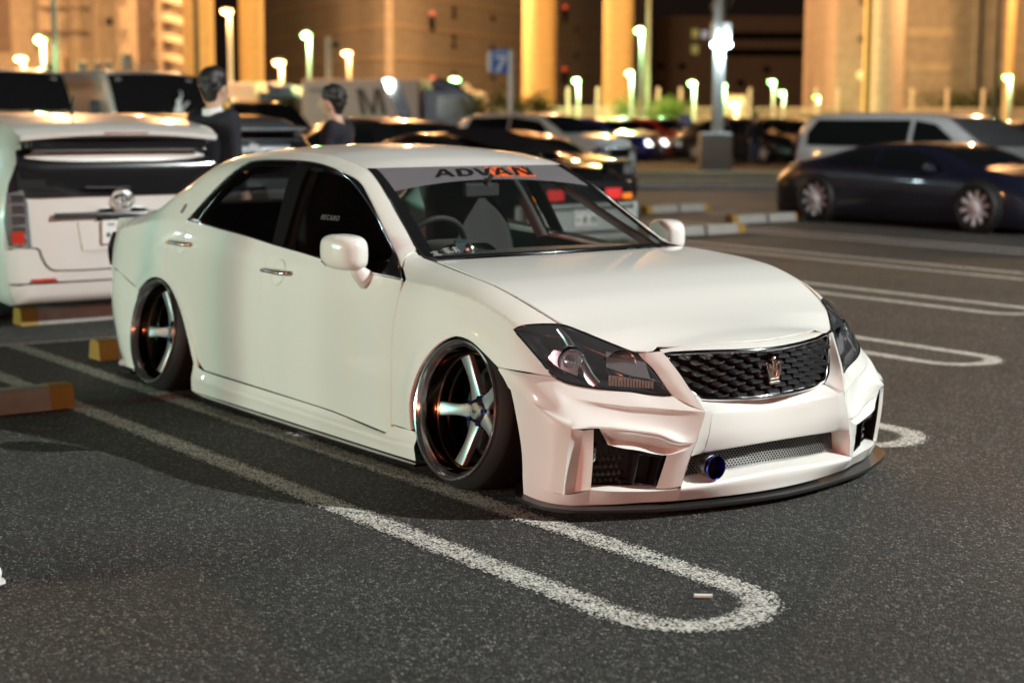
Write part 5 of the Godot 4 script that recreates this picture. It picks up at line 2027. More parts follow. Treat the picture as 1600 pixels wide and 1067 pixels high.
func build_row_cars() -> void:
	# the row of cars standing back to back with ours
	var t := make_car("minivan", "dark grey minivan seen from behind, white sticker on its rear window, beside the suited person", V(-10.2, 0, -2.24), 180, {
		"cat": "minivan", "x0": -2.2, "x1": 2.2, "w": .87, "y0": .17, "tumble": .25, "paint": M.grey_paint, "wheels": [-1.35, 1.35], "mirror_x": .95,
		"plan": [-2.2, .93, -1.9, .98, -1.4, 1.0, 1.2, 1.0, 1.8, .95, 2.2, .8],
		"top": [-2.2, 1.22, -2.08, 1.36, -1.9, 1.42, -1.3, 1.455, -.4, 1.46, .3, 1.43, .8, 1.26, 1.3, .98, 1.6, .90, 2.0, .78, 2.2, .6], "belt": [-2.2, .93, -1, .93, 0, .91, 1.0, .88, 1.6, .80, 2.2, .5],
		"side": [[-1.85, .955, .1, .93, .1, 1.38, -1.7, 1.34]], "front": [.5, -.6, 1.15, -.7, 1.15, .7, .5, .6],
		"end": [["rear_glass", true, [-.76, .90, .76, .90, .62, 1.27, -.62, 1.27], M.gloss_black, false, .006], ["tail_lamp", true, [.60, .60, .80, .60, .80, .90, .66, .90], M.tail_red, true, .01]]})
	var s: Shell = t.get_meta("shell")
	var mb := MB.new()
	var seedd := RandomNumberGenerator.new()
	seedd.seed = 5
	for k in 26:   # the jagged white sticker
		var c := V(0, 1.17 + seedd.randf_range(-.055, .055), seedd.randf_range(-.16, .16))
		c = end_x(s, true, c.y, c.z, .012)
		rbox(mb, c, V(.004, seedd.randf_range(.012, .03), seedd.randf_range(.03, .10)), .001, Basis(V(1, 0, 0), seedd.randf_range(-.3, .3)))
	tag(part(t, "window_sticker", mb, M.sticker_white), "", "", "", "stuff")
	mb = MB.new()
	rbox(mb, V(-2.22, 1.335, 0), V(.26, .035, 1.2), .015)
	part(t, "roof_spoiler", mb, M.grey_paint)
	# silver coupe with a black wing and red tail lamps, seen through the windscreen and past the sedan's roof
	t = make_car("coupe", "black coupe with silver bumper, wing and red tail lamps, seen past the sedan's windscreen", V(-10.2, 0, -5.95), 184, {
		"x0": -2.2, "x1": 2.2, "w": .87, "y0": .13, "tumble": .6, "paint": M.black_paint, "r": .32, "wheels": [-1.3, 1.3], "mirror_x": .6,
		"top": [-2.2, .80, -1.95, .90, -1.5, .98, -1.0, 1.12, -.4, 1.25, 0, 1.26, .4, 1.18, .9, .96, 1.3, .86, 2, .74, 2.2, .55], "belt": [-2.2, .76, -1, .86, 0, .84, 1, .80, 2.2, .5],
		"side": [[-1.1, .89, -.1, .87, -.1, 1.17, -.6, 1.14], [-.04, .87, .8, .83, .4, 1.08, -.04, 1.18]], "front": [.3, -.5, .95, -.64, .95, .64, .3, .5], "rear": [-1.55, -.55, -.5, -.46, -.5, .46, -1.55, .55],
		"end": [["rear_bumper", true, [-.86, .15, .86, .15, .86, .56, -.86, .56], M.silver_dark, false, .012], ["tail_band", true, [-.72, .585, .72, .585, .72, .735, -.72, .735], M.gloss_black, false, .006], ["tail_lamp", true, [.30, .605, .52, .605, .52, .715, .30, .715], M.tail_lit, true, .014], ["tail_lamp_inner", true, [.55, .60, .70, .60, .70, .66, .55, .66], M.orange_lit, true, .014],
			["bumper_strip", true, [-.80, .50, .80, .50, .80, .535, -.80, .535], M.chrome, false, .02], ["lower_strip", true, [-.78, .25, .78, .25, .78, .285, -.78, .285], M.chrome, false, .02]]})
	mb = MB.new()
	rbox(mb, V(-1.0, 1.20, 0), V(1.2, .02, .9), .008, Basis(V(0, 0, 1), .20))
	rbox(mb, V(-2.12, .985, 0), V(.22, .03, 1.55), .012)
	rbox(mb, V(-2.08, .92, .5), V(.1, .12, .03), .008)
	rbox(mb, V(-2.08, .92, -.5), V(.1, .12, .03), .008)
	part(t, "rear_wing", mb, M.gloss_black)
	plate(t, Transform3D(Basis(V(0, 0, 1), V(0, 1, 0), V(-1, 0, 0)), V(-2.33, .42, 0)))
	# dark roofs beyond it
	var dark_car := {"x0": -2.2, "x1": 2.2, "w": .86, "tumble": .45, "paint": M.black_paint, "wheels": [-1.3, 1.3], "mirror_x": .75,
		"top": [-2.2, .88, -2.0, 1.0, -1.5, 1.22, -1.0, 1.36, -.2, 1.41, .3, 1.34, .9, 1.0, 1.3, .92, 2, .8, 2.2, .6], "belt": [-2.2, .82, -1, .90, 0, .88, 1, .85, 2.2, .5],
		"side": [[-1.5, .93, -.1, .91, -.1, 1.31, -1.0, 1.28], [-.04, .91, .85, .87, .4, 1.18, -.04, 1.32]], "front": [.42, -.52, 1.0, -.66, 1.0, .66, .42, .52], "rear": [-1.85, -.6, -1.15, -.5, -1.15, .5, -1.85, .6],
		"end": [["headlamp", false, [.4, .52, .66, .52, .66, .66, .4, .66], M.lamp_bulb, true], ["tail_lamp", true, [.45, .62, .74, .62, .74, .78, .45, .78], M.tail_red, true]]}
	make_car("hatchback", "black hatchback whose roof shows just above the white sedan's roof", V(-13.1, 0, -6.7), 182, dark_car)
	make_car("hatchback", "black car behind the person in a navy top, only its roof in view", V(-18.2, 0, -9.6), 180, dark_car)
	var bf := dark_car.duplicate()
	bf["top"] = [-2.2, .74, -2.0, .82, -1.5, .90, -.9, 1.06, -.2, 1.13, .3, 1.08, .9, .84, 1.3, .78, 2, .68, 2.2, .5]
	bf["belt"] = [-2.2, .70, -1, .78, 0, .76, 1, .73, 2.2, .45]
	bf["side"] = [[-1.1, .81, -.1, .79, -.1, 1.05, -.7, 1.02], [-.04, .79, .75, .76, .4, .96, -.04, 1.05]]
	make_car("sports_car", "black low car with a yellow edged roof in front of the white wagon", V(-17.6, 0, -12.6), 0, bf)
	# wagon and cars facing us in the middle distance
	var wagon := {"cat": "minivan", "x0": -2.3, "x1": 2.3, "w": .91, "y0": .12, "tumble": .3, "paint": M.van_white, "r": .33, "wheels": [-1.4, 1.4], "mirror_x": .95, "rim": M.dark_rim,
		"top": [-2.3, 1.25, -2.1, 1.42, -1.5, 1.50, -.4, 1.53, .3, 1.48, .8, 1.28, 1.25, 1.05, 1.5, .98, 2.1, .92, 2.3, .74], "belt": [-2.3, .98, -1, .97, 0, .96, 1.0, .93, 1.7, .88, 2.3, .6],
		"side": [[-2.0, 1.0, -.5, .98, -.5, 1.44, -1.8, 1.42], [-.44, .98, 1.05, .95, .5, 1.34, -.44, 1.45]], "front": [.42, -.60, 1.30, -.74, 1.32, 0, 1.30, .74, .42, .60],
		"end": [["headlamp", false, [.42, .62, .76, .60, .76, .74, .44, .76], M.lamp_bulb, true, .01], ["grille", false, [-.38, .46, .38, .46, .40, .78, -.40, .78], M.chrome, false, .012], ["lower_grille", false, [-.55, .20, .55, .20, .45, .42, -.45, .42], M.dark, false, .01], ["front_plate", false, [-.17, .32, .17, .32, .17, .46, -.17, .46], M.plate_white, false, .03]]}
	make_car("minivan", "white minivan with a dark grille facing the camera in the middle distance", V(-27.25, 0, -20.4), 12, wagon)
	var small := bf.duplicate()
	small.paint = M.van_white
	make_car("hatchback", "small white car in front of the white minivan", V(-22.8, 0, -16.1), 5, small)
	var far_cars := [
		["blue car with bright lamps right of the white minivan", V(-38.0, 0, -31.0), 20.0, M.blue_paint, 1.0],
		["red car next to the blue car in the distance", V(-39.0, 0, -32.6), 20.0, M.red_paint, 1.0],
		["second red car in the distance, left of the concrete pole base", V(-39.8, 0, -35.0), 20.0, M.red_paint, 1.0],
		["dark car in the distance just right of the grey lamp pole", V(-33.2, 0, -33.2), 12.0, M.black_paint, .96],
		["dark car in the distance right of the standing person", V(-33.6, 0, -35.6), 8.0, M.black_paint, 1.0],
		["grey car in the distance left of the silver minivan's tail", V(-32.4, 0, -37.4), 5.0, M.grey_paint, .95],
		["white car in the distance behind the blue car", V(-42.5, 0, -36.0), 20.0, M.van_white, .95],
		["dark car in the distance behind the two red cars", V(-44.5, 0, -40.5), 20.0, M.black_paint, 1.0]]
	for q in far_cars:
		var d := dark_car.duplicate()
		d.paint = q[3]
		if q[3] in [M.blue_paint, M.red_paint]:
			d["end"] = [["headlamp", false, [.4, .50, .68, .50, .68, .68, .4, .68], M.lamp_lit, true, .02], ["grille", false, [-.3, .5, .3, .5, .3, .62, -.3, .62], M.dark, false, .01]]
		make_car("car", q[0], q[1], q[2], d, "cars in the far rows")
	# tall white vans on the left
	var vans := [["tall white van with a lace curtain behind its windscreen, at the left edge", V(-22.6, 0, -4.7)], ["second tall white van, a plastic bag hanging in its windscreen", V(-22.4, 0, -7.0)]]
	for k in 2:
		var v := make_car("van", vans[k][0], vans[k][1], 0, {
			"cat": "van", "x0": -2.6, "x1": 2.5, "w": .95, "y0": .25, "tumble": .10, "paint": M.van_white, "r": .33, "wheels": [-1.6, 1.6], "style": "steel", "mirror_x": 2.05,
			"plan": [-2.6, .96, -2.2, 1.0, 1.8, 1.0, 2.3, .97, 2.5, .92],
			"top": [-2.6, 2.08, -2.4, 2.17, 0, 2.2, 1.4, 2.18, 1.75, 2.10, 2.0, 1.80, 2.3, 1.30, 2.45, 1.05, 2.5, .95], "belt": [-2.6, 1.15, 1.7, 1.12, 2.1, 1.10, 2.5, .8],
			"side": [],
			"front": [1.72, -.80, 2.34, -.84, 2.36, 0, 2.34, .84, 1.72, .80, 1.70, 0], "glass": M.gloss_black,
			"end": [["headlamp", false, [.5, .66, .82, .66, .82, .82, .5, .82], M.lamp_bulb, true], ["grille", false, [-.45, .68, .45, .68, .45, .80, -.45, .80], M.dark, false]]}, "tall white vans")
		mb = MB.new()
		tube(mb, PackedVector3Array([V(2.0, 1.35, -1.0), V(2.15, 1.5, -1.18)]), .02, 6)
		rbox(mb, V(2.15, 1.55, -1.2), V(.06, .3, .18), .03)
		part(v, "wing_mirror", mb, M.black_plastic)
		if k == 0:
			mb = MB.new()
			for q in 2:
				loft(mb, [row([2.24, 1.53, -.70 + q * .62, 2.26, 1.51, -.42 + q * .62, 2.24, 1.53, -.14 + q * .62], 8), row([2.42, 1.28, -.72 + q * .62, 2.44, 1.26, -.42 + q * .62, 2.42, 1.28, -.12 + q * .62], 8)], 3, V(1, 1, -.3))
			part(v, "lace_curtain", mb, M.lace)
	var bag := MB.new()
	loft(bag, [row([-.02, .42, -.02, .02, .44, 0, 0, .42, .05], 8), row([-.03, .30, -.07, .05, .30, 0, 0, .30, .08], 8), row([-.05, .16, -.13, .08, .15, 0, 0, .16, .14], 8), row([-.04, .0, -.14, .07, .0, 0, 0, .0, .15], 8)], 4, V(-.4, .2, 0))
	tube(bag, PackedVector3Array([V(0, .40, -.02), V(0, .50, -.05), V(0, .55, -.02)]), .015, 6)
	tube(bag, PackedVector3Array([V(0, .28, -.09), V(0, .34, -.15), V(0, .37, -.19)]), .02, 6)
	tag(part(self, "plastic_bag", bag, M.bag_white, Transform3D(Basis(V(0, 1, 0), .3), V(-20.12, 1.30, -7.25))), "white plastic carrier bag hanging at the second van's windscreen", "plastic bag")
	var sv := make_car("van", "dark van beyond the person in a navy top, in front of the trucks", V(-31.5, 0, -14.3), 15, {
		"cat": "van", "x0": -2.2, "x1": 2.2, "w": .86, "y0": .25, "tumble": .2, "paint": M.black_paint, "wheels": [-1.4, 1.4], "mirror_x": 1.3, "style": "steel",
		"top": [-2.2, 1.62, -2.0, 1.74, 0, 1.80, .9, 1.74, 1.3, 1.45, 1.7, 1.08, 2.2, .8], "belt": [-2.2, 1.05, 0, 1.03, 1.4, 1.0, 2.2, .6],
		"side": [[-2.0, 1.08, .2, 1.06, .2, 1.66, -1.8, 1.62], [.3, 1.06, 1.25, 1.03, .85, 1.6, .3, 1.66]], "front": [.95, -.6, 1.6, -.7, 1.6, .7, .95, .6]})
	build_truck("box_truck", "box truck with pale printed side and dark blue cab facing right", V(-46.9, 0, -28.9), 40.0, true)
	build_truck("box_truck", "pale box truck parked further left behind the dark van", V(-57.5, 0, -27.6), 40.0, false)

func build_truck(called: String, label: String, at: Vector3, turn: float, printed: bool) -> void:
	var t := thing(called, label, "truck", Transform3D(Basis(V(0, 1, 0), deg_to_rad(turn)), at))
	var mb := MB.new()
	rbox(mb, V(-1.5, 1.75, 0), V(4.6, 2.1, 2.2), .05)
	part(t, "cargo_box", mb, M.truck_box)
	mb = MB.new()
	rbox(mb, V(0, .6, 0), V(7.2, .25, .9), .05)
	part(t, "chassis", mb, M.black_plastic)
	# cab: side outline pushed across
	mb = MB.new()
	prism(mb, xy([.95, .55, 3.1, .55, 3.2, .75, 3.18, 1.35, 2.85, 2.25, 2.5, 2.42, .95, 2.42]), 2.1, Transform3D(Basis(), V(0, 0, -1.05)), .06)
	var cab := part(t, "cab", mb, M.truck_blue)
	mb = MB.new()
	rbox(mb, V(1.75, 2.55, 0), V(1.3, .42, 1.7), .18, Basis(V(0, 0, 1), -.2))
	part(t, "wind_deflector", mb, M.truck_blue)
	mb = MB.new()
	rbox(mb, V(2.32, 2.52, 0), V(.06, .34, 1.3), .02, Basis(V(0, 0, 1), .5))
	part(t, "deflector_panel", mb, M.plate_white)
	mb = MB.new()
	mb.flat([V(3.19, 1.42, -.92), V(3.19, 1.42, .92), V(2.90, 2.2, .85), V(2.90, 2.2, -.85)], V(0, 1, 0))
	part(cab, "windscreen", mb, M.truck_glass, Transform3D(Basis(), V(.025, .01, 0)))
	for g in [1.0, -1.0]:
		mb = MB.new()
		mb.flat([V(1.5, 1.4, 1.056 * g), V(2.9, 1.4, 1.056 * g), V(2.65, 2.15, 1.056 * g), V(1.5, 2.15, 1.056 * g)], V(2, 1.6, 0))
		part(cab, "side_window", mb, M.gloss_black)
		mb = MB.new()
		rbox(mb, V(3.17, .82, .75 * g), V(.1, .18, .4), .04)
		part(cab, "headlamp", mb, M.lamp_bulb)
		mb = MB.new()
		rbox(mb, V(3.1, 1.75, 1.25 * g), V(.08, .5, .22), .04)
		part(cab, "mirror", mb, M.black_plastic)
		for x in [2.3, -1.6, -2.6]:
			car_wheel(t, V(x, .45, 1.05 * g), g, .45, "steel", M.satin_silver)
	mb = MB.new()
	rbox(mb, V(3.22, .72, 0), V(.06, .32, 1.0), .03)
	part(cab, "bumper_panel", mb, M.plate_white)
	if printed:
		mb = MB.new()
		var zz := 1.104
		prism(mb, xy([.0, .75, .55, .75, -.25, 2.78, -.8, 2.78]), .004, Transform3D(Basis(), V(.25, 0, zz)))
		part(t, "blue_stripe", mb, M.truck_blue)
		mb = MB.new()
		var f := func(u: float, w: float) -> Vector3: return V(-1.05 + u, 1.95 + w, zz)
		mb = lettering("M", 1.35, f, V(0, 1.7, 0), .006, 1.0, -.22)
		part(t, "side_lettering", mb, M.print_brown)
		mb = MB.new()
		prism(mb, xy([-3.5, 2.35, -2.7, 2.35, -2.75, 2.45, -3.5, 2.45]), .004, Transform3D(Basis(), V(0, 0, zz)))
		prism(mb, xy([-2.0, 1.0, -1.2, 1.25, -.9, 1.1, -1.5, .85]), .004, Transform3D(Basis(), V(0, 0, zz)))
		tag(part(t, "side_print", mb, M.print_grey), "", "", "", "stuff")
# ---------------------------------------------------------------- people: one skin over tapered bones
func flesh(mb: MB, bones: Array, cell: float, k: float) -> void:
	var lo := Vector3(1e9, 1e9, 1e9)
	var hi := -lo
	for b in bones:
		var r: float = maxf(b[2], b[3]) + cell * 3.0
		lo = lo.min((b[0] as Vector3).min(b[1]) - Vector3.ONE * r)
		hi = hi.max((b[0] as Vector3).max(b[1]) + Vector3.ONE * r)
	var nx := ceili((hi.x - lo.x) / cell) + 1
	var ny := ceili((hi.y - lo.y) / cell) + 1
	var nz := ceili((hi.z - lo.z) / cell) + 1
	var F := PackedFloat32Array()
	F.resize(nx * ny * nz)
	F.fill(.2)
	for b in bones:
		var a: Vector3 = b[0]
		var c: Vector3 = b[1]
		var ra: float = b[2]
		var rb: float = b[3]
		var sq: Vector3 = b[4] if b.size() > 4 else Vector3.ONE
		var r := maxf(ra, rb) * maxf(sq.x, maxf(sq.y, sq.z)) + k + cell * 2.0
		var l := ((a.min(c) - Vector3.ONE * r - lo) / cell).floor().max(Vector3.ZERO)
		var h := ((a.max(c) + Vector3.ONE * r - lo) / cell).ceil()
		var ac := c - a
		var inv := 1.0 / maxf(ac.length_squared(), 1e-9)
		for z in range(int(l.z), mini(int(h.z) + 1, nz)):
			for y in range(int(l.y), mini(int(h.y) + 1, ny)):
				var i := (z * ny + y) * nx + int(l.x)
				for x in range(int(l.x), mini(int(h.x) + 1, nx)):
					var p := lo + Vector3(x, y, z) * cell - a
					var t := clampf(p.dot(ac) * inv, 0.0, 1.0)
					var d := ((p - ac * t) / sq).length() - (ra + (rb - ra) * t)
					var f := F[i]
					var m := maxf(k - absf(f - d), 0.0) / k
					F[i] = minf(f, d) - m * m * k * .25
					i += 1
	var id := {}
	for z in nz - 1:
		for y in ny - 1:
			for x in nx - 1:
				var i := (z * ny + y) * nx + x
				var f := [F[i], F[i + 1], F[i + nx], F[i + nx + 1], F[i + nx * ny], F[i + nx * ny + 1], F[i + nx * ny + nx], F[i + nx * ny + nx + 1]]
				var neg := 0
				for q in f:
					neg += 1 if q < 0.0 else 0
				if neg == 0 or neg == 8:
					continue
				var sum := Vector3.ZERO
				var n := 0
				for e in [[0, 1], [2, 3], [4, 5], [6, 7], [0, 2], [1, 3], [4, 6], [5, 7], [0, 4], [1, 5], [2, 6], [3, 7]]:
					var fa: float = f[e[0]]
					var fb: float = f[e[1]]
					if (fa < 0.0) != (fb < 0.0):
						var t := fa / (fa - fb)
						var pa := Vector3(e[0] & 1, (e[0] >> 1) & 1, e[0] >> 2)
						var pb := Vector3(e[1] & 1, (e[1] >> 1) & 1, e[1] >> 2)
						sum += pa.lerp(pb, t)
						n += 1
				var g := Vector3(f[1] + f[3] + f[5] + f[7] - f[0] - f[2] - f[4] - f[6], f[2] + f[3] + f[6] + f[7] - f[0] - f[1] - f[4] - f[5], f[4] + f[5] + f[6] + f[7] - f[0] - f[1] - f[2] - f[3])
				id[i] = mb.p(lo + (Vector3(x, y, z) + sum / n) * cell, g.normalized())
	var sx := [1, nx, nx * ny]
	for i in id.keys():
		for ax in 3:
			var j: int = i + sx[ax]
			if j < F.size() and (F[i] < 0.0) != (F[j] < 0.0):
				var u: int = sx[(ax + 1) % 3]
				var w: int = sx[(ax + 2) % 3]
				if id.has(i - u) and id.has(i - w) and id.has(i - u - w):
					mb.quad(id[i], id[i - u], id[i - u - w], id[i - w])

func B(a: Vector3, b: Vector3, ra: float, rb: float, sq := Vector3.ONE) -> Array:
	return [a, b, ra, rb, sq]

# a standing figure facing +x: h height; arms: elbow and wrist offsets of right (z > 0) and left
func figure(called: String, label: String, at: Transform3D, h: float, o: Dictionary) -> Node3D:
	var t := thing(called, label, "person", at)
	var s := h / 1.75
	var hd: Vector3 = V(.02, 1.645, 0) + o.get("head", Vector3.ZERO)
	var nk := V(-.02, 1.47, 0)
	var ch := V(-.01, 1.28, 0)
	var pe := V(0, .95, 0)
	var cell: float = o.get("cell", .016)
	var sc := Basis().scaled(Vector3.ONE * s)
	var arms := []
	var hands := []
	for g in [1.0, -1.0]:
		var sh := V(-.02, 1.42, .175 * g)
		var q: Array = o.right if g > 0 else o.left
		var el: Vector3 = sh + q[0]
		var wr: Vector3 = el + q[1]
		arms.append([sh, el, wr])
		hands.append(wr)
	var bones := [B(nk - V(0, .05, 0), hd - V(.02, .06, 0), .058, .056), B(hd + V(-.012, .03, 0), hd + V(-.012, .03, 0), .098, .098, V(1.02, 1.08, .84)), B(hd + V(.045, -.035, 0), hd + V(.04, -.075, 0), .056, .044, V(1, 1, .95)), B(hd + V(.098, -.01, 0), hd + V(.112, -.028, 0), .010, .014),
		B(hd + V(-.005, -.005, .082), hd + V(-.005, -.035, .080), .018, .013, V(1, 1.2, .5)), B(hd + V(-.005, -.005, -.082), hd + V(-.005, -.035, -.080), .018, .013, V(1, 1.2, .5)),
		B(V(-.01, 1.38, -.13), V(-.01, 1.38, .13), .085, .085, V(1, .9, 1)), B(ch, pe, .12, .115, V(.9, 1, 1.2)), B(pe - V(0, .02, .07), pe - V(0, .02, -.07), .12, .12, V(.95, 1, 1))]
	for g in [1.0, -1.0]:
		bones.append(B(pe + V(0, -.05, .09 * g), V(.01, .50, .10 * g), .088, .058))
		bones.append(B(V(.01, .50, .10 * g), V(-.02, .09, .11 * g), .055, .040))
		bones.append(B(V(-.03, .05, .115 * g), V(.13, .035, .13 * g), .042, .032))
	for a in arms:
		bones.append(B(a[0], a[1], .056, .043))
		bones.append(B(a[1], a[2], .042, .030))
	var mb := MB.new()
	flesh(mb, bones, cell, .035)
	for q in 2:   # hands: palm, four fingers of unequal length, thumb
		var wr: Vector3 = arms[q][2]
		var dir: Vector3 = (wr - (arms[q][1] as Vector3)).normalized()
		var inw := V(.35, 0, -1.0 if q == 0 else 1.0).slide(dir).normalized()
		var acr := dir.cross(inw)
		var hb := [B(wr, wr + dir * .075, .028, .034, Vector3.ONE)]
		for f in 4:
			var base := wr + dir * .085 + acr * (.026 - .0175 * f)
			var l: float = [.062, .072, .066, .050][f]
			var m := base + dir * l * .5 + inw * .006
			hb.append(B(base - dir * .02, m, .0095, .0088))
			hb.append(B(m, m + dir * l * .35 + inw * l * .35, .0088, .0078))
		hb.append(B(wr + dir * .03 + acr * .024, wr + dir * .07 + acr * .052 + inw * .012, .013, .0095))
		hb.append(B(wr + dir * .07 + acr * .052 + inw * .012, wr + dir * .10 + acr * .055 + inw * .022, .0095, .008))
		flesh(mb, hb, .006, .008)
	var x := Transform3D(sc, Vector3.ZERO)
	var p := part(t, "figure", mb, M.skin, x)
	# clothes, over the same bones
	mb = MB.new()
	var top := [B(V(-.015, 1.375, -.125), V(-.015, 1.375, .125), .102, .102, V(1.02, .92, 1)), B(ch, pe + V(0, -.02, 0), .142, .138, V(.95, 1, 1.2)), B(pe + V(0, .0, 0), pe + V(0, -.10, 0), .145, .150, V(.95, 1, 1.18))]
	for a in arms:
		var wr: Vector3 = a[2]
		top.append(B(a[0], a[1], .068, .055))
		top.append(B(a[1], (a[1] as Vector3).lerp(wr, o.get("sleeve", .93)), .053, .043))
	flesh(mb, top, cell, .04)
	part(t, o.get("top_name", "jacket"), mb, o.top, x)
	mb = MB.new()
	var leg := [B(pe + V(0, -.02, -.07), pe + V(0, -.02, .07), .130, .130)]
	for g in [1.0, -1.0]:
		leg.append(B(pe + V(0, -.05, .09 * g), V(.01, .50, .10 * g), .102, .078))
		leg.append(B(V(.01, .50, .10 * g), V(-.02, .08, .11 * g), .076, .068))
	flesh(mb, leg, cell, .03)
	part(t, "trousers", mb, o.trousers, x)
	mb = MB.new()
	for g in [1.0, -1.0]:
		flesh(mb, [B(V(-.05, .045, .112 * g), V(.16, .035, .132 * g), .048, .040, V(1, .8, 1))], cell, .02)
	part(t, "shoes", mb, M.shoe_black, x)
	mb = MB.new()
	var r := RandomNumberGenerator.new()
	r.seed = 3
	var hair := [B(hd + V(-.028, .050, 0), hd + V(-.028, .050, 0), .108, .108, V(1.0, 1.02, .86)), B(hd + V(-.07, -.02, 0), hd + V(-.065, -.06, 0), .070, .055, V(.8, 1, 1.02))]
	for k in 60:
		var d := V(r.randf_range(-1, .55), r.randf_range(-.35, 1), r.randf_range(-1, 1)).normalized()
		var c := hd + V(-.028, .050, 0) + d * V(.100, .104, .088)
		if d.x > .35 and d.y < .45:
			continue
		hair.append(B(c, c + (d * .4 + V(-.2, -.8, 0)).normalized() * .035, .018, .008))
	flesh(mb, hair, minf(cell, .012), .012)
	part(t, "hair", mb, M.hair, x)
	if o.has("collar"):
		mb = MB.new()
		lathe(mb, [Vector2(.078, 0), Vector2(.070, .045), Vector2(.064, .048), Vector2(.066, .0)], Transform3D(Basis(V(0, 0, 1), .22), V(-.022, 1.455, 0)), 24)
		part(t, "shirt_collar", mb, M.shirt_white, x)
	return t

func face_dir(x: float, z: float, dx: float, dz: float) -> Transform3D:
	return Transform3D(Basis(V(0, 1, 0), atan2(-dz, dx)), V(x, 0, z))

func build_people() -> void:
	var t := figure("person", "person in a dark navy suit and white collar, back turned, standing between the two minivans", face_dir(-6.05, -1.04, -.30, -.80), 1.77, {
		"top": M.suit_navy, "trousers": M.suit_navy, "collar": true, "head": V(.0, .0, .005),
		"right": [V(.0, -.29, .035), V(.10, -.24, -.02)], "left": [V(.17, -.21, -.02), V(.05, .235, .06)]})
	# the drink in the raised hand
	var wr := (t.transform * (V(-.02, 1.42, -.185) + V(.17, -.21, -.02) + V(.05, .235, .06) + V(.03, .09, .02)) )
	var mb := MB.new()
	lathe(mb, [Vector2(0, -.09), Vector2(.030, -.088), Vector2(.032, -.06), Vector2(.032, .05), Vector2(.028, .068), Vector2(.016, .085), Vector2(.015, .10), Vector2(0, .102)], Transform3D(Basis(V(0, 0, 1), .4), Vector3.ZERO), 18)
	tag(part(self, "drink_bottle", mb, M.drink, Transform3D(Basis(), wr + V(0, .05, 0))), "small golden drink bottle held up by the person in the suit", "bottle")
	figure("person", "person in a dark navy top with bare neck, looking left, beyond the sedan's roof", face_dir(-6.33, -2.25, -.75, .66), 1.68, {
		"top": M.suit_navy, "trousers": M.jeans, "top_name": "shirt", "head": V(.03, -.02, 0), "sleeve": .1,
		"right": [V(.03, -.29, .06), V(.14, -.20, .0)], "left": [V(.06, -.28, -.05), V(.18, -.14, .05)]})
	figure("person", "person in a dark top and blue jeans standing far off right of the lamp pole", face_dir(-31.4, -31.9, .9, .4), 1.52, {
		"top": M.coat_black, "trousers": M.jeans, "cell": .03, "right": [V(.02, -.29, .06), V(.08, -.24, .0)], "left": [V(.04, -.28, -.05), V(.10, -.22, .03)]})
	figure("person", "person in black far off, half hidden beside the grey lamp pole", face_dir(-32.9, -32.1, -.6, -.6), 1.46, {
		"top": M.coat_black, "trousers": M.coat_black, "cell": .03, "right": [V(.02, -.29, .06), V(.08, -.24, .0)], "left": [V(.04, -.28, -.05), V(.10, -.22, .03)]})
# ---------------------------------------------------------------- the place round the car park, laid out along the street: metres to the right of, and ahead of, the driver's aisle
func street(right: float, ahead: float, up := 0.0, turn := 0.0) -> Transform3D:
	var f := V(-.80543, 0, -.59269)
	var r := V(.59269, 0, -.80543)
	var b := Basis(r, Vector3.UP, -f)
	return Transform3D(b * Basis(V(0, 1, 0), deg_to_rad(turn)), V(5.13, up, 4.406) + f * ahead + r * right)

func lamp(called: String, label: String, right: float, ahead: float, h: float, c: Color, e: float, group: String, bright := 26.0, pole := true, r := .20) -> void:
	var t := thing(called, label, "street lamp", street(right, ahead), group)
	var mb := MB.new()
	tube(mb, PackedVector3Array([V(0, 0, 0), V(0, h * .5, 0), V(0, h - .12, 0)]), [r * .45, r * .4, r * .36], 10)
	if pole:
		part(t, "pole", mb, M.plate_white)
	mb = MB.new()
	lathe(mb, [Vector2(.02, .16), Vector2(r * .8, .13), Vector2(r * 1.05, .05), Vector2(r * 1.05, .03)], Transform3D(Basis(), V(-.12, h, 0)), 16)
	part(t, "lamp_hood", mb, M.pole_metal)
	var nm := "glow_" + c.to_html(false)
	if not M.has(nm):
		glow(nm, Color(c.r * c.r * .8, c.g, c.b * c.b * .8) if c.g > .99 else c, bright)
	mb = MB.new()
	lathe(mb, [Vector2(0, -.13), Vector2(r * .6, -.11), Vector2(r * .95, -.03), Vector2(r * .98, .025), Vector2(0, .026)], Transform3D(Basis(), V(-.12, h, 0)), 16)
	part(t, "lamp_globe", mb, M[nm])
	var l := OmniLight3D.new()
	l.name = "lamp_light"
	l.light_color = c
	l.light_energy = e
	l.light_size = .10
	l.omni_range = 60
	l.omni_attenuation = 2.0
	l.shadow_enabled = true
	t.add_child(l)
	l.position = V(-.10, h - .12, r * 1.5 + .12)

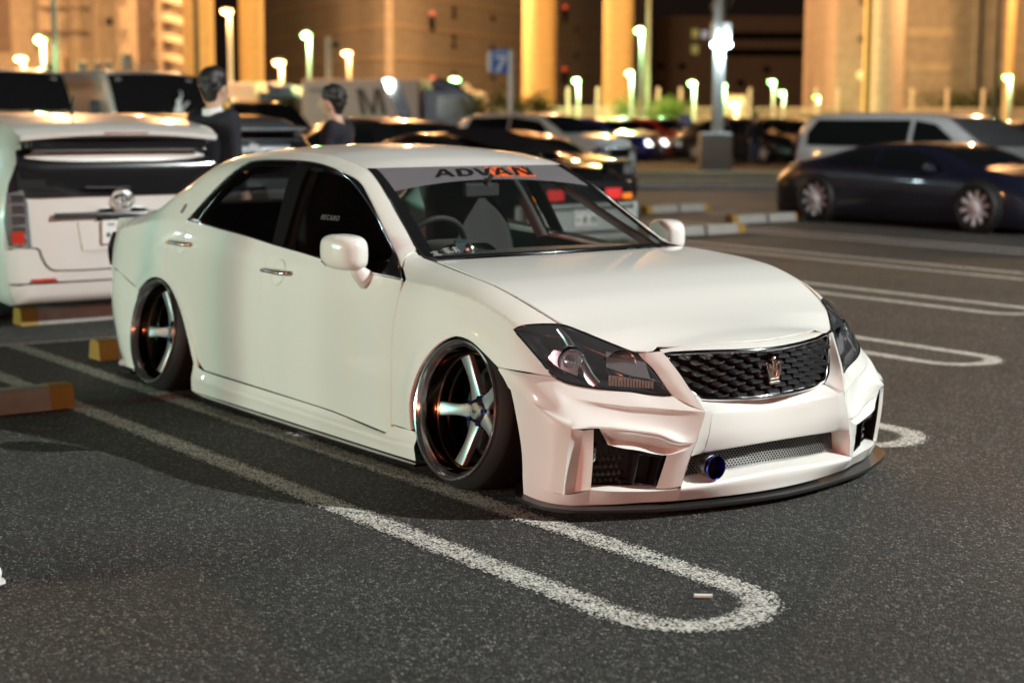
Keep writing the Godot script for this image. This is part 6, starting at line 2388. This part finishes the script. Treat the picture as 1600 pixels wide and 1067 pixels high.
func mast(label: String, right: float, ahead: float, h: float, arm: Vector3, e: float, on_pole := true, m: Material = null) -> void:
	var t := thing("sodium_mast", label, "street lamp", street(right, ahead))
	if on_pole:
		var mb := MB.new()
		tube(mb, PackedVector3Array([V(0, 0, 0), V(0, h * .5, 0), V(0, h + .2, 0)]), [.14, .11, .07], 10)
		part(t, "pole", mb, m if m else M.dark_steel)
	var mb2 := MB.new()
	tube(mb2, PackedVector3Array([V(0, h + .1, 0), V(0, h + .3, 0) + arm * .9]), .05, 8)
	rbox(mb2, V(0, h + .36, 0) + arm, V(.5, .12, .4), .04)
	part(t, "arm", mb2, M.dark_steel)
	var mb := MB.new()
	rbox(mb, V(0, h + .27, 0) + arm, V(.36, .06, .28), .02)
	part(t, "lamp", mb, M.sodium_glow)
	var l := OmniLight3D.new()
	l.name = "lamp_light"
	l.light_color = Color(1, .735, .48)
	l.light_energy = e
	l.light_size = .15
	l.omni_range = 150
	l.omni_attenuation = 2.0
	l.shadow_enabled = true
	t.add_child(l)
	l.position = V(0, h + .20, 0) + arm

func block(parent: Node, called: String, c: Vector3, s: Vector3, m: Material, r := .03) -> MeshInstance3D:
	var mb := MB.new()
	rbox(mb, c, s, r)
	return part(parent, called, mb, m)

func concrete(called: String, c: Color, s := 6.0) -> void:
	var m := mat(called, c, .85)
	m.albedo_texture = M.concrete_noise
	m.uv1_triplanar = true
	m.uv1_scale = Vector3.ONE / s

func place_materials() -> void:
	mat("van_white", lin(.66, .64, .60), .3, 0.0, .8)
	mat("navy", lin(.010, .010, .024), .3, 0.0, 1.0)
	mat("rim_bright", lin(.78, .78, .80), .3, .1)
	mat("silver", lin(.50, .51, .55), .4, .1, 1.0)
	mat("silver_dark", lin(.42, .46, .44), .35, .1, 1.0)
	mat("grey_paint", lin(.10, .105, .115), .35, .5, 1.0)
	mat("black_paint", lin(.010, .010, .011), .3, 0.0, 1.0)
	mat("blue_paint", lin(.03, .05, .32), .3, 0.0, 1.0)
	mat("red_paint", lin(.42, .025, .03), .3, 0.0, 1.0)
	mat("car_glass", lin(.008, .009, .010), .05, 0.0, .3)
	pane("car_glass_clear", Color(.1, .12, .12), .55)
	mat("dark_rim", lin(.05, .05, .055), .3, .8)
	mat("dark_chrome", lin(.35, .35, .36), .12, 1.0)
	mat("plate_white", lin(.72, .72, .70), .5)
	mat("plate_green", lin(.02, .10, .05), .5)
	mat("tail_clear", lin(.30, .29, .31), .12, .6, 1.0)
	mat("reflector_red", lin(.50, .035, .02), .15, 0.0, 1.0)
	mat("brake_lens", lin(.42, .20, .16), .15, 0.0, 1.0)
	glow("tail_lit", Color(1, .12, .08), .35)
	M.tail_lit.albedo_color = lin(.4, .02, .02)
	glow("orange_lit", Color(1, .42, .05), .5)
	M.orange_lit.albedo_color = lin(.6, .2, .02)
	glow("lamp_lit", Color(1, .98, .95), 5.0)
	mat("lace", lin(.22, .17, .09), .8)
	var bg := mat("bag_white", lin(.74, .76, .75), .5)
	bg.backlight_enabled = true
	bg.backlight = Color(.4, .4, .4)
	mat("truck_box", lin(.62, .50, .46), .5)
	mat("truck_blue", lin(.022, .032, .115), .35, 0.0, .6)
	mat("truck_glass", lin(.16, .19, .17), .1, 0.0, .5)
	mat("print_brown", lin(.12, .075, .06), .6)
	mat("print_grey", lin(.20, .18, .24), .6)
	mat("lamp_post_white", lin(.75, .75, .73), .4)
	mat("skin", lin(.52, .33, .23), .55)
	mat("suit_navy", lin(.006, .0065, .013), .8)
	mat("jeans", lin(.06, .09, .17), .8)
	mat("coat_black", lin(.012, .012, .014), .8)
	mat("hair", lin(.012, .010, .009), .5)
	mat("shirt_white", lin(.75, .75, .75), .7)
	mat("shoe_black", lin(.01, .01, .01), .35)
	mat("drink", lin(.55, .33, .07), .15, 0.0, 1.0)
	M["concrete_noise"] = ntex(noise(.012, FastNoiseLite.TYPE_SIMPLEX_SMOOTH, 6, 9), 512, [[0.0, Color(.88, .875, .87)], [.5, Color(.95, .95, .95)], [1.0, Color(1, 1, 1)]])
	concrete("wall_left", lin(.42, .37, .30))
	concrete("wall_warehouse", lin(.44, .41, .36))
	concrete("wall_band", lin(.58, .50, .38))
	concrete("wall_dark", lin(.20, .16, .14))
	concrete("wall_right", lin(.46, .40, .34))
	concrete("column_yellow", lin(.60, .47, .22), 3.0)
	concrete("column_pale", lin(.60, .54, .46), 3.0)
	concrete("stop_grey", lin(.34, .325, .30), .7)
	concrete("kerb", lin(.30, .29, .27), 1.2)
	mat("window_dark", lin(.010, .011, .014), .1)
	glow("window_lit", Color(.78, .80, .35), .22)
	glow("window_white", Color(.85, .9, 1), .35)
	glow("sodium_glow", Color(1, .735, .48), 30.0)
	glow("red_glow", Color(1, .10, .08), 1.0)
	glow("booth_glow", Color(1, .85, .45), .6)
	mat("stop_yellow", lin(.28, .16, .022), .7)
	mat("fence_white", lin(.58, .56, .50), .6)
	mat("sign_blue", lin(.03, .14, .52), .45)
	mat("leaf_green", lin(.09, .20, .04), .6)
	mat("leaf_dark", lin(.045, .065, .02), .6)
	for k in ["leaf_green", "leaf_dark"]:
		M[k].backlight_enabled = true
		M[k].backlight = Color(.25, .3, .12)
	mat("bark", lin(.07, .05, .035), .9)
	mat("grass", lin(.13, .155, .05), .85)

func build_place() -> void:
	var white_l := Color(.86, .96, 1.0)
	var green_l := Color(.72, 1.0, .66)
	var orange_l := Color(1, .70, .40)
	# ---- buildings
	var t := thing("warehouse", "big concrete warehouse with pale horizontal bands and a corner towards the camera", "building", street(-10.62, 140))
	# its two faces run back from the corner
	for face in 2:
		var e := V(-17.24, 0, -35) if face == 0 else V(27.54, 0, -65)
		var l := e.length()
		var dir := e / l
		var nrm := V(dir.z, 0, -dir.x) if face == 0 else V(-dir.z, 0, dir.x)
		if nrm.z < 0:
			nrm = -nrm
		var b := Basis(dir, Vector3.UP, dir.cross(Vector3.UP))
		if b.z.dot(nrm) < 0:
			b = Basis(dir, Vector3.UP, nrm)
		var wall := block(t, "wall", Vector3.ZERO, V(l, 20, .4), M.wall_warehouse, .02)
		wall.transform = Transform3D(Basis(dir, Vector3.UP, nrm), dir * l * .5 + V(0, 10, 0) - nrm * .2)
		for hh in [3.65, 6.4, 9.13, 11.85]:
			var bd := block(t, "band", Vector3.ZERO, V(l, .34, .16), M.wall_band, .03)
			bd.transform = Transform3D(Basis(dir, Vector3.UP, nrm), dir * l * .5 + V(0, hh, 0) + nrm * .085)
		var at := Transform3D(Basis(dir, Vector3.UP, nrm), V(0, 0, 0))
		var wins := [[20, 7.6]] if face == 0 else []
		if face == 1:
			for hh in [3.0, 4.3, 5.3, 7.9, 8.6, 10.6, 11.2]:
				wins.append([13.0, hh])
			for hh in [5.2, 8.1, 10.9]:
				wins.append([22.0, hh])
				wins.append([30.0, hh])
				wins.append([45.0, hh])
		for q in wins:
			var w := block(t, "window", Vector3.ZERO, V(.7, .45, .10), M.window_dark, .02)
			w.transform = at * Transform3D(Basis(), V(q[0], q[1], .06))
		if face == 1:
			for q in [[8.0, 3.9], [8.0, 9.6], [41.0, 5.6], [41.0, 12.2]]:
				var vent := block(t, "vent_shaft", Vector3.ZERO, V(.6, 1.3, .3), M.window_dark, .03)
				vent.transform = at * Transform3D(Basis(), V(q[0], q[1], .2))
				var red := block(vent, "red_light", V(0, .95, .1), V(.55, .28, .3), M.red_glow, .08)
				red.name = "red_light"
	t = thing("office_building", "orange lit concrete building at far left with ledges and a small dark window", "building", street(-34.6, 124))
	block(t, "wall", V(0, 9, -8), V(15.2, 18, 16), M.wall_left)
	for q in [[-6.0, .5], [-1.0, .5], [1.6, .7], [3.2, .4], [5.0, .9]]:
		block(t, "pilaster", V(q[0], 9, .20), V(q[1], 18, .4), M.wall_left)
	block(t, "dark_recess", V(-4.2, 9, .04), V(1.6, 17.8, .1), M.wall_dark)
	for hh in [7.6, 9.4]:
		block(t, "ledge", V(.7, hh, .3), V(3.6, .22, .6), M.wall_dark)
	block(t, "annexe", V(-2.6, 3.0, 1.2), V(6.4, 6.0, 2.4), M.wall_left)
	block(t, "window", V(.0, 4.8, 2.42), V(.55, .75, .08), M.window_dark)
	block(t, "window", V(4.1, 8.4, .28), V(.4, .5, .1), M.window_dark)
	t = thing("fire_stair", "spiral concrete fire stair on the right side of the left building", "stair", street(-24.9, 118))
	var mb := MB.new()
	tube(mb, PackedVector3Array([V(0, 0, 0), V(0, 15, 0)]), .35, 12)
	part(t, "core", mb, M.wall_dark)
	block(t, "shaft", V(-1.75, 7.5, -1.2), V(1.3, 15, .5), M.wall_dark)
	for k in 11:
		mb = MB.new()
		var a := PackedVector3Array()
		var b2 := PackedVector3Array()
		for q in 13:
			var an := PI * q / 12.0 + .2
			a.append(V(cos(an) * 1.15, .9 + k * 1.38 + q * .055, sin(an) * 1.15))
			b2.append(V(cos(an) * 1.15, 1.45 + k * 1.38 + q * .055, sin(an) * 1.15))
		loft(mb, [a, b2], 1, V(0, k * 1.38 + 1, 0))
		var ic := PackedVector3Array()
		for q in 13:
			ic.append(V(0, 1.0 + k * 1.38 + q * .055, 0))
		loft(mb, [a, ic], 1, V(0, 100, 0))
		part(t, "flight", mb, M.wall_left)
	t = thing("office_building", "dark building far off behind the lamp poles, with strips of black windows", "building", street(29.0, 222))
	block(t, "wall", V(0, 7.3, -6), V(27, 14.6, 12), M.wall_dark)
	block(t, "parapet", V(0, 14.7, .1), V(27.2, .5, .3), M.wall_dark)
	for hh in [12.3, 10.1]:
		block(t, "window_strip", V(6.0, hh, .03), V(13.4, 1.05, .12), M.window_dark)
	for q in [[-4.3, 12.6], [-4.3, 10.5]]:
		block(t, "window", V(q[0], q[1], .04), V(.95, 1.2, .12), M.window_lit)
	block(t, "window", V(-3.0, 12.5, .04), V(.8, 1.0, .12), M.window_white)
	for q in [[-9, 8.2], [-6, 8.2], [-1, 8.0], [2, 6.0], [5.5, 7.8], [-9, 5.6]]:
		block(t, "window", V(q[0], q[1], .04), V(1.0, .8, .12), M.window_dark)
	t = thing("warehouse", "tall concrete building at far right with round wall lamps and paler patches", "building", street(21.35, 108))
	block(t, "wall", V(11, 9, -6), V(22, 18, 12), M.wall_right)
	for q in [[4.7, 7.0, 3.0, .62], [4.7, 4.7, 2.8, .5]]:
		block(t, "pale_panel", V(q[0] + 1.6, q[1], .04), V(q[2], q[3], .1), M.wall_band)
	for q in [3.2, 8.3, 12.0, 16.0]:
		block(t, "pilaster", V(q + .9, 9, .12), V(.3, 18, .26), M.wall_right)
	for k in 3:
		mb = MB.new()
		lathe(mb, [Vector2(0, .25), Vector2(.28, .2), Vector2(.34, .0), Vector2(.3, -.1)], Transform3D(Basis(V(1, 0, 0), V(0, .3, .95), V(0, -.95, .3)), V(1.7, [9.0, 6.6, 4.2][k], .1)), 16)
		part(t, "wall_lamp", mb, M.booth_glow if k == 2 else M.wall_dark)
	# ---- columns of the raised road
	var cl := ["yellow lit column left of the thin dark mast", "yellow lit column just left of the warehouse's banded wall", "wide yellow lit column right of the blue sign", "yellow lit column beside the tall green lamp"]
	var cols := [[-19.2, 100, 1.85], [-16.78, 105, 1.53], [1.85, 115, 2.35], [7.07, 110, 2.03]]
	for k in 4:
		t = thing("column", cl[k] + ", carrying the raised road", "column", street(cols[k][0], cols[k][1]), "columns of the raised road")
		mb = MB.new()
		lathe(mb, [Vector2(cols[k][2] * .5, 0), Vector2(cols[k][2] * .5, 16)], Transform3D(), 32)
		part(t, "shaft", mb, M.column_yellow)
		block(t, "plinth", V(0, .25, 0), V(cols[k][2] * 1.3, .5, cols[k][2] * 1.3), M.wall_band)
	t = thing("column", "broad pale rounded column standing before the right building", "column", street(20.15, 88))
	mb = MB.new()
	lathe(mb, [Vector2(.88, 0), Vector2(.88, 16)], Transform3D(), 32)
	part(t, "shaft", mb, M.column_pale)
	block(t, "buttress", V(-.95, 8, -.2), V(.5, 16, .6), M.column_yellow)
	t = thing("column", "slim bright yellow column behind the bushes at far right", "column", street(26.77, 88))
	mb = MB.new()
	lathe(mb, [Vector2(.25, 0), Vector2(.25, 16)], Transform3D(), 24)
	part(t, "shaft", mb, M.column_yellow)
	# ---- masts; their sodium lamps are out of view above, placed to light the facades
	mast("thin dark lamp mast rising behind the man in a suit", -15.47, 80, 14, V(0, 0, -1.2), 560)
	mast("brown lamp mast right of the tall green lamp", 7.43, 90, 13.5, V(0, 0, -1.0), 700, true, M.column_pale)
	mast("dark lamp mast before the right building", 25.16, 85, 14, V(.8, 0, 1.5), 560)
	mast("pale lamp mast above the white vans at far left", -17.35, 62, 13, V(0, 0, -1), 420, true, M.pole_metal)
	mast("lamp mast out of view past the left edge, lighting the left building", -37.0, 99, 14, V(0, 0, -1), 700)
	mast("unseen road lamp high between the left columns, lighting the warehouse wall", -17.9, 108, 14.5, V(0, 0, -3), 900, false)
	mast("unseen road lamp high between the middle columns, lighting the warehouse", 4.5, 118, 14.5, V(0, 0, -3), 460, false)
	mast("unseen road lamp high before the warehouse corner, lighting its walls", -7.0, 112, 15, V(0, 0, -3), 1100, false)
	# ---- lamps in the picture
	var gl := [[-17.22, 60, 4.16, "green tinged lamp above the first white van"], [-8.47, 68, 4.75, "tall green tinged lamp left of the banded warehouse corner"], [5.66, 72, 5.2, "tallest green tinged lamp, before the yellow column"], [6.4, 88, 3.77, "low green tinged lamp just left of the tallest one"], [3.69, 92, 3.45, "green tinged lamp between the two yellow columns"],
		[9.46, 85, 3.18, "green tinged lamp left of the grey lamp pole"], [16.63, 100, 2.92, "lower of the two green tinged lamps near the right building"], [19.69, 105, 2.74, "green tinged lamp before the right building's left edge"], [15.2, 95, 3.48, "small pale lamp right of the grey lamp pole"], [22.85, 75, 3.31, "green tinged lamp at the far right before the slim yellow column"]]
	for q in gl:
		lamp("street_lamp", q[3], q[0], q[1], q[2], green_l, 14.0 if q[0] < 12.0 else 5.0, "green tinged street lamps")
	lamp("street_lamp", "round green tinged lamp over the blue truck's cab", -2.74, 80, 3.21, green_l, 14.0, "green tinged street lamps", 26.0, true, .26)
	lamp("street_lamp", "small green tinged lamp just right of the grey lamp pole", 10.38, 80, 2.98, green_l, 10.0, "green tinged street lamps", 26.0, true, .2)
	var ol := [[-12.97, 75, 6.15, "tall orange lamp between the two left columns"], [-9.91, 70, 3.7, "orange lamp on a short post left of the truck"], [-8.52, 85, 4.67, "orange lamp before the warehouse corner"], [-20.97, 70, 3.82, "orange lamp above the first white van's roof"], [11.69, 85, 2.09, "low orange lamp right of the grey lamp pole"]]
	for q in ol:
		lamp("street_lamp", q[3], q[0], q[1], q[2], orange_l, 10.0, "orange street lamps", 30.0, true, .26)
	# white post with a small box, left of the bright lamp
	t = thing("white_post", "plain white post left of the bright orange lamp", "post", street(-7.0, 62))
	block(t, "post", V(0, 2.2, 0), V(.20, 4.4, .2), M.fence_white)
	block(t, "camera_box", V(.3, 4.1, 0), V(.3, .2, .3), M.dark_steel)
	# grey pole in the middle distance, with its concrete foot
	t = thing("lamp_pole", "grey lamp pole on a concrete block with a white lamp and a coil of cable", "street lamp", street(5.22, 41.2))
	block(t, "concrete_foot", V(-.08, .53, 0), V(.80, 1.06, .8), M.kerb, .05)
	mb = MB.new()
	tube(mb, PackedVector3Array([V(0, 1.0, 0), V(0, 3, 0), V(0, 6.2, 0)]), [.125, .115, .10], 14)
	part(t, "pole", mb, M.pole_metal)
	mb = MB.new()
	tube(mb, PackedVector3Array([V(-.15, 1.0, .12), V(-.15, 3.0, .12), V(-.15, 5.8, .12)]), .05, 8)
	part(t, "conduit", mb, M.pole_metal)
	block(t, "box", V(.13, 3.60, .1), V(.22, .4, .3), M.plate_white)
	block(t, "box", V(-.18, 3.55, .15), V(.14, .5, .2), M.pole_metal)
	mb = MB.new()
	tube(mb, sp([V(-.12, 3.9, .12), V(-.24, 4.1, .14), V(-.14, 4.4, .14), V(.10, 4.5, .14), V(.22, 4.3, .14), V(.10, 4.0, .14)], 20), .035, 8)
	part(t, "cable", mb, M.dark_steel)
	for x in [-.14, .14]:
		mb = MB.new()
		lathe(mb, [Vector2(0, -.06), Vector2(.11, -.03), Vector2(.13, .03), Vector2(.05, .08)], Transform3D(Basis(), V(x, 3.23, .22)), 16)
		glow("white_glow", white_l, 26.0)
		part(t, "lamp_globe", mb, M.white_glow)
	var wl := OmniLight3D.new()
	wl.name = "lamp_light"
	wl.light_color = white_l
	wl.light_energy = 9.0
	wl.light_size = .1
	wl.omni_attenuation = 2.0
	wl.omni_range = 60
	wl.shadow_enabled = true
	t.add_child(wl)
	wl.position = V(.14, 3.24, .24)
	# ---- fence
	t = thing("fence", "long pale fence of thin bars with taller white posts beyond the parked cars", "fence", street(0, 95, 0, -2.5))
	mb = MB.new()
	for k in 560:
		rbox(mb, V(-9.5 + k * .085, 1.08, 0), V(.042, 1.8, .03), .006)
	tag(part(t, "fence_bars", mb, M.fence_white), "", "", "", "stuff")
	for hh in [.25, 1.95]:
		block(t, "rail", V(14.2, hh, .03), V(47.8, .09, .06), M.fence_white, .01)
	block(t, "base_wall", V(14.2, .1, 0), V(47.8, .3, .2), M.kerb)
	for x in [3.21, 4.93, 8.44, 9.75, 13.74, 17.55, 18.78, 21.02, 23.04, 25.02, 27.07, 28.27]:
		block(t, "tall_post", V(x, 1.56, .14), V(.2, 3.12, .14), M.fence_white)
	# ---- signs
	t = thing("parking_sign", "blue sign board with a white 7 on a white pole", "sign", street(-.07, 46))
	block(t, "pole", V(0, 1.65, 0), V(.14, 3.3, .14), M.plate_white)
	block(t, "board", V(-.30, 2.98, .05), V(.46, .68, .05), M.sign_blue, .01)
	block(t, "bracket", V(-.60, 2.98, .02), V(.12, .55, .04), M.plate_white, .01)
	var sf := func(u: float, w: float) -> Vector3: return V(-.30 + u, 2.90 + w, .0765)
	part(t, "number", lettering("7", .62, sf, V(-.3, 2.9, -1), .002, 1.0, .1), M.plate_white)
	mb = MB.new()
	for k in 5:
		rbox(mb, V(-.44 + k * .07, 3.23, .078), V(.045, .05, .006), .002)
	tag(part(t, "small_text", mb, M.plate_white), "", "", "", "stuff")
	t = thing("round_sign", "round blue sign low in front of the far fence", "sign", street(6.37, 60))
	mb = MB.new()
	lathe(mb, [Vector2(0, .02), Vector2(.24, .02), Vector2(.25, -.02)], Transform3D(Basis(V(1, 0, 0), V(0, 0, 1), V(0, -1, 0)), V(0, 1.30, .06)), 24)
	part(t, "disc", mb, M.sign_blue)
	block(t, "post", V(0, .65, 0), V(.07, 1.3, .07), M.pole_metal)
	block(t, "white_mark", V(0, 1.30, .085), V(.26, .08, .01), M.plate_white, .003)
	t = thing("booth", "small booth with a yellow lit front behind the fence", "building", street(13.64, 101))
	block(t, "wall", V(0, 1.4, -1), V(1.7, 2.8, 2), M.wall_band)
	block(t, "lit_front", V(0, 2.1, .03), V(1.4, 1.1, .1), M.booth_glow)
	# ---- planted island with the pole, kerbed
	var isl := MB.new()
	rbox(isl, V(0, .07, 0), V(9.4, .14, 2.3), .03)
	rbox(isl, V(-1, .07, 6.0), V(9.0, .14, 1.2), .03)
	t = thing("traffic_island", "kerbed island with a strip of grass under the grey lamp pole", "island", street(6.6, 38.0, 0, 0))
	block(t, "kerb", V(0, .07, 0), V(8.6, .14, 1.5), M.kerb)
	block(t, "grass_strip", V(0, .15, 0), V(8.2, .06, 1.15), M.grass)
	t = thing("traffic_island", "second, nearer kerbed strip of grass left of the silver minivan", "island", street(6.0, 33.4))
	block(t, "kerb", V(.2, .07, 0), V(7.6, .14, 1.1), M.kerb)
	block(t, "grass_strip", V(.2, .15, 0), V(7.2, .06, .8), M.grass)
	# ---- wheel stops
	var bays := [[-1, -2.70, 2.29, "in the bay left of the white sedan", 1.6], [0, -4.10, -.07, "behind the white sedan's rear wheels", 1.5], [9, -5.95, -.35, "under the white minivan's rear bumper", 1.7], [4, -9.75, -9.5, "behind the white sedan's far door mirror", 1.25], [5, -11.05, -11.9, "behind the navy coupe's tail", 1.25], [6, -13.5, -12.45, "in the opposite row, further back", 1.2], [7, -13.2, -9.6, "in the opposite row, left of the others", 1.2]]
	for q in bays:
		for g in [1.0, -1.0]:
			var half: float = q[4] * .5
			var s := thing("wheel_stop", "concrete wheel stop with yellow ends %s, %s piece" % [q[3], "near" if g > 0 else "far"], "wheel stop", Transform3D(Basis(), V(q[1], 0, q[2] + g * half * .52)), "concrete wheel stops")
			mb = MB.new()
			var ln: float = half * .96
			prism(mb, xy([-.085, 0, .085, 0, .065, .10, .045, .115, -.045, .115, -.065, .10]), ln, Transform3D(Basis(), V(0, 0, -ln * .5)))
			part(s, "block", mb, M.stop_grey)
			mb = MB.new()
			var ez: float = ln * .5 * g
			prism(mb, xy([-.088, 0, .088, 0, .068, .103, .047, .118, -.047, .118, -.068, .103]), .12, Transform3D(Basis(), V(0, 0, ez - .055 - .005 * g)))
			part(s, "yellow_end", mb, M.stop_yellow)
	# cigarette end on the ground in front
	mb = MB.new()
	tube(mb, PackedVector3Array([V(-.028, .009, 0), V(.028, .009, 0)]), .0065, 8)
	tag(part(self, "cigarette_end", mb, M.plate_white, Transform3D(Basis(V(0, 1, 0), .9), V(1.63, 0, 1.10))), "pale cigarette end lying inside the rounded end of the nearest bay line", "cigarette")
	# toe of a white sneaker that reaches into the picture at the left edge
	mb = MB.new()
	flesh(mb, [B(V(-.10, .055, 0), V(.0, .05, .0), .050, .050, V(1, .95, .95)), B(V(.0, .048, 0), V(.095, .040, .008), .052, .042, V(1, .85, 1)), B(V(-.12, .06, 0), V(-.11, .085, 0), .045, .042)], .008, .03)
	t = thing("sneaker", "rounded toe of a white sneaker at the picture's left edge", "shoe", Transform3D(Basis(V(0, 1, 0), atan2(.8, .59)), V(.165, 0, 2.90)))
	part(t, "upper", mb, M.plate_white)
	mb = MB.new()
	flesh(mb, [B(V(-.13, .012, 0), V(.095, .012, .008), .058, .054, V(1, .28, 1))], .008, .02)
	part(t, "sole", mb, M.van_white)
	# ---- shrubs
	bush("hedge", "bright green hedge before the fence, right of the yellow column", 7.4, 90, V(2.1, 1.25, .9), 5200, M.leaf_green, 1)
	bush("hedge", "low green hedge beyond the silver minivan at far right", 26.2, 84, V(4.2, .55, .8), 3600, M.leaf_green, 2)
	bush("shrub", "dark green shrub behind the blue sign's pole", -.6, 58, V(1.2, 1.2, 1.0), 3200, M.leaf_dark, 3)
	bush("shrub", "dark shrub left of the wide yellow column", .9, 66, V(1.0, 1.1, .9), 2200, M.leaf_dark, 4)
	bush("shrub", "olive shrub behind the fence, left of the slim yellow column", 27.0, 99, V(2.6, 1.9, 1.4), 5200, M.leaf_dark, 5)
	bush("shrub", "second olive shrub behind the fence at far right", 31.0, 99, V(2.2, 1.8, 1.4), 4600, M.leaf_dark, 6)
	bush("shrub", "small yellowish shrub at the foot of the right building", 19.6, 101, V(1.6, 1.1, 1.0), 1800, M.leaf_dark, 7)
	# roof gear lit orange beyond the vans
	t = thing("plant_house", "orange lit pipes and rails on a low roof above the white vans", "building", street(-14.0, 58))
	block(t, "roof_slab", V(0, 2.6, 0), V(3.0, .2, 1.2), M.wall_band)
	block(t, "wall", V(0, 1.25, -.3), V(2.8, 2.5, .8), M.wall_left)
	for q in [[-1.25, 3.0, .36, .75], [-.75, 3.0, .3, .75], [-.35, 3.0, .3, .8], [.30, 3.15, .42, 1.0]]:
		block(t, "tank", V(q[0], q[1], 0), V(q[2], q[3], .4), M.wall_band, .12)
	mb = MB.new()
	for k in 12:
		rbox(mb, V(.55 + k * .08, 2.95, .1), V(.03, .5, .03), .005)
	rbox(mb, V(1.0, 3.2, .1), V(1.0, .04, .04), .005)
	tag(part(t, "railing", mb, M.wall_band), "", "", "", "stuff")

func bush(called: String, label: String, right: float, ahead: float, r: Vector3, n: int, m: Material, sd: int) -> void:
	var t := thing(called, label, "shrub" if called == "shrub" else "hedge", street(right, ahead))
	var rg := RandomNumberGenerator.new()
	rg.seed = sd * 77
	var leaf := MB.new()
	var a := leaf.p(V(0, 0, -.5), V(0, 1, 0))
	leaf.p(V(.3, .05, 0), V(.2, 1, 0))
	leaf.p(V(0, 0, .5), V(0, 1, 0))
	leaf.p(V(-.3, .05, 0), V(-.2, 1, 0))
	leaf.quad(a, a + 1, a + 2, a + 3)
	var mm := MultiMesh.new()
	mm.transform_format = MultiMesh.TRANSFORM_3D
	mm.mesh = leaf.mesh(m)
	mm.instance_count = n
	var clumps := []
	for k in 14:
		clumps.append(V(rg.randf_range(-.75, .75), rg.randf_range(-.5, .75), rg.randf_range(-.7, .7)))
	for k in n:
		var c: Vector3 = clumps[rg.randi() % clumps.size()]
		var d := V(rg.randfn(), rg.randfn(), rg.randfn()) * .22
		var p := (c + d) * r + V(0, r.y, 0)
		p.y = maxf(p.y, .05)
		var b := Basis(V(rg.randf_range(-1, 1), rg.randf_range(-1, 1), rg.randf_range(-1, 1)).normalized(), rg.randf_range(0, TAU)).scaled(Vector3.ONE * rg.randf_range(.10, .2))
		mm.set_instance_transform(k, Transform3D(b, p))
	var o := MultiMeshInstance3D.new()
	o.name = "foliage"
	o.multimesh = mm
	o.set_meta("kind", "stuff")
	t.add_child(o)
	var mb := MB.new()
	for k in 5:
		var c: Vector3 = clumps[k]
		tube(mb, sp([V(c.x * r.x * .3, 0, 0), V(c.x * r.x * .5, r.y * .6, c.z * r.z * .4), (c * r + V(0, r.y, 0))], 6), [.04, .035, .03, .025, .02, .015, .01], 5)
	tag(part(t, "stems", mb, M.bark), "", "", "", "stuff")
